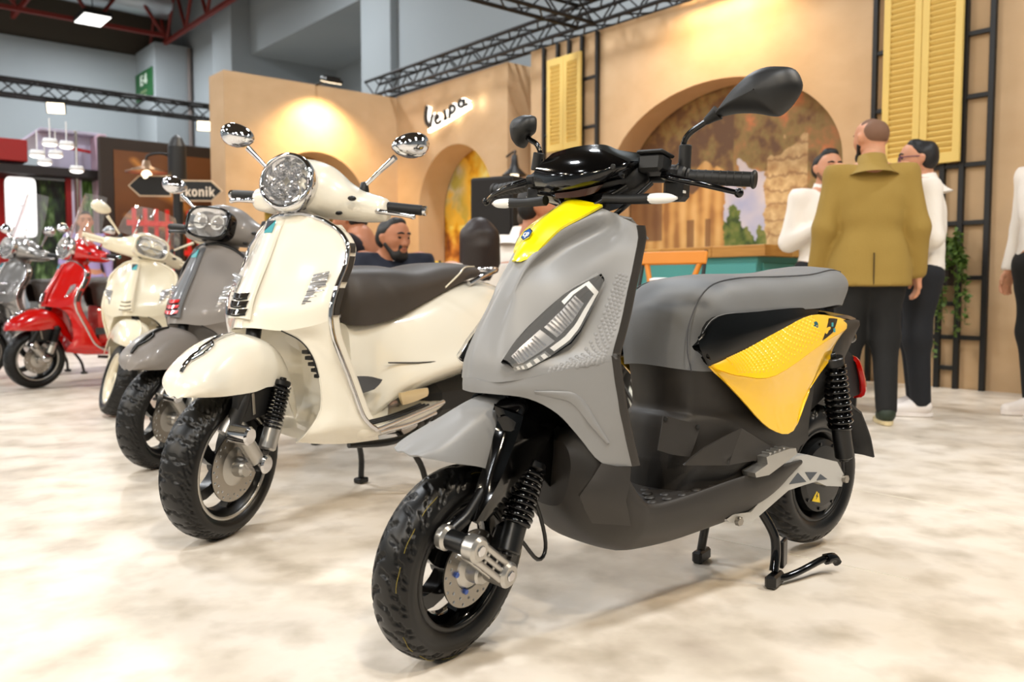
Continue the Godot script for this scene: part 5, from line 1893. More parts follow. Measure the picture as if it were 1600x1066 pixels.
	tube(st, V3([-0.9023, 0.03, -0.1513, -0.9316, 0.02, -0.1625, -0.9777, 0.025, -0.1719, -1.0242, 0.035, -0.1799, -1.0784, 0.045, -0.1856, -1.1077, 0.045, -0.1943]), 0.0095, 10)
	obj("stand_bar", st, M.black_gloss, ss)
	st = S()
	tube(st, V3([-1.0916, 0.045, -0.1888, -1.1183, 0.045, -0.1955, -1.1303, 0.03, -0.202]), [0.016, 0.014, 0.012], 8)
	obj("stand_toe", st, M.black_gloss, ss)

func rows_lens(st: SurfaceTool):
	var l := V3([-1.495, 0.575, -0.03, -1.505, 0.56, -0.05, -1.53, 0.50, -0.055, -1.54, 0.455, -0.05, -1.535, 0.445, -0.02])
	var b := PackedVector3Array()
	for i in l.size(): l[i] += Vector3(0.045, 0, 0)
	for p in l: b.append(p + Vector3(0.018, 0.0, -0.016))
	var m := mirl(l)
	shell(st, [b, l, m], 0.012, 3, 3, Vector3(-1, 0, 0), 0.004)

# ---------- the rounded retro scooters ----------
func half_hoop(c: Vector3, e: Vector3, bulge := 0.0) -> PackedVector3Array:
	var z := e.z
	var l := PackedVector3Array([Vector3(c.x, c.y, 0), Vector3(lerpf(c.x, e.x, 0.06), c.y - 0.006, z * 0.4), Vector3(lerpf(c.x, e.x, 0.26), lerpf(c.y, e.y, 0.17), z * 0.76), Vector3(lerpf(c.x, e.x, 0.6), lerpf(c.y, e.y, 0.55), z * (0.98 + bulge)), e])
	var m := mirl(l)
	m.reverse()
	m.remove_at(m.size() - 1)
	m.append_array(l)
	return m

func bump_dome(st: SurfaceTool, xf: Transform3D, r: float, depth: float, sd: int, jitter: float):
	# a shallow bowl of many facets (a lamp reflector)
	var rng := RandomNumberGenerator.new()
	rng.seed = sd
	var g := []
	for i in 9:
		var f := i / 8.0
		var l := PackedVector3Array()
		for j in 28:
			var a := TAU * j / 28
			var d := -depth * (1.0 - f * f) + rng.randf_range(-jitter, jitter) * (1.0 if i < 8 else 0.0)
			l.append(xf * Vector3(cos(a) * r * f, d, sin(a) * r * f))
		g.append(l)
	# flat facets
	smooth(st, false)
	for i in 8:
		for j in 28:
			var k := (j + 1) % 28
			quad(st, g[i][j], g[i][k], g[i + 1][k], g[i + 1][j])

func retro_scooter(called: String, label: String, xf: Transform3D, o: Dictionary) -> Node3D:
	var t := node(called, self, xf)
	tag(t, label, "scooter")
	var body: Material = o.paint
	var trim: Material = o.get("trim", M.chrome)
	var ST := steer_xf(Vector3(0.03, 0.235, 0), 25.0, o.get("steer", 14.5))
	var st := S()
	# wheel and suspension
	if not M.has("retro_tyre"):
		M.retro_tyre = tyre_mesh(0.236, 0.122, 0.166, 1, 320, 44)
	var w := wheel(t, "front_wheel", ST * Transform3D(Basis.IDENTITY, Vector3(0, 0.236, 0)), 0.236, 0.122, 0.166, M.retro_tyre, o.get("rim", M.black_semi), o.get("lip", M.satin), 5)
	drilled_disc(w, 0.062, 0.112, -0.05, [[0.102, 18, 0.0], [0.09, 18, 0.5]], 0.0042)
	st = S()
	spin(st, [0.0, -0.095, 0.026, -0.095, 0.03, -0.085, 0.032, -0.06, 0.052, -0.055, 0.068, -0.05, 0.068, -0.04], 24, true)
	obj("hub_cover", st, M.satin, w)
	var link := node("fork_link", t, ST)
	var pv := Vector3(0.082, 0.362, -0.125)
	var ax := Vector3(-0.012, 0.256, -0.125)
	st = S()
	tube(st, PackedVector3Array([pv, pv.lerp(ax, 0.5), ax]), [0.024, 0.025, 0.024], 14)
	obj("link_arm", st, M.satin, link)
	for q in [pv, ax]:
		st = S()
		rod(st, q + Vector3(0, 0, 0.035), q + Vector3(0, 0, -0.035), 0.029, 20, 0.006)
		obj("link_boss", st, M.chrome, link)
	st = S()
	tube(st, V3([0.10, 0.36, -0.075, 0.06, 0.40, -0.08, 0.02, 0.34, -0.085, -0.01, 0.28, -0.09]), 0.02, 10)
	obj("inner_arm", st, M.satin, link)
	st = S()
	var br := PackedVector2Array()
	for p in V3([0.07, 0.50, 0, -0.11, 0.50, 0, -0.115, 0.46, 0, -0.075, 0.395, 0, 0.03, 0.385, 0, 0.075, 0.392, 0]): br.append(Vector2(p.x, p.y))
	prism(st, br, 0.022, Transform3D(Basis(Vector3(1, 0, 0), Vector3(0, 1, 0), Vector3(0, 0, -1)), Vector3(0, 0, -0.078)), 0.003)
	tube(st, V3([0.085, 0.36, -0.085, 0.02, 0.48, -0.08, -0.12, 0.66, 0]), 0.024, 10)
	obj("fork_bracket", st, M.black_plastic, t, ST)
	st = S()
	bx(st, Vector3(0.012, 0.07, 0.003), Transform3D(Basis(Vector3(0, 0, 1), -0.2), Vector3(0.0, 0.44, -0.102)), 0.001)
	obj("bracket_plate", st, M.steel, t, ST)
	shock(t, Vector3(-0.125, 0.51, -0.118), Vector3(-0.05, 0.285, -0.125), 0.026, ST, 11.0)
	st = S()
	rod(st, Vector3(-0.088, 0.385, -0.124), Vector3(-0.05, 0.29, -0.124), 0.028, 16, 0.006)
	obj("shock_cup", st, M.satin, t, ST)
	st = S()
	bx(st, Vector3(0.06, 0.10, 0.05), Transform3D(Basis(Vector3(0, 0, 1), 0.4), Vector3(-0.10, 0.30, -0.07)), 0.014)
	obj("brake_caliper", st, M.black_semi, t, ST)
	# mudguard and its crest
	var rows := []
	var cs := V3([0.232, 0.480, 0, 0.215, 0.53, 0, 0.17, 0.578, 0, 0.09, 0.622, 0, 0, 0.642, 0, -0.09, 0.635, 0, -0.17, 0.59, 0, -0.23, 0.51, 0, -0.265, 0.42, 0])
	var es := V3([0.222, 0.478, -0.03, 0.16, 0.480, -0.088, 0.08, 0.479, -0.104, 0.0, 0.479, -0.108, -0.06, 0.486, -0.108, -0.12, 0.476, -0.108, -0.17, 0.44, -0.105, -0.215, 0.39, -0.098, -0.25, 0.352, -0.09])
	for i in cs.size(): rows.append(half_hoop(cs[i], es[i], 0.02))
	st = S()
	shell(st, rows, 0.005, 3, 4, UP)
	obj("mudguard", st, body, t, ST)
	st = S()
	tube(st, V3([-0.01, 0.645, -0.006, 0.05, 0.640, -0.006, 0.10, 0.624, -0.006, 0.15, 0.599, -0.004, 0.19, 0.566, 0.0, 0.208, 0.545, 0.0]), [0.005, 0.007, 0.007, 0.008, 0.009, 0.006], 10)
	tube(st, V3([0.09, 0.63, -0.008, 0.105, 0.618, -0.022, 0.14, 0.60, -0.022, 0.175, 0.58, -0.008]), 0.005, 8)
	obj("mudguard_crest", st, trim, t, ST)
	# leg shield
	var sh := [
		V3([-0.2711, 1.0213, 0, -0.2781, 1.0216, -0.05, -0.2984, 1.0124, -0.1, -0.3159, 0.9924, -0.155, -0.3223, 0.962, -0.2, -0.3199, 0.9237, -0.23]),
		V3([-0.2236, 0.9887, 0, -0.2467, 0.9861, -0.05, -0.2835, 0.9801, -0.1, -0.3017, 0.9623, -0.16, -0.3138, 0.9366, -0.205, -0.3142, 0.8966, -0.235]),
		V3([-0.1678, 0.8865, 0, -0.1991, 0.8863, -0.055, -0.2254, 0.8818, -0.115, -0.256, 0.8776, -0.17, -0.2822, 0.8754, -0.215, -0.3028, 0.8715, -0.24]),
		V3([-0.1191, 0.8034, 0, -0.1573, 0.8034, -0.055, -0.1918, 0.8034, -0.12, -0.2218, 0.8034, -0.175, -0.2389, 0.8073, -0.22, -0.2553, 0.8074, -0.243]),
		V3([-0.0766, 0.7224, 0, -0.1113, 0.7224, -0.055, -0.15, 0.7225, -0.12, -0.1826, 0.7266, -0.18, -0.2077, 0.7347, -0.222, -0.2259, 0.7387, -0.243]),
		V3([-0.0551, 0.6584, 0, -0.0893, 0.6564, -0.055, -0.1353, 0.6482, -0.12, -0.1731, 0.6583, -0.18, -0.203, 0.6703, -0.22, -0.2249, 0.6822, -0.243])]
	var all := []
	for r in sh:
		var m: PackedVector3Array = mirl(r)
		m.reverse()
		m.remove_at(m.size() - 1)
		m.append_array(r)
		all.append(m)
	st = S()
	shell(st, all, 0.006, 4, 5, Vector3(1, 0.3, 0))
	var ap := [
		V3([-0.1353, 0.6462, -0.12, -0.1731, 0.6583, -0.18, -0.203, 0.6703, -0.22, -0.2249, 0.6822, -0.243]),
		V3([-0.1823, 0.6126, -0.155, -0.2093, 0.6205, -0.19, -0.2251, 0.629, -0.225, -0.2381, 0.633, -0.243]),
		V3([-0.202, 0.5637, -0.185, -0.227, 0.5669, -0.205, -0.2473, 0.5708, -0.23, -0.2635, 0.5724, -0.245]),
		V3([-0.2138, 0.4981, -0.2, -0.2418, 0.4968, -0.22, -0.2753, 0.4947, -0.235, -0.303, 0.4928, -0.245]),
		V3([-0.2175, 0.395, -0.2, -0.2492, 0.3932, -0.225, -0.2947, 0.3889, -0.24, -0.3553, 0.3779, -0.245]),
		V3([-0.1841, 0.3206, -0.17, -0.2246, 0.3298, -0.22, -0.3144, 0.3276, -0.24, -0.4316, 0.3094, -0.24]),
		V3([-0.1867, 0.2865, -0.12, -0.2448, 0.2763, -0.17, -0.3464, 0.2659, -0.2, -0.495, 0.2568, -0.2])]
	shell(st, ap, 0.006, 4, 4, Vector3(0.5, 0, -1))
	shell(st, mir(ap), 0.006, 4, 4, Vector3(0.5, 0, 1))
	# wheel well inside the arch
	for s in [1, -1]:
		var well := []
		for r in ap:
			var p: Vector3 = r[0]
			well.append(PackedVector3Array([p, p + Vector3(-0.03, 0.0, 0.01), Vector3(p.x - 0.09, p.y + 0.01, p.z * 0.75), Vector3(p.x - 0.12, p.y + 0.02, 0)]))
		shell(st, well if s > 0 else mir(well), 0.004, 3, 3, Vector3(1, 0, 0))
	obj("leg_shield", st, body, t)
	st = S()
	for k in 5:
		var q: Vector3 = ap[1][0].lerp(ap[3][0], 0.3 + k * 0.17)
		bx(st, Vector3(0.03, 0.012, 0.03), Transform3D(Basis.IDENTITY, q + Vector3(-0.02, 0, 0.012)), 0.002)
	var gr := [PackedVector3Array(), PackedVector3Array()]
	for i in 4:
		gr[0].append(ap[i][0] + Vector3(0.004, 0.0, -0.002))
		gr[1].append(ap[i][0] + Vector3(-0.012, 0.004, 0.02))
	shell(st, gr, 0.004, 4, 2, Vector3(1, 0, 0))
	obj("arch_grille", st, M.black_plastic, t)
	# chrome edge
	st = S()
	var e := V3([-0.2711, 1.0234, 0, -0.2895, 1.0266, -0.05, -0.3031, 1.0144, -0.11, -0.3159, 0.9924, -0.155, -0.3223, 0.962, -0.2, -0.3168, 0.9235, -0.233, -0.3089, 0.8901, -0.24, -0.2904, 0.8445, -0.243, -0.2518, 0.783, -0.246, -0.2251, 0.7105, -0.246, -0.2323, 0.6374, -0.246, -0.2576, 0.575, -0.248, -0.2988, 0.4934, -0.249, -0.351, 0.3829, -0.249, -0.3803, 0.3428, -0.247, -0.4283, 0.3101, -0.243, -0.477, 0.3076, -0.24, -0.8309, 0.3534, -0.225])
	tube(st, e, 0.0085, 8, 4)
	obj("edge_trim", st, trim, t)
	st = S()
	tube(st, mirl(e), 0.0085, 8, 4)
	obj("edge_trim", st, trim, t)
	# inside of the shield
	for s in [1, -1]:
		rows = []
		for i in e.size() - 3:
			if i < 3: continue
			rows.append(PackedVector3Array([e[i] + Vector3(-0.004, 0, 0.002), e[i] + Vector3(-0.03, 0, 0.004), e[i] + Vector3(-0.05, 0, 0.012), Vector3(e[i].x - 0.06, e[i].y, -0.15), Vector3(e[i].x - 0.07, e[i].y, 0.0)]))
		st = S()
		shell(st, rows if s > 0 else mir(rows), 0.005, 2, 3, Vector3(-1, 0, 0))
		obj("shield_back", st, body, t)
		for k in [[0.9, 1.8], [2.1, 3.7], [4.0, 5.2]]:
			var b := []
			for q in 5:
				var u := lerpf(k[0], k[1], q / 4.0) + 4.0
				var p := e[int(u)].lerp(e[int(u) + 1], u - int(u))
				b.append(PackedVector3Array([p + Vector3(-0.010, 0, -0.0015), p + Vector3(-0.036, 0, 0.0015)]))
			st = S()
			shell(st, b if s > 0 else mir(b), 0.004, 1, 2, Vector3(0, 0, -s), 0.003)
			obj("shield_vent", st, M.dark_plastic, t)
	# tie down the middle, badge and louvres
	rows = []
	var tie := V3([-0.2513, 1.0052, 0, -0.218, 0.9801, 0, -0.1678, 0.8865, 0, -0.1191, 0.8034, 0, -0.0845, 0.7385, 0, -0.0657, 0.6842, 0])
	for i in tie.size():
		var hw := lerpf(0.024, 0.05, i / 5.0)
		var n := Vector3(0.905, 0.425, 0)
		rows.append(PackedVector3Array([tie[i] + Vector3(-0.006, 0, hw), tie[i] + n * 0.008 + Vector3(0, 0, hw * 0.8), tie[i] + n * 0.013, tie[i] + n * 0.008 - Vector3(0, 0, hw * 0.8), tie[i] + Vector3(-0.006, 0, -hw)]))
	st = S()
	shell(st, rows, 0.004, 3, 4, Vector3(1, 0.4, 0))
	obj("shield_tie", st, o.get("tie", body), t)
	var nn := Vector3(0.905, 0.425, 0).normalized()
	var fr := Basis(Vector3(0, 0, -1), Vector3(-nn.y, nn.x, 0), nn)
	var bd := node("shield_badge", t, Transform3D(fr, tie[1].lerp(tie[2], 0.05) + nn * 0.014))
	st = S()
	prism(st, V2([-0.018, -0.022, 0.018, -0.022, 0.018, 0.022, -0.018, 0.022]), 0.003, Transform3D.IDENTITY, 0.001)
	obj("badge_field", st, M.badge_teal, bd)
	st = S()
	prism(st, V2([-0.018, 0.022, 0.018, 0.022, -0.018, -0.014]), 0.0045, Transform3D.IDENTITY, 0.0004)
	obj("badge_corner", st, mat(Color(0.06, 0.09, 0.16), 0.3), bd)
	var lv: Material = o.get("louvre", M.chrome)
	for k in 3:
		var c := tie[4].lerp(tie[5], -0.25 + k * 0.46) + nn * 0.019
		var hw := 0.036 + k * 0.005
		st = S()
		shell(st, [PackedVector3Array([c + Vector3(-0.012, 0.008, hw), c + Vector3(0, 0.006, 0), c + Vector3(-0.012, 0.008, -hw)]), PackedVector3Array([c + Vector3(-0.004, -0.006, hw * 0.95), c + Vector3(0.010, -0.010, 0), c + Vector3(-0.004, -0.006, -hw * 0.95)])], 0.004, 4, 3, Vector3(1, 0.2, 0))
		obj("louvre", st, lv, t)
		st = S()
		shell(st, [PackedVector3Array([c + Vector3(-0.004, -0.003, hw * 0.9), c + Vector3(0.003, -0.008, 0), c + Vector3(-0.004, -0.003, -hw * 0.9)]), PackedVector3Array([c + Vector3(-0.003, -0.013, hw * 0.9), c + Vector3(0.003, -0.016, 0), c + Vector3(-0.003, -0.013, -hw * 0.9)])], 0.002, 3, 1, Vector3(1, 0.2, 0))
		obj("louvre_slit", st, M.black_semi, t)
	for s in [1, -1]:
		rows = [V3([-0.2278, 0.8238, -0.172, -0.2419, 0.8357, -0.226]), V3([-0.1993, 0.7729, -0.172, -0.2314, 0.7789, -0.213]), V3([-0.178, 0.7306, -0.165, -0.2159, 0.7284, -0.208])]
		if s < 0: rows = mir(rows)
		st = S()
		shell(st, rows, 0.005, 4, 4, Vector3(1, 0, -0.6 * s), 0.004)
		var sig := node("turn_signal", t)
		obj("signal_lens", st, M.signal_grey, sig)
		for k in 6:
			st = S()
			var q: Array = [rows[0][0].lerp(rows[2][0], 0.08 + k * 0.165), rows[0][1].lerp(rows[2][1], 0.08 + k * 0.165)]
			var mid: Vector3 = (q[0] + q[1]) / 2 + Vector3(0.0045, 0, -0.002 * s)
			tube(st, PackedVector3Array([q[0] + Vector3(0.003, 0, -0.003 * s), mid, q[1] + Vector3(0.002, 0, -0.004 * s)]), 0.0035, 6)
			obj("signal_rib", st, M.lamp_silver, sig)
	# lettering on the shield's far side
	# floor board and side sills
	var rings := []
	for r in [[-0.33, 0.36, 0.36, -0.20, 0.35, -0.235, 0.30, -0.21, 0.275, -0.12, 0.262], [-0.40, 0.312, 0.312, -0.20, 0.316, -0.236, 0.28, -0.226, 0.258, -0.14, 0.245], [-0.55, 0.312, 0.312, -0.19, 0.318, -0.232, 0.285, -0.222, 0.255, -0.14, 0.245], [-0.72, 0.33, 0.33, -0.18, 0.338, -0.226, 0.30, -0.215, 0.262, -0.14, 0.25], [-0.84, 0.345, 0.345, -0.17, 0.354, -0.218, 0.33, -0.206, 0.29, -0.12, 0.27], [-0.87, 0.345, 0.345, -0.15, 0.350, -0.19, 0.335, -0.18, 0.31, -0.10, 0.30]]:
		rings.append(ring(V3([r[0], r[1], 0, r[0], r[2], r[3], r[0], r[4], r[5], r[0], r[6], r[7], r[0], r[8], r[9], r[0], r[10], 0])))
	st = S()
	loft(st, rings, 3, 4)
	obj("floor_board", st, body, t)
	for s in [-1, 1]:
		for k in 3:
			st = S()
			tube(st, V3([-0.44, 0.318, s * (0.165 + k * 0.022), -0.6, 0.325, s * (0.162 + k * 0.021), -0.78, 0.346, s * (0.155 + k * 0.019)]), 0.0045, 6)
			obj("floor_rib", st, M.black_plastic, t)
		st = S()
		tube(st, V3([-0.46, 0.292, s * 0.236, -0.62, 0.297, s * 0.233, -0.78, 0.318, s * 0.226]), 0.008, 8)
		obj("sill_strip", st, trim, t)
		st = S()
		ell(Vector3(-0.70, 0.285, s * 0.222), Vector3(0.02, 0.02, 0.006), st, 12)
		obj("sill_plug", st, M.dark_plastic, t)
	st = S()
	loft(st, [ring(V3([-0.43, 0.40, 0, -0.43, 0.40, -0.08, -0.43, 0.30, -0.10, -0.43, 0.30, 0])), ring(V3([-0.62, 0.45, 0, -0.62, 0.44, -0.10, -0.62, 0.31, -0.13, -0.62, 0.31, 0]))], 3, 3)
	obj("tunnel", st, body, t)
	st = S()
	shell(st, [V3([-0.41, 0.408, 0.07, -0.40, 0.412, 0, -0.41, 0.408, -0.07, -0.42, 0.385, -0.098]), V3([-0.52, 0.43, 0.085, -0.52, 0.436, 0, -0.52, 0.43, -0.085, -0.52, 0.40, -0.112]), V3([-0.62, 0.452, 0.06, -0.63, 0.46, 0, -0.62, 0.452, -0.06, -0.61, 0.44, -0.08])], 0.006, 4, 4, UP, 0.004)
	obj("tunnel_mat", st, M.dark_plastic, t)
	# rear body
	rings = []
	for r in [[-0.46, 0.66, 0.655, -0.08, 0.60, -0.10, 0.45, -0.11, 0.33, -0.11, 0.32], [-0.56, 0.665, 0.66, -0.10, 0.60, -0.118, 0.45, -0.12, 0.33, -0.125, 0.32], [-0.66, 0.69, 0.68, -0.11, 0.62, -0.15, 0.50, -0.175, 0.40, -0.17, 0.33], [-0.80, 0.73, 0.72, -0.13, 0.66, -0.185, 0.53, -0.218, 0.45, -0.215, 0.36], [-0.98, 0.785, 0.775, -0.14, 0.70, -0.205, 0.57, -0.242, 0.48, -0.238, 0.39], [-1.18, 0.815, 0.80, -0.135, 0.72, -0.205, 0.59, -0.245, 0.50, -0.24, 0.42], [-1.36, 0.80, 0.785, -0.12, 0.70, -0.18, 0.585, -0.215, 0.51, -0.20, 0.44], [-1.52, 0.73, 0.715, -0.09, 0.65, -0.13, 0.57, -0.14, 0.51, -0.12, 0.46], [-1.60, 0.63, 0.625, -0.05, 0.60, -0.06, 0.56, -0.06, 0.53, -0.05, 0.52]]:
		rings.append(ring(V3([r[0], r[1], 0, r[0], r[2], r[3], r[0], r[4], r[5], r[0], r[6], r[7], r[0], r[8], r[9], r[0], r[10], 0])))
	st = S()
	loft(st, rings, 4, 4)
	obj("rear_body", st, body, t)
	for s in [1, -1]:
		var fm := [V3([-0.4295, 0.4775, -0.13, -0.5031, 0.472, -0.145, -0.5595, 0.4565, -0.16]), V3([-0.4195, 0.4484, -0.145, -0.4797, 0.4414, -0.16, -0.5335, 0.4412, -0.168]), V3([-0.4251, 0.418, -0.16, -0.4675, 0.423, -0.168, -0.5056, 0.4306, -0.172])]
		if s < 0: fm = mir(fm)
		st = S()
		shell(st, fm, 0.006, 4, 4, UP, 0.004)
		obj("floor_mat", st, M.dark_plastic, t)
	for s in [1, -1]:
		st = S()
		tube(st, V3([-0.60, 0.515, -0.155 * s, -0.76, 0.508, -0.212 * s, -0.98, 0.515, -0.244 * s, -1.25, 0.53, -0.238 * s]), 0.003, 6)
		obj("cowl_seam", st, M.dark_plastic, t)
		var rf := [V3([-0.6069, 0.4084, -0.196, -0.671, 0.4143, -0.208, -0.7375, 0.4152, -0.214]), V3([-0.609, 0.3898, -0.197, -0.6696, 0.3935, -0.209, -0.7411, 0.3982, -0.214]), V3([-0.6252, 0.3669, -0.192, -0.6742, 0.374, -0.205, -0.736, 0.3868, -0.212])]
		if s < 0: rf = mir(rf)
		st = S()
		shell(st, rf, 0.014, 4, 3, Vector3(0, 0, -s), 0.012)
		obj("side_lamp", st, M.amber, t)
		st = S()
		bx(st, Vector3(0.03, 0.02, 0.01), Transform3D(Basis.IDENTITY, Vector3(-0.94, 0.46, -0.242 * s)), 0.003)
		obj("cowl_latch", st, M.black_semi, t)
	# seat
	var hoops := [
		hoop([-0.44, 0.665, -0.08, -0.425, 0.73, -0.09, -0.42, 0.80, -0.075, -0.42, 0.825, -0.04, -0.42, 0.83, 0.0]),
		hoop([-0.47, 0.652, -0.12, -0.465, 0.74, -0.135, -0.465, 0.825, -0.105, -0.465, 0.853, -0.045, -0.465, 0.857, 0.0]),
		hoop([-0.56, 0.655, -0.135, -0.56, 0.75, -0.148, -0.56, 0.83, -0.115, -0.56, 0.858, -0.05, -0.56, 0.863, 0.0]),
		hoop([-0.68, 0.685, -0.155, -0.68, 0.775, -0.162, -0.68, 0.838, -0.122, -0.68, 0.862, -0.05, -0.68, 0.866, 0.0]),
		hoop([-0.80, 0.728, -0.16, -0.80, 0.795, -0.164, -0.80, 0.838, -0.125, -0.80, 0.856, -0.05, -0.80, 0.86, 0.0]),
		hoop([-0.95, 0.775, -0.155, -0.95, 0.82, -0.16, -0.95, 0.86, -0.12, -0.95, 0.878, -0.05, -0.95, 0.88, 0.0]),
		hoop([-1.10, 0.815, -0.14, -1.10, 0.845, -0.145, -1.10, 0.872, -0.11, -1.10, 0.885, -0.05, -1.10, 0.887, 0.0]),
		hoop([-1.22, 0.83, -0.11, -1.23, 0.852, -0.115, -1.235, 0.870, -0.085, -1.235, 0.878, -0.04, -1.235, 0.879, 0.0]),
		hoop([-1.265, 0.835, -0.05, -1.28, 0.848, -0.05, -1.285, 0.856, -0.035, -1.285, 0.86, -0.015, -1.285, 0.861, 0.0])]
	st = S()
	shell(st, hoops, 0.012, 4, 4, UP)
	obj("seat", st, o.get("seat", M.seat_brown), t)
	for s in [1, -1]:
		st = S()
		tube(st, V3([-0.93, 0.785, -0.160 * s, -1.02, 0.835, -0.158 * s, -1.10, 0.865, -0.130 * s, -1.22, 0.872, -0.09 * s]), 0.004, 6)
		obj("seat_piping", st, M.ivory, t)
	st = S()
	tube(st, V3([-1.10, 0.80, -0.15, -1.20, 0.835, -0.16, -1.33, 0.86, -0.13, -1.40, 0.865, 0, -1.33, 0.86, 0.13, -1.20, 0.835, 0.16, -1.10, 0.80, 0.15]), 0.011, 8)
	obj("grab_rail", st, trim, t)
	# headset
	rings = []
	for q in [[-0.268, -0.455, 1.072, 0.018, 0.02], [-0.255, -0.452, 1.074, 0.042, 0.04], [-0.19, -0.44, 1.078, 0.058, 0.052], [-0.13, -0.415, 1.092, 0.082, 0.066], [-0.075, -0.375, 1.115, 0.108, 0.09], [0.0, -0.365, 1.122, 0.105, 0.098], [0.075, -0.375, 1.115, 0.108, 0.09], [0.13, -0.415, 1.092, 0.082, 0.066], [0.19, -0.44, 1.078, 0.058, 0.052], [0.255, -0.452, 1.074, 0.042, 0.04], [0.268, -0.455, 1.072, 0.018, 0.02]]:
		rings.append(ring2(Vector3(q[1], q[2], q[0]), q[3], q[4], 14))
	st = S()
	loft(st, rings, 3, 5)
	tube(st, V3([-0.37, 1.06, 0, -0.345, 0.99, 0]), [0.09, 0.07], 18)
	obj("headset", st, o.get("headset", body), t, ST)
	st = S()
	for p in V3([-0.372, 1.05, -0.13, -0.30, 1.045, 0.045, -0.36, 1.10, -0.185, -0.30, 1.055, -0.035]):
		st = S()
		ell(p + Vector3(0.012, 0, 0), Vector3(0.012, 0.009, 0.016), st, 10)
		obj("headset_plug", st, M.black_semi, t, ST)
	var hn := Vector3(0.96, 0.22, -0.05).normalized()
	var hb := frame_at(hn)
	var hl := node("headlight", t, ST)
	var hc := Vector3(-0.238, 1.134, 0.0)
	if o.get("lamp", "round") == "round":
		var hx := Transform3D(hb, hc)
		st = S()
		lathe(st, V2([0.080, -0.07, 0.093, -0.05, 0.098, -0.012, 0.096, 0.004, 0.088, 0.010, 0.082, 0.004, 0.080, -0.01]), hx, 36)
		obj("bezel", st, trim, hl)
		st = S()
		bump_dome(st, hx * Transform3D(Basis.IDENTITY, Vector3(0, 0.0, 0)), 0.082, 0.04, 5, 0.012)
		obj("reflector", st, M.lamp_silver, hl)
		for k in 4:
			var a := TAU * (k + 0.5) / 4
			st = S()
			bump_dome(st, hx * Transform3D(Basis.IDENTITY, Vector3(cos(a) * 0.037, -0.002, sin(a) * 0.037)), 0.027, 0.018, 9 + k, 0.005)
			obj("lamp_cup", st, M.lamp_silver, hl)
		st = S()
		lathe(st, V2([0.082, 0.002, 0.07, 0.010, 0.045, 0.016, 0.02, 0.019, 0.0, 0.0195]), hx, 32)
		obj("lens", st, M.clear, hl)
	else:
		# a wide rounded lamp
		var wide := func(k: float, d: float) -> PackedVector3Array:
			var l := PackedVector3Array()
			for i in 32:
				var a := TAU * i / 32
				var p := Vector3(signf(cos(a)) * pow(absf(cos(a)), 0.6) * 0.112, 0, signf(sin(a)) * pow(absf(sin(a)), 0.7) * 0.075) * k
				l.append(Transform3D(hb, hc + Vector3(-0.01, -0.005, 0)) * Vector3(p.x, d, p.z))
			return l
		st = S()
		grid(st, [wide.call(1.0, -0.07), wide.call(1.05, -0.01), wide.call(1.03, 0.012), wide.call(0.93, 0.014), wide.call(0.9, 0.0)], true)
		obj("bezel", st, o.get("bezel", trim), hl)
		st = S()
		grid(st, [wide.call(0.92, 0.004), wide.call(0.6, -0.02), wide.call(0.3, -0.035), wide.call(0.02, -0.04)], true)
		obj("reflector", st, M.lamp_silver, hl)
		for s in [-1, 1]:
			st = S()
			bump_dome(st, Transform3D(hb, hc + Vector3(-0.01, 0, 0)) * Transform3D(Basis.IDENTITY, Vector3(s * 0.045, -0.004, 0)), 0.036, 0.02, 5 + s, 0.004)
			obj("lamp_cup", st, M.lamp_white, hl)
		st = S()
		bx(st, Vector3(0.19, 0.006, 0.007), Transform3D(hb, hc + Vector3(-0.008, -0.012, 0)), 0.001)
		obj("lamp_bar", st, M.chrome, hl)
		st = S()
		grid(st, [wide.call(0.92, 0.008), wide.call(0.6, 0.02), wide.call(0.3, 0.025), wide.call(0.02, 0.026)], true)
		obj("lens", st, M.clear, hl)
	var gm: Material = o.get("grip", M.black_plastic)
	for s in [-1, 1]:
		var g0 := Vector3(-0.456, 1.086, s * 0.26)
		var g1 := Vector3(-0.475, 1.084, s * 0.385)
		st = S()
		rod(st, g0, g1, 0.0175, 20, 0.003)
		obj("grip", st, gm, t, ST)
		st = S()
		rod(st, g0 - (g1 - g0).normalized() * 0.03, g0, 0.021, 16, 0.004)
		obj("grip_collar", st, trim, t, ST)
		st = S()
		rod(st, g1, g1 + (g1 - g0).normalized() * 0.016, 0.0165, 16, 0.003)
		obj("grip_end", st, trim, t, ST)
		st = S()
		tube(st, V3([-0.42, 1.068, s * 0.235, -0.405, 1.066, s * 0.27, -0.42, 1.064, s * 0.32, -0.44, 1.06, s * 0.365]), [0.011, 0.009, 0.0075, 0.007], 8)
		ell(Vector3(-0.442, 1.06, s * 0.368), Vector3(0.010, 0.010, 0.010), st, 10)
		obj("brake_lever", st, trim, t, ST)
		var mi := node("rear_view_mirror", t, ST)
		var mm: Material = o.get("mirror", M.chrome)
		st = S()
		lathe(st, V2([0.0, 0.05, 0.012, 0.045, 0.018, 0.02, 0.02, -0.01]), Transform3D(Basis.IDENTITY, Vector3(-0.44, 1.115, s * 0.175)), 14)
		obj("stem_boot", st, M.black_plastic, mi)
		st = S()
		tube(st, V3([-0.44, 1.15, s * 0.178, -0.43, 1.20, s * 0.235, -0.42, 1.25, s * 0.295]), [0.0065, 0.0075, 0.011], 10)
		obj("mirror_stem", st, mm, mi)
		var out := PackedVector3Array()
		for k in 14:
			var a := TAU * k / 14
			var u := cos(a) * 0.066
			var v := sin(a) * 0.044 * (1.0 + 0.18 * cos(a))
			out.append(Vector3(-0.425, 1.292 + v * 0.95 + u * 0.10, s * (0.345 + u)))
		mirror_shell(mi, out, 0.05, mm)
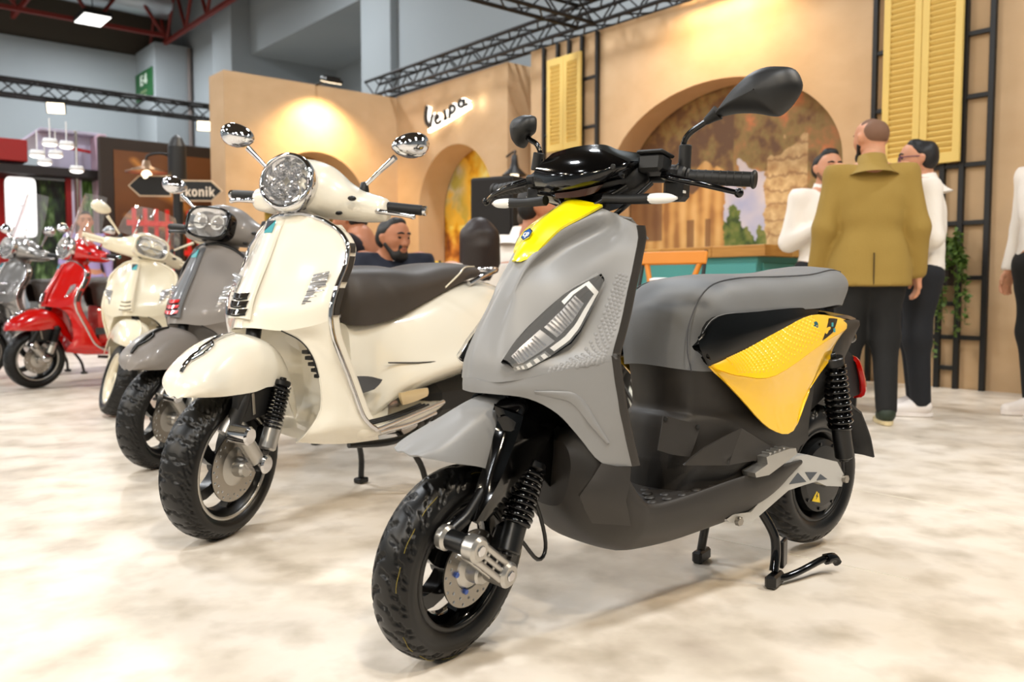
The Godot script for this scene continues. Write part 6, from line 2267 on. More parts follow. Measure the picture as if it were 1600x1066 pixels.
	if o.has("screen"):
		var sc := node("wind_screen", t, ST)
		var h: float = o.screen
		rows = []
		for i in 4:
			var f := i / 3.0
			var l := PackedVector3Array()
			for j in 7:
				var a := lerpf(-1.0, 1.0, j / 6.0)
				var wd := 0.21 * (1.0 - 0.35 * f * f)
				l.append(Vector3(-0.30 - 0.30 * f * h - 0.10 * a * a, 1.17 + h * f * (1.0 - 0.06 * a * a * f), a * wd))
			rows.append(l)
		st = S()
		shell(st, rows, 0.003, 3, 3, Vector3(1, 0, 0))
		obj("screen_pane", st, M.clear, sc)
		st = S()
		tube(st, V3([-0.40, 1.12, -0.12, -0.34, 1.22, -0.11, -0.36, 1.32, -0.10]), 0.006, 7)
		obj("screen_bracket", st, M.chrome, sc)
		st = S()
		tube(st, V3([-0.40, 1.12, 0.12, -0.34, 1.22, 0.11, -0.36, 1.32, 0.10]), 0.006, 7)
		obj("screen_bracket", st, M.chrome, sc)
	if o.has("rack"):
		var rk := node("front_rack", t)
		for y in [0.50, 0.58, 0.66, 0.74, 0.82]:
			st = S()
			tube(st, V3([-0.10 - (y - 0.5) * 0.3, y, -0.16, 0.02 - (y - 0.5) * 0.35, y, -0.08, 0.03 - (y - 0.5) * 0.35, y, 0.08, -0.10 - (y - 0.5) * 0.3, y, 0.16]), 0.009, 8)
			obj("rack_bar", st, M.chrome, rk)
		for z in [-0.15, -0.05, 0.05, 0.15]:
			st = S()
			tube(st, V3([0.0, 0.48, z, -0.06, 0.66, z, -0.12, 0.84, z]), 0.008, 8)
			obj("rack_bar", st, M.chrome, rk)
		for s in [-1, 1]:
			st = S()
			lathe(st, V2([0.0, -0.05, 0.04, -0.045, 0.055, 0.0, 0.05, 0.012, 0.0, 0.02]), Transform3D(frame_at(Vector3(1, 0.1, 0)), Vector3(-0.05, 0.90, s * 0.14)), 20)
			obj("fog_lamp", st, M.chrome, rk)
	# underside: stand, exhaust shield, rear wheel
	st = S()
	tube(st, V3([-0.70, 0.25, -0.11, -0.78, 0.12, -0.15, -0.80, 0.02, -0.17]), 0.012, 8)
	tube(st, V3([-0.70, 0.25, 0.11, -0.78, 0.12, 0.15, -0.80, 0.02, 0.17]), 0.012, 8)
	tube(st, V3([-0.70, 0.25, -0.11, -0.70, 0.24, 0.0, -0.70, 0.25, 0.11]), 0.012, 8)
	for s in [-1, 1]:
		bx(st, Vector3(0.05, 0.02, 0.04), Transform3D(Basis.IDENTITY, Vector3(-0.80, 0.012, s * 0.17)), 0.004)
	obj("centre_stand", st, M.black_semi, t)
	st = S()
	tube(st, V3([-0.45, 0.235, -0.10, -0.60, 0.225, -0.14, -0.72, 0.24, -0.16, -0.80, 0.30, -0.19]), [0.012, 0.014, 0.012, 0.01], 8)
	obj("side_stand", st, M.black_semi, t)
	st = S()
	loft(st, [ring2(Vector3(0, 0.30, 0), 0.0, 0.0, 12)], 1, 1, false) if false else bx(st, Vector3(0.5, 0.17, 0.24), Transform3D(Basis.IDENTITY, Vector3(-1.12, 0.34, -0.03)), 0.05)
	obj("engine_block", st, M.black_plastic, t)
	wheel(t, "rear_wheel", Transform3D(Basis.IDENTITY, Vector3(-1.375, 0.24, 0)), 0.236, 0.122, 0.166, M.retro_tyre, o.get("rim", M.black_semi), o.get("lip", M.satin), 5)
	return t

# ---------- people ----------
# skin of a field of tapered capsules [a, b, ra, rb], meshed as surface nets
func nets(st: SurfaceTool, bones: Array, cell: float, k: float, lo_cut := -1e9, hi_cut := 1e9):
	var lo := Vector3.INF
	var hi := -Vector3.INF
	for b in bones:
		var r := maxf(b[2], b[3]) + 0.03
		for p in [b[0], b[1]]:
			lo = lo.min(p - Vector3.ONE * r)
			hi = hi.max(p + Vector3.ONE * r)
	lo -= Vector3.ONE * cell * 2
	hi += Vector3.ONE * cell * 2
	var nx := int((hi.x - lo.x) / cell) + 2
	var ny := int((hi.y - lo.y) / cell) + 2
	var nz := int((hi.z - lo.z) / cell) + 2
	var f := PackedFloat32Array()
	f.resize(nx * ny * nz)
	var m := 4.5 / k
	for b in bones:
		var a: Vector3 = b[0]
		var c: Vector3 = b[1]
		var ra: float = b[2]
		var rb: float = b[3]
		var r := maxf(ra, rb) + m
		var i0 := (a.min(c) - Vector3.ONE * r - lo) / cell
		var i1 := (a.max(c) + Vector3.ONE * r - lo) / cell
		var ac := c - a
		var l2 := maxf(ac.length_squared(), 1e-9)
		for y in range(maxi(0, int(i0.y)), mini(ny, int(i1.y) + 2)):
			var py := lo.y + y * cell
			if py < lo_cut or py > hi_cut: continue
			for z in range(maxi(0, int(i0.z)), mini(nz, int(i1.z) + 2)):
				var at := (y * nz + z) * nx
				for x in range(maxi(0, int(i0.x)), mini(nx, int(i1.x) + 2)):
					var p := Vector3(lo.x + x * cell, py, lo.z + z * cell)
					var t := clampf((p - a).dot(ac) / l2, 0.0, 1.0)
					var d := p.distance_to(a + ac * t) - lerpf(ra, rb, t)
					if d < m: f[at + x] += exp(-k * d)
	# one vertex per crossed cell
	var at := PackedInt32Array()
	at.resize(nx * ny * nz)
	at.fill(-1)
	var vs := PackedVector3Array()
	var off := [0, 1, nx, nx + 1, nx * nz, nx * nz + 1, nx * nz + nx, nx * nz + nx + 1]
	var pos := [Vector3(0, 0, 0), Vector3(1, 0, 0), Vector3(0, 0, 1), Vector3(1, 0, 1), Vector3(0, 1, 0), Vector3(1, 1, 0), Vector3(0, 1, 1), Vector3(1, 1, 1)]
	var edges := [[0, 1], [2, 3], [4, 5], [6, 7], [0, 2], [1, 3], [4, 6], [5, 7], [0, 4], [1, 5], [2, 6], [3, 7]]
	for y in ny - 1:
		for z in nz - 1:
			var base := (y * nz + z) * nx
			for x in nx - 1:
				var q := base + x
				var s0 := f[q] > 1.0
				if s0 == (f[q + 1] > 1.0) and s0 == (f[q + off[2]] > 1.0) and s0 == (f[q + off[3]] > 1.0) and s0 == (f[q + off[4]] > 1.0) and s0 == (f[q + off[5]] > 1.0) and s0 == (f[q + off[6]] > 1.0) and s0 == (f[q + off[7]] > 1.0):
					continue
				var sum := Vector3.ZERO
				var n := 0
				for e in edges:
					var u := f[q + off[e[0]]]
					var v := f[q + off[e[1]]]
					if (u > 1.0) != (v > 1.0):
						var lu := log(maxf(u, 0.01))
						var lv := log(maxf(v, 0.01))
						sum += pos[e[0]].lerp(pos[e[1]], lu / (lu - lv))
						n += 1
				at[q] = vs.size()
				vs.append(lo + (Vector3(x, y, z) + sum / n) * cell)
	smooth(st)
	var dx := 1
	var dz := nx
	var dy := nx * nz
	for y in range(1, ny - 1):
		for z in range(1, nz - 1):
			for x in range(1, nx - 1):
				var q := (y * nz + z) * nx + x
				var inside := f[q] > 1.0
				for e in [[dx, dy, dz], [dy, dz, dx], [dz, dx, dy]]:
					if inside != (f[q + e[0]] > 1.0):
						var a := at[q]
						var b := at[q - e[1]]
						var c := at[q - e[1] - e[2]]
						var d := at[q - e[2]]
						if a < 0 or b < 0 or c < 0 or d < 0: continue
						if inside: quad(st, vs[a], vs[d], vs[c], vs[b])
						else: quad(st, vs[a], vs[b], vs[c], vs[d])

func hand_mesh(curl: float) -> ArrayMesh:
	# a right hand hanging down: wrist at the origin, fingers to -y, palm to -z... thumb forward (+x)
	var key := "hand%d" % int(curl * 10)
	if M.has(key): return M[key]
	var b := []
	b.append([Vector3(0, 0.02, 0), Vector3(0, -0.03, 0), 0.026, 0.026])
	for i in 4:
		b.append([Vector3(-0.012 + i * 0.008, -0.02, 0), Vector3(-0.03 + i * 0.02, -0.088, 0.0), 0.016, 0.0135])
	var len := [0.07, 0.082, 0.088, 0.08]
	for i in 4:
		var p := Vector3(-0.032 + i * 0.021, -0.092, 0)
		var a := curl * 0.35
		for s in 3:
			var l: float = len[i] * [0.45, 0.32, 0.23][s]
			var q := p + Vector3(0, -cos(a), -sin(a)) * l
			b.append([p, q, 0.0092 - s * 0.0008, 0.0088 - s * 0.0008])
			p = q
			a += curl * 0.55
	b.append([Vector3(0.018, -0.02, -0.004), Vector3(0.045, -0.058, -0.016), 0.015, 0.011])
	b.append([Vector3(0.045, -0.058, -0.016), Vector3(0.052, -0.088, -0.026), 0.0105, 0.0095])
	b.append([Vector3(0.052, -0.088, -0.026), Vector3(0.05, -0.112, -0.034), 0.0095, 0.008])
	var st := S()
	nets(st, b, 0.006, 220.0)
	st.generate_normals()
	M[key] = st.commit()
	return M[key]

func head_mesh() -> ArrayMesh:
	# centre of the skull at the origin, face to +x
	if M.has("head"): return M.head
	var b := [
		[Vector3(-0.02, 0.025, 0), Vector3(0.02, 0.035, 0), 0.083, 0.078],
		[Vector3(0.03, -0.01, -0.02), Vector3(0.03, -0.01, 0.02), 0.058, 0.058],
		[Vector3(0.045, -0.07, -0.014), Vector3(0.045, -0.07, 0.014), 0.040, 0.040],
		[Vector3(0.0, -0.05, -0.04), Vector3(0.05, -0.085, -0.012), 0.028, 0.022],
		[Vector3(0.0, -0.05, 0.04), Vector3(0.05, -0.085, 0.012), 0.028, 0.022],
		[Vector3(0.088, 0.012, 0), Vector3(0.108, -0.028, 0), 0.009, 0.0125],
		[Vector3(0.098, -0.031, -0.010), Vector3(0.098, -0.031, 0.010), 0.009, 0.009],
		[Vector3(0.082, 0.03, -0.034), Vector3(0.09, 0.028, -0.012), 0.011, 0.010],
		[Vector3(0.082, 0.03, 0.034), Vector3(0.09, 0.028, 0.012), 0.011, 0.010],
		[Vector3(0.083, -0.056, -0.016), Vector3(0.083, -0.056, 0.016), 0.0085, 0.0085],
		[Vector3(0.081, -0.066, -0.013), Vector3(0.081, -0.066, 0.013), 0.0085, 0.0085],
		[Vector3(0.066, -0.012, -0.042), Vector3(0.060, -0.03, -0.04), 0.018, 0.018],
		[Vector3(0.066, -0.012, 0.042), Vector3(0.060, -0.03, 0.04), 0.018, 0.018],
		[Vector3(-0.03, -0.05, 0), Vector3(-0.045, -0.13, 0), 0.058, 0.056]]
	for s in [-1, 1]:
		b.append([Vector3(-0.012, 0.015, s * 0.084), Vector3(-0.004, -0.028, s * 0.078), 0.011, 0.008])
		b.append([Vector3(-0.02, 0.01, s * 0.088), Vector3(-0.018, -0.01, s * 0.086), 0.010, 0.009])
	var st := S()
	nets(st, b, 0.007, 150.0)
	st.generate_normals()
	M.head = st.commit()
	return M.head

func limb_bones(J: Dictionary, grow: float, what: Array) -> Array:
	var b := []
	if "torso" in what:
		var u: Vector3 = (J.chest - J.hip).normalized()
		var r: Vector3 = J.right
		for e in [[0.02, 0.066, 0.102], [0.14, 0.046, 0.099], [0.27, 0.056, 0.105], [0.37, 0.076, 0.10], [0.44, 0.09, 0.076]]:
			var c: Vector3 = J.hip + u * e[0] * J.scale if e[0] < 0.2 else J.chest + u * (e[0] - 0.33) * J.scale
			b.append([c - r * e[1], c + r * e[1], e[2] * J.girth + grow, e[2] * J.girth + grow])
		b.append([J.hip + u * 0.1, J.chest, 0.10 * J.girth + grow, 0.10 * J.girth + grow])
		b.append([J.chest + u * 0.12, J.neck, 0.075 + grow * 0.6, 0.06 + grow * 0.4])
	for s in ["l", "r"]:
		if "arms" in what:
			b.append([J["sh" + s], J["el" + s], 0.056 + grow, 0.044 + grow])
			b.append([J["el" + s], J["wr" + s], 0.043 + grow, 0.03 + grow * 0.9])
			b.append([J.chest + (J.neck - J.chest) * 0.55, J["sh" + s], 0.06 + grow, 0.058 + grow])
		if "legs" in what:
			b.append([J["hp" + s], J["kn" + s], 0.088 + grow, 0.06 + grow])
			b.append([J["kn" + s], J["an" + s], 0.058 + grow, 0.042 + grow])
		if "seat" in what:
			b.append([J.hip, J["hp" + s], 0.11 + grow, 0.10 + grow])
			b.append([J["hp" + s], (J["hp" + s] as Vector3).lerp(J["kn" + s], 0.3), 0.095 + grow, 0.082 + grow])
	return b

func standing(h := 1.76) -> Dictionary:
	var k := h / 1.76
	return {"scale": k, "girth": 1.0, "right": Vector3(0, 0, 1), "hip": Vector3(0, 0.93, 0) * k, "chest": Vector3(0, 1.26, 0) * k, "neck": Vector3(-0.012, 1.49, 0) * k,
		"head": Vector3(0.025, 1.64, 0) * k, "shl": Vector3(-0.01, 1.435, -0.178) * k, "shr": Vector3(-0.01, 1.435, 0.178) * k, "ell": Vector3(-0.03, 1.13, -0.252) * k, "elr": Vector3(-0.03, 1.13, 0.252) * k,
		"wrl": Vector3(0.03, 0.885, -0.272) * k, "wrr": Vector3(0.03, 0.885, 0.272) * k, "hpl": Vector3(0, 0.9, -0.09) * k, "hpr": Vector3(0, 0.9, 0.09) * k, "knl": Vector3(0.01, 0.5, -0.10) * k, "knr": Vector3(0.01, 0.5, 0.10) * k,
		"anl": Vector3(-0.02, 0.09, -0.10), "anr": Vector3(-0.02, 0.09, 0.10)}

func sitting(h := 1.74, seat := 0.38) -> Dictionary:
	var J := standing(h)
	var drop := Vector3(0, J.hip.y - seat - 0.1, 0)
	for j in ["hip", "chest", "neck", "head", "shl", "shr", "ell", "elr", "wrl", "wrr", "hpl", "hpr"]: J[j] -= drop
	J.knl = Vector3(0.42, 0.49, -0.12)
	J.knr = Vector3(0.42, 0.49, 0.12)
	J.anl = Vector3(0.38, 0.09, -0.13)
	J.anr = Vector3(0.36, 0.09, 0.13)
	for s in ["l", "r"]:
		J["el" + s] += Vector3(0.10, 0.02, 0)
		J["wr" + s] = J["el" + s] + Vector3(0.24, 0.02, -0.07 if s == "r" else 0.07)
	return J

# at: where it stands (world x, z); turn: which way it faces (world direction)
func person(label: String, at: Vector2, face: Vector2, J: Dictionary, o: Dictionary) -> Node3D:
	var f := Vector3(face.x, 0, face.y).normalized()
	var t := node("person", self, Transform3D(Basis(f, UP, f.cross(UP)), Vector3(at.x, o.get("lift", 0.0), at.y)))
	tag(t, label, "person")
	var skin: Material = o.get("skin", M.skin)
	var turn: float = o.get("look", 0.0)
	var hb := Basis(UP, turn) * Basis(Vector3(0, 0, 1), o.get("nod", 0.0))
	var hk: float = o.get("head_scale", 1.0)
	var hx := Transform3D(hb.scaled(Vector3.ONE * hk), J.head)
	var st := S()
	nets(st, limb_bones(J, 0.0, ["torso", "arms", "legs", "seat"]) + [[J.neck, J.head + hb * Vector3(-0.03, -0.06, 0), 0.058, 0.056]], 0.02, 45.0)
	st.append_from(head_mesh(), 0, hx)
	for s in ["l", "r"]:
		var d: Vector3 = (J["wr" + s] - J["el" + s]).normalized()
		var y := -d
		var fwd := Vector3(1, 0, 0) if absf(d.x) < 0.8 else Vector3(0, 1, 0)
		var z := (fwd - y * fwd.dot(y)).normalized().cross(y)
		var xb := y.cross(z)
		var m := Basis(xb, y, z if s == "r" else -z)
		st.append_from(hand_mesh(o.get("curl", 0.6)), 0, Transform3D(m, J["wr" + s]))
	obj("body", st, skin, t)
	# clothes
	st = S()
	var top: Array = limb_bones(J, o.get("loose", 0.014), ["torso", "arms"])
	var hem: float = o.get("hem", J.hip.y - 0.06)
	if o.has("skirt"):
		var hy: float = o.skirt
		top.append([Vector3(J.hip.x - 0.005, hy, -0.075), Vector3(J.hip.x - 0.005, hy, 0.075), 0.148 * J.girth, 0.148 * J.girth])
		top.append([Vector3(J.hip.x, hy + 0.1, -0.074), Vector3(J.hip.x, hy + 0.1, 0.074), 0.145 * J.girth, 0.145 * J.girth])
		top.append([Vector3(J.hip.x, hy + 0.2, -0.066), Vector3(J.hip.x, hy + 0.2, 0.066), 0.134 * J.girth, 0.134 * J.girth])
		hem = hy
	nets(st, top, 0.015, 80.0, hem, J.neck.y + 0.015)
	obj(o.get("top_name", "shirt"), st, o.top, t)
	if o.has("collar"):
		st = S()
		lathe(st, V2([0.15, -0.085, 0.118, -0.055, 0.088, -0.012, 0.074, 0.045, 0.069, 0.047, 0.07, 0.0]), Transform3D(Basis(Vector3(0, 0, 1), -0.2), J.neck + Vector3(-0.004, 0.005, 0)), 24)
		obj("collar", st, o.collar, t)
	if o.has("inner"):
		st = S()
		var u: Vector3 = (J.neck - J.chest)
		nets(st, [[J.chest + Vector3(0.085, 0.0, 0), J.neck + Vector3(0.045, -0.02, 0), 0.055, 0.05]], 0.012, 80.0)
		obj("undershirt", st, o.inner, t)
	st = S()
	nets(st, limb_bones(J, 0.016, ["legs", "seat"]), 0.016, 50.0, 0.055 + minf(J.anl.y, J.anr.y) - 0.09, 9.0)
	obj("trousers", st, o.get("legs", M.cloth_black), t)
	for s in ["l", "r"]:
		st = S()
		var a: Vector3 = J["an" + s]
		var fy := a.y - 0.09
		nets(st, [[Vector3(a.x - 0.02, fy + 0.06, a.z), Vector3(a.x + 0.05, fy + 0.055, a.z), 0.042, 0.04], [Vector3(a.x + 0.05, fy + 0.05, a.z), Vector3(a.x + 0.165, fy + 0.035, a.z + (0.012 if s == "r" else -0.012)), 0.042, 0.036], [Vector3(a.x - 0.01, fy + 0.07, a.z), Vector3(a.x, fy + 0.10, a.z), 0.043, 0.044]], 0.011, 90.0, fy + 0.018, 9.0)
		obj("shoe", st, o.get("shoes", M.shoe_white), t)
		st = S()
		var l := PackedVector2Array()
		for k in 16:
			var an := TAU * k / 16
			l.append(Vector2(a.x + 0.07 + cos(an) * 0.142, a.z + sin(an) * (0.05 + 0.006 * cos(an))))
		prism(st, l, 0.024, Transform3D(Basis(Vector3(1, 0, 0), Vector3(0, 0, 1), Vector3(0, -1, 0)), Vector3(0, fy + 0.026, 0)), 0.003)
		obj("shoe_sole", st, o.get("sole", M.shoe_white), t)
	# hair, beard, eyes
	var hair: Array = o.get("hair", [])
	if hair.size():
		st = S()
		nets(st, hair, 0.009, 110.0)
		obj("hair", st, o.hair_m, t, hx)
	if o.has("beard"):
		st = S()
		nets(st, [[Vector3(0.005, -0.035, -0.072), Vector3(0.04, -0.085, -0.04), 0.016, 0.02], [Vector3(0.005, -0.035, 0.072), Vector3(0.04, -0.085, 0.04), 0.016, 0.02], [Vector3(0.055, -0.1, -0.02), Vector3(0.055, -0.1, 0.02), 0.036, 0.036], [Vector3(0.082, -0.045, -0.022), Vector3(0.086, -0.044, 0.022), 0.0085, 0.0085], [Vector3(0.082, -0.045, -0.024), Vector3(0.07, -0.085, -0.024), 0.009, 0.012], [Vector3(0.082, -0.045, 0.024), Vector3(0.07, -0.085, 0.024), 0.009, 0.012]], 0.008, 130.0)
		obj("beard", st, o.beard, t, hx)
	for s in [-1, 1]:
		st = S()
		ell(Vector3(0.0865, 0.010, s * 0.033), Vector3(0.010, 0.009, 0.014), st, 12)
		obj("eye", st, M.eye, t, hx)
		st = S()
		tube(st, V3([0.101, 0.034, s * 0.012, 0.100, 0.039, s * 0.032, 0.087, 0.033, s * 0.053]), [0.005, 0.006, 0.004], 6)
		obj("eyebrow", st, o.get("hair_m", M.hair_dark), t, hx)
	st = S()
	tube(st, V3([0.089, -0.058, -0.024, 0.0965, -0.0605, 0, 0.089, -0.058, 0.024]), 0.0045, 6)
	obj("lips", st, M.lips, t, hx)
	if o.has("glasses"):
		st = S()
		for s in [-1, 1]:
			var l := PackedVector3Array()
			for k in 13:
				var an := TAU * k / 12
				l.append(Vector3(0.103, 0.008 + sin(an) * 0.02, s * 0.034 + cos(an) * 0.027))
			tube(st, l, 0.0024, 6, 1)
			tube(st, V3([0.10, 0.014, s * 0.061, 0.05, 0.016, s * 0.082, -0.01, 0.014, s * 0.092]), 0.0024, 6)
		tube(st, V3([0.103, 0.012, -0.008, 0.108, 0.016, 0, 0.103, 0.012, 0.008]), 0.0024, 6)
		obj("glasses", st, o.glasses, t, hx)
	return t

func short_hair(top := 0.012) -> Array:
	return [[Vector3(-0.04, 0.045, 0), Vector3(0.005, 0.072 + top, 0), 0.078, 0.056], [Vector3(0.03, 0.094 + top, -0.026), Vector3(0.03, 0.094 + top, 0.026), 0.027, 0.027], [Vector3(-0.05, 0.0, -0.022), Vector3(-0.05, 0.0, 0.022), 0.066, 0.066], [Vector3(-0.02, 0.04, -0.056), Vector3(0.015, 0.062, -0.05), 0.036, 0.026], [Vector3(-0.02, 0.04, 0.056), Vector3(0.015, 0.062, 0.05), 0.036, 0.026]]

func people():
	M.skin = mat(Color(0.80, 0.57, 0.44), 0.55)
	M.skin.subsurf_scatter_enabled = true
	M.skin.subsurf_scatter_strength = 0.15
	M.skin_tan = mat(Color(0.70, 0.46, 0.33), 0.55)
	M.eye = mat(Color(0.10, 0.07, 0.05), 0.2)
	M.lips = mat(Color(0.62, 0.34, 0.29), 0.5)
	M.hair_dark = mat(Color(0.055, 0.04, 0.032), 0.55)
	M.hair_brown = mat(Color(0.13, 0.075, 0.05), 0.5)
	M.hair_grey = mat(Color(0.33, 0.28, 0.23), 0.7)
	M.stubble = mat(Color(0.46, 0.33, 0.25), 0.75)
	M.cloth_black = grain(mat(Color(0.05, 0.05, 0.05), 0.8), 14.0, 0.5, 5)
	M.cloth_navy = grain(mat(Color(0.06, 0.07, 0.095), 0.8), 14.0, 0.5, 5)
	M.cloth_white = grain(mat(Color(0.93, 0.90, 0.86), 0.8), 9.0, 0.8, 5)
	M.cloth_olive = grain(mat(Color(0.60, 0.49, 0.225), 0.85), 9.0, 0.9, 5)
	M.cloth_lilac = grain(mat(Color(0.66, 0.60, 0.80), 0.85), 9.0, 0.9, 5)
	M.shoe_white = mat(Color(0.92, 0.89, 0.87), 0.5)
	M.shoe_green = mat(Color(0.13, 0.18, 0.12), 0.6)
	M.sole_cream = mat(Color(0.86, 0.79, 0.62), 0.6)
	# the standing group by the counter
	var J := standing(1.755)
	J.girth = 1.06
	J.wrl += Vector3(0.02, 0.0, -0.012)
	J.anl += Vector3(0.06, 0, 0.0)
	J.anr += Vector3(-0.06, 0, 0.0)
	var p := person("bald-cropped man in an olive blazer and black trousers seen from behind", Vector2(2.065, -5.02), Vector2(0.22, -1.0), J, {"top": M.cloth_olive, "top_name": "blazer", "loose": 0.022, "skirt": 0.79, "look": 0.45, "hair": [[Vector3(-0.03, 0.03, 0), Vector3(0.0, 0.05, 0), 0.081, 0.07]], "hair_m": M.stubble, "beard": M.hair_dark, "shoes": M.shoe_green, "sole": M.sole_cream, "collar": M.cloth_olive})
	var st := S()
	rod(st, Vector3(-0.160, 0.80, 0.0), Vector3(-0.158, 0.98, 0.0), 0.004, 6)
	obj("back_vent", st, mat(Color(0.25, 0.19, 0.07), 0.9), p)
	J = standing(1.675)
	J.girth = 1.1
	J.wrl = J.ell + Vector3(0.2, 0.06, 0.08)
	J.wrr = J.elr + Vector3(0.2, 0.06, -0.08)
	person("dark-haired man with purple-tinted glasses, white shirt and navy trousers beside the tall trellis", Vector2(2.50, -5.33), Vector2(-0.93, -0.30), J, {"top": M.cloth_white, "loose": 0.024, "hair": short_hair(0.0), "hair_m": M.hair_dark, "legs": M.cloth_navy, "collar": M.cloth_white, "glasses": mat(Color(0.30, 0.12, 0.35), 0.2)})
	J = standing(1.71)
	J.wrl = J.ell + Vector3(0.20, 0.10, 0.10)
	J.wrr = J.elr + Vector3(0.18, 0.08, -0.10)
	person("smiling dark-haired man in a white shirt facing us behind the olive blazer", Vector2(2.16, -6.0), Vector2(0.12, 1.0), J, {"top": M.cloth_white, "loose": 0.022, "look": 0.05, "hair": short_hair(), "hair_m": M.hair_dark, "legs": M.cloth_navy, "collar": M.cloth_white, "beard": M.stubble})
	J = standing(1.80)
	J.wrl = J.ell + Vector3(0.08, -0.24, 0.02)
	person("person in white shirt and black trousers cut off by the frame beside the stucco wall", Vector2(3.22, -5.22), Vector2(-1.0, 0.12), J, {"top": M.cloth_white, "loose": 0.024, "hair": short_hair(), "hair_m": M.hair_dark, "collar": M.cloth_white})
	# the seated visitors
	J = sitting(1.76, 0.335)
	J.girth = 1.05
	J.head += Vector3(0.05, -0.065, 0)
	person("laughing seated man with black beard, navy jacket over white tee", Vector2(-0.74, -5.36), Vector2(0.3, 0.95), J, {"top": mat(Color(0.07, 0.10, 0.17), 0.8), "top_name": "jacket", "loose": 0.026, "inner": M.cloth_white, "look": 0.55, "nod": -0.06, "hair": short_hair(0.004), "hair_m": M.hair_dark, "beard": M.hair_dark, "skin": M.skin_tan})
	J = sitting(1.68, 0.285)
	J.girth = 0.9
	var long_hair := []
	for k in 11:
		var a := lerpf(-1.9, 1.9, k / 10.0)
		var c := Vector3(-cos(a) * 0.07 - 0.02, 0.03, sin(a) * 0.075)
		var low := Vector3(-cos(a) * 0.075 - 0.035, -0.34 + 0.05 * absf(a) + 0.025 * (k % 2), sin(a) * 0.10)
		long_hair.append([c, low, 0.034, 0.016 if k % 2 else 0.021])
	long_hair += [[Vector3(-0.02, 0.04, 0), Vector3(0.015, 0.05, 0), 0.092, 0.082], [Vector3(-0.05, 0.0, -0.045), Vector3(-0.06, -0.16, -0.06), 0.066, 0.05], [Vector3(-0.05, 0.0, 0.045), Vector3(-0.06, -0.16, 0.06), 0.066, 0.05], [Vector3(-0.07, -0.05, 0), Vector3(-0.08, -0.2, 0.0), 0.07, 0.05]]
	person("seated woman with long dark brown hair and white blouse seen from behind", Vector2(-0.19, -5.05), Vector2(-0.25, -1.0), J, {"top": M.cloth_white, "loose": 0.02, "hair": long_hair, "hair_m": M.hair_brown, "legs": M.cloth_navy})
	J = sitting(1.80, 0.46)
	J.girth = 1.12
	for j in ["chest", "neck", "head", "shl", "shr"]: J[j] += Vector3(0.05, 0, 0)
	J.neck += Vector3(0.03, 0, 0)
	J.head += Vector3(0.08, -0.03, 0)
	person("seated man with cropped grey hair and white shirt turning away beside the loudspeaker", Vector2(0.02, -5.85), Vector2(0.75, -0.60), J, {"top": M.cloth_white, "loose": 0.024, "look": 0.5, "hair": short_hair(-0.004), "hair_m": M.hair_grey, "collar": M.cloth_white})
	J = sitting(1.74, 0.46)
	J.head += Vector3(0.09, -0.03, 0)
	J.neck += Vector3(0.03, 0, 0)
	person("seated man in a dark plum polo shirt behind the white scooter's handlebar", Vector2(-0.95, -5.55), Vector2(-0.75, -0.5), J, {"top": mat(Color(0.085, 0.065, 0.11), 0.8), "top_name": "polo_shirt", "hair": short_hair(), "hair_m": M.hair_dark, "skin": M.skin_tan, "look": 0.4})
	J = sitting(1.72)
	person("seated visitor in black, hidden behind the grey fairing except for legs and hand", Vector2(0.12, -4.3), Vector2(0.95, 0.10), J, {"top": M.cloth_black, "hair": short_hair(), "hair_m": M.hair_dark, "skin": M.skin_tan, "shoes": mat(Color(0.14, 0.09, 0.06), 0.6), "sole": M.cloth_black})
	J = standing(1.72)
	person("distant person in lilac clothes between the lilac pillar and the red stripes", Vector2(-5.35, -10.9), Vector2(0.5, 0.8), J, {"top": M.cloth_lilac, "hair": short_hair(), "hair_m": M.hair_brown, "legs": M.cloth_lilac})

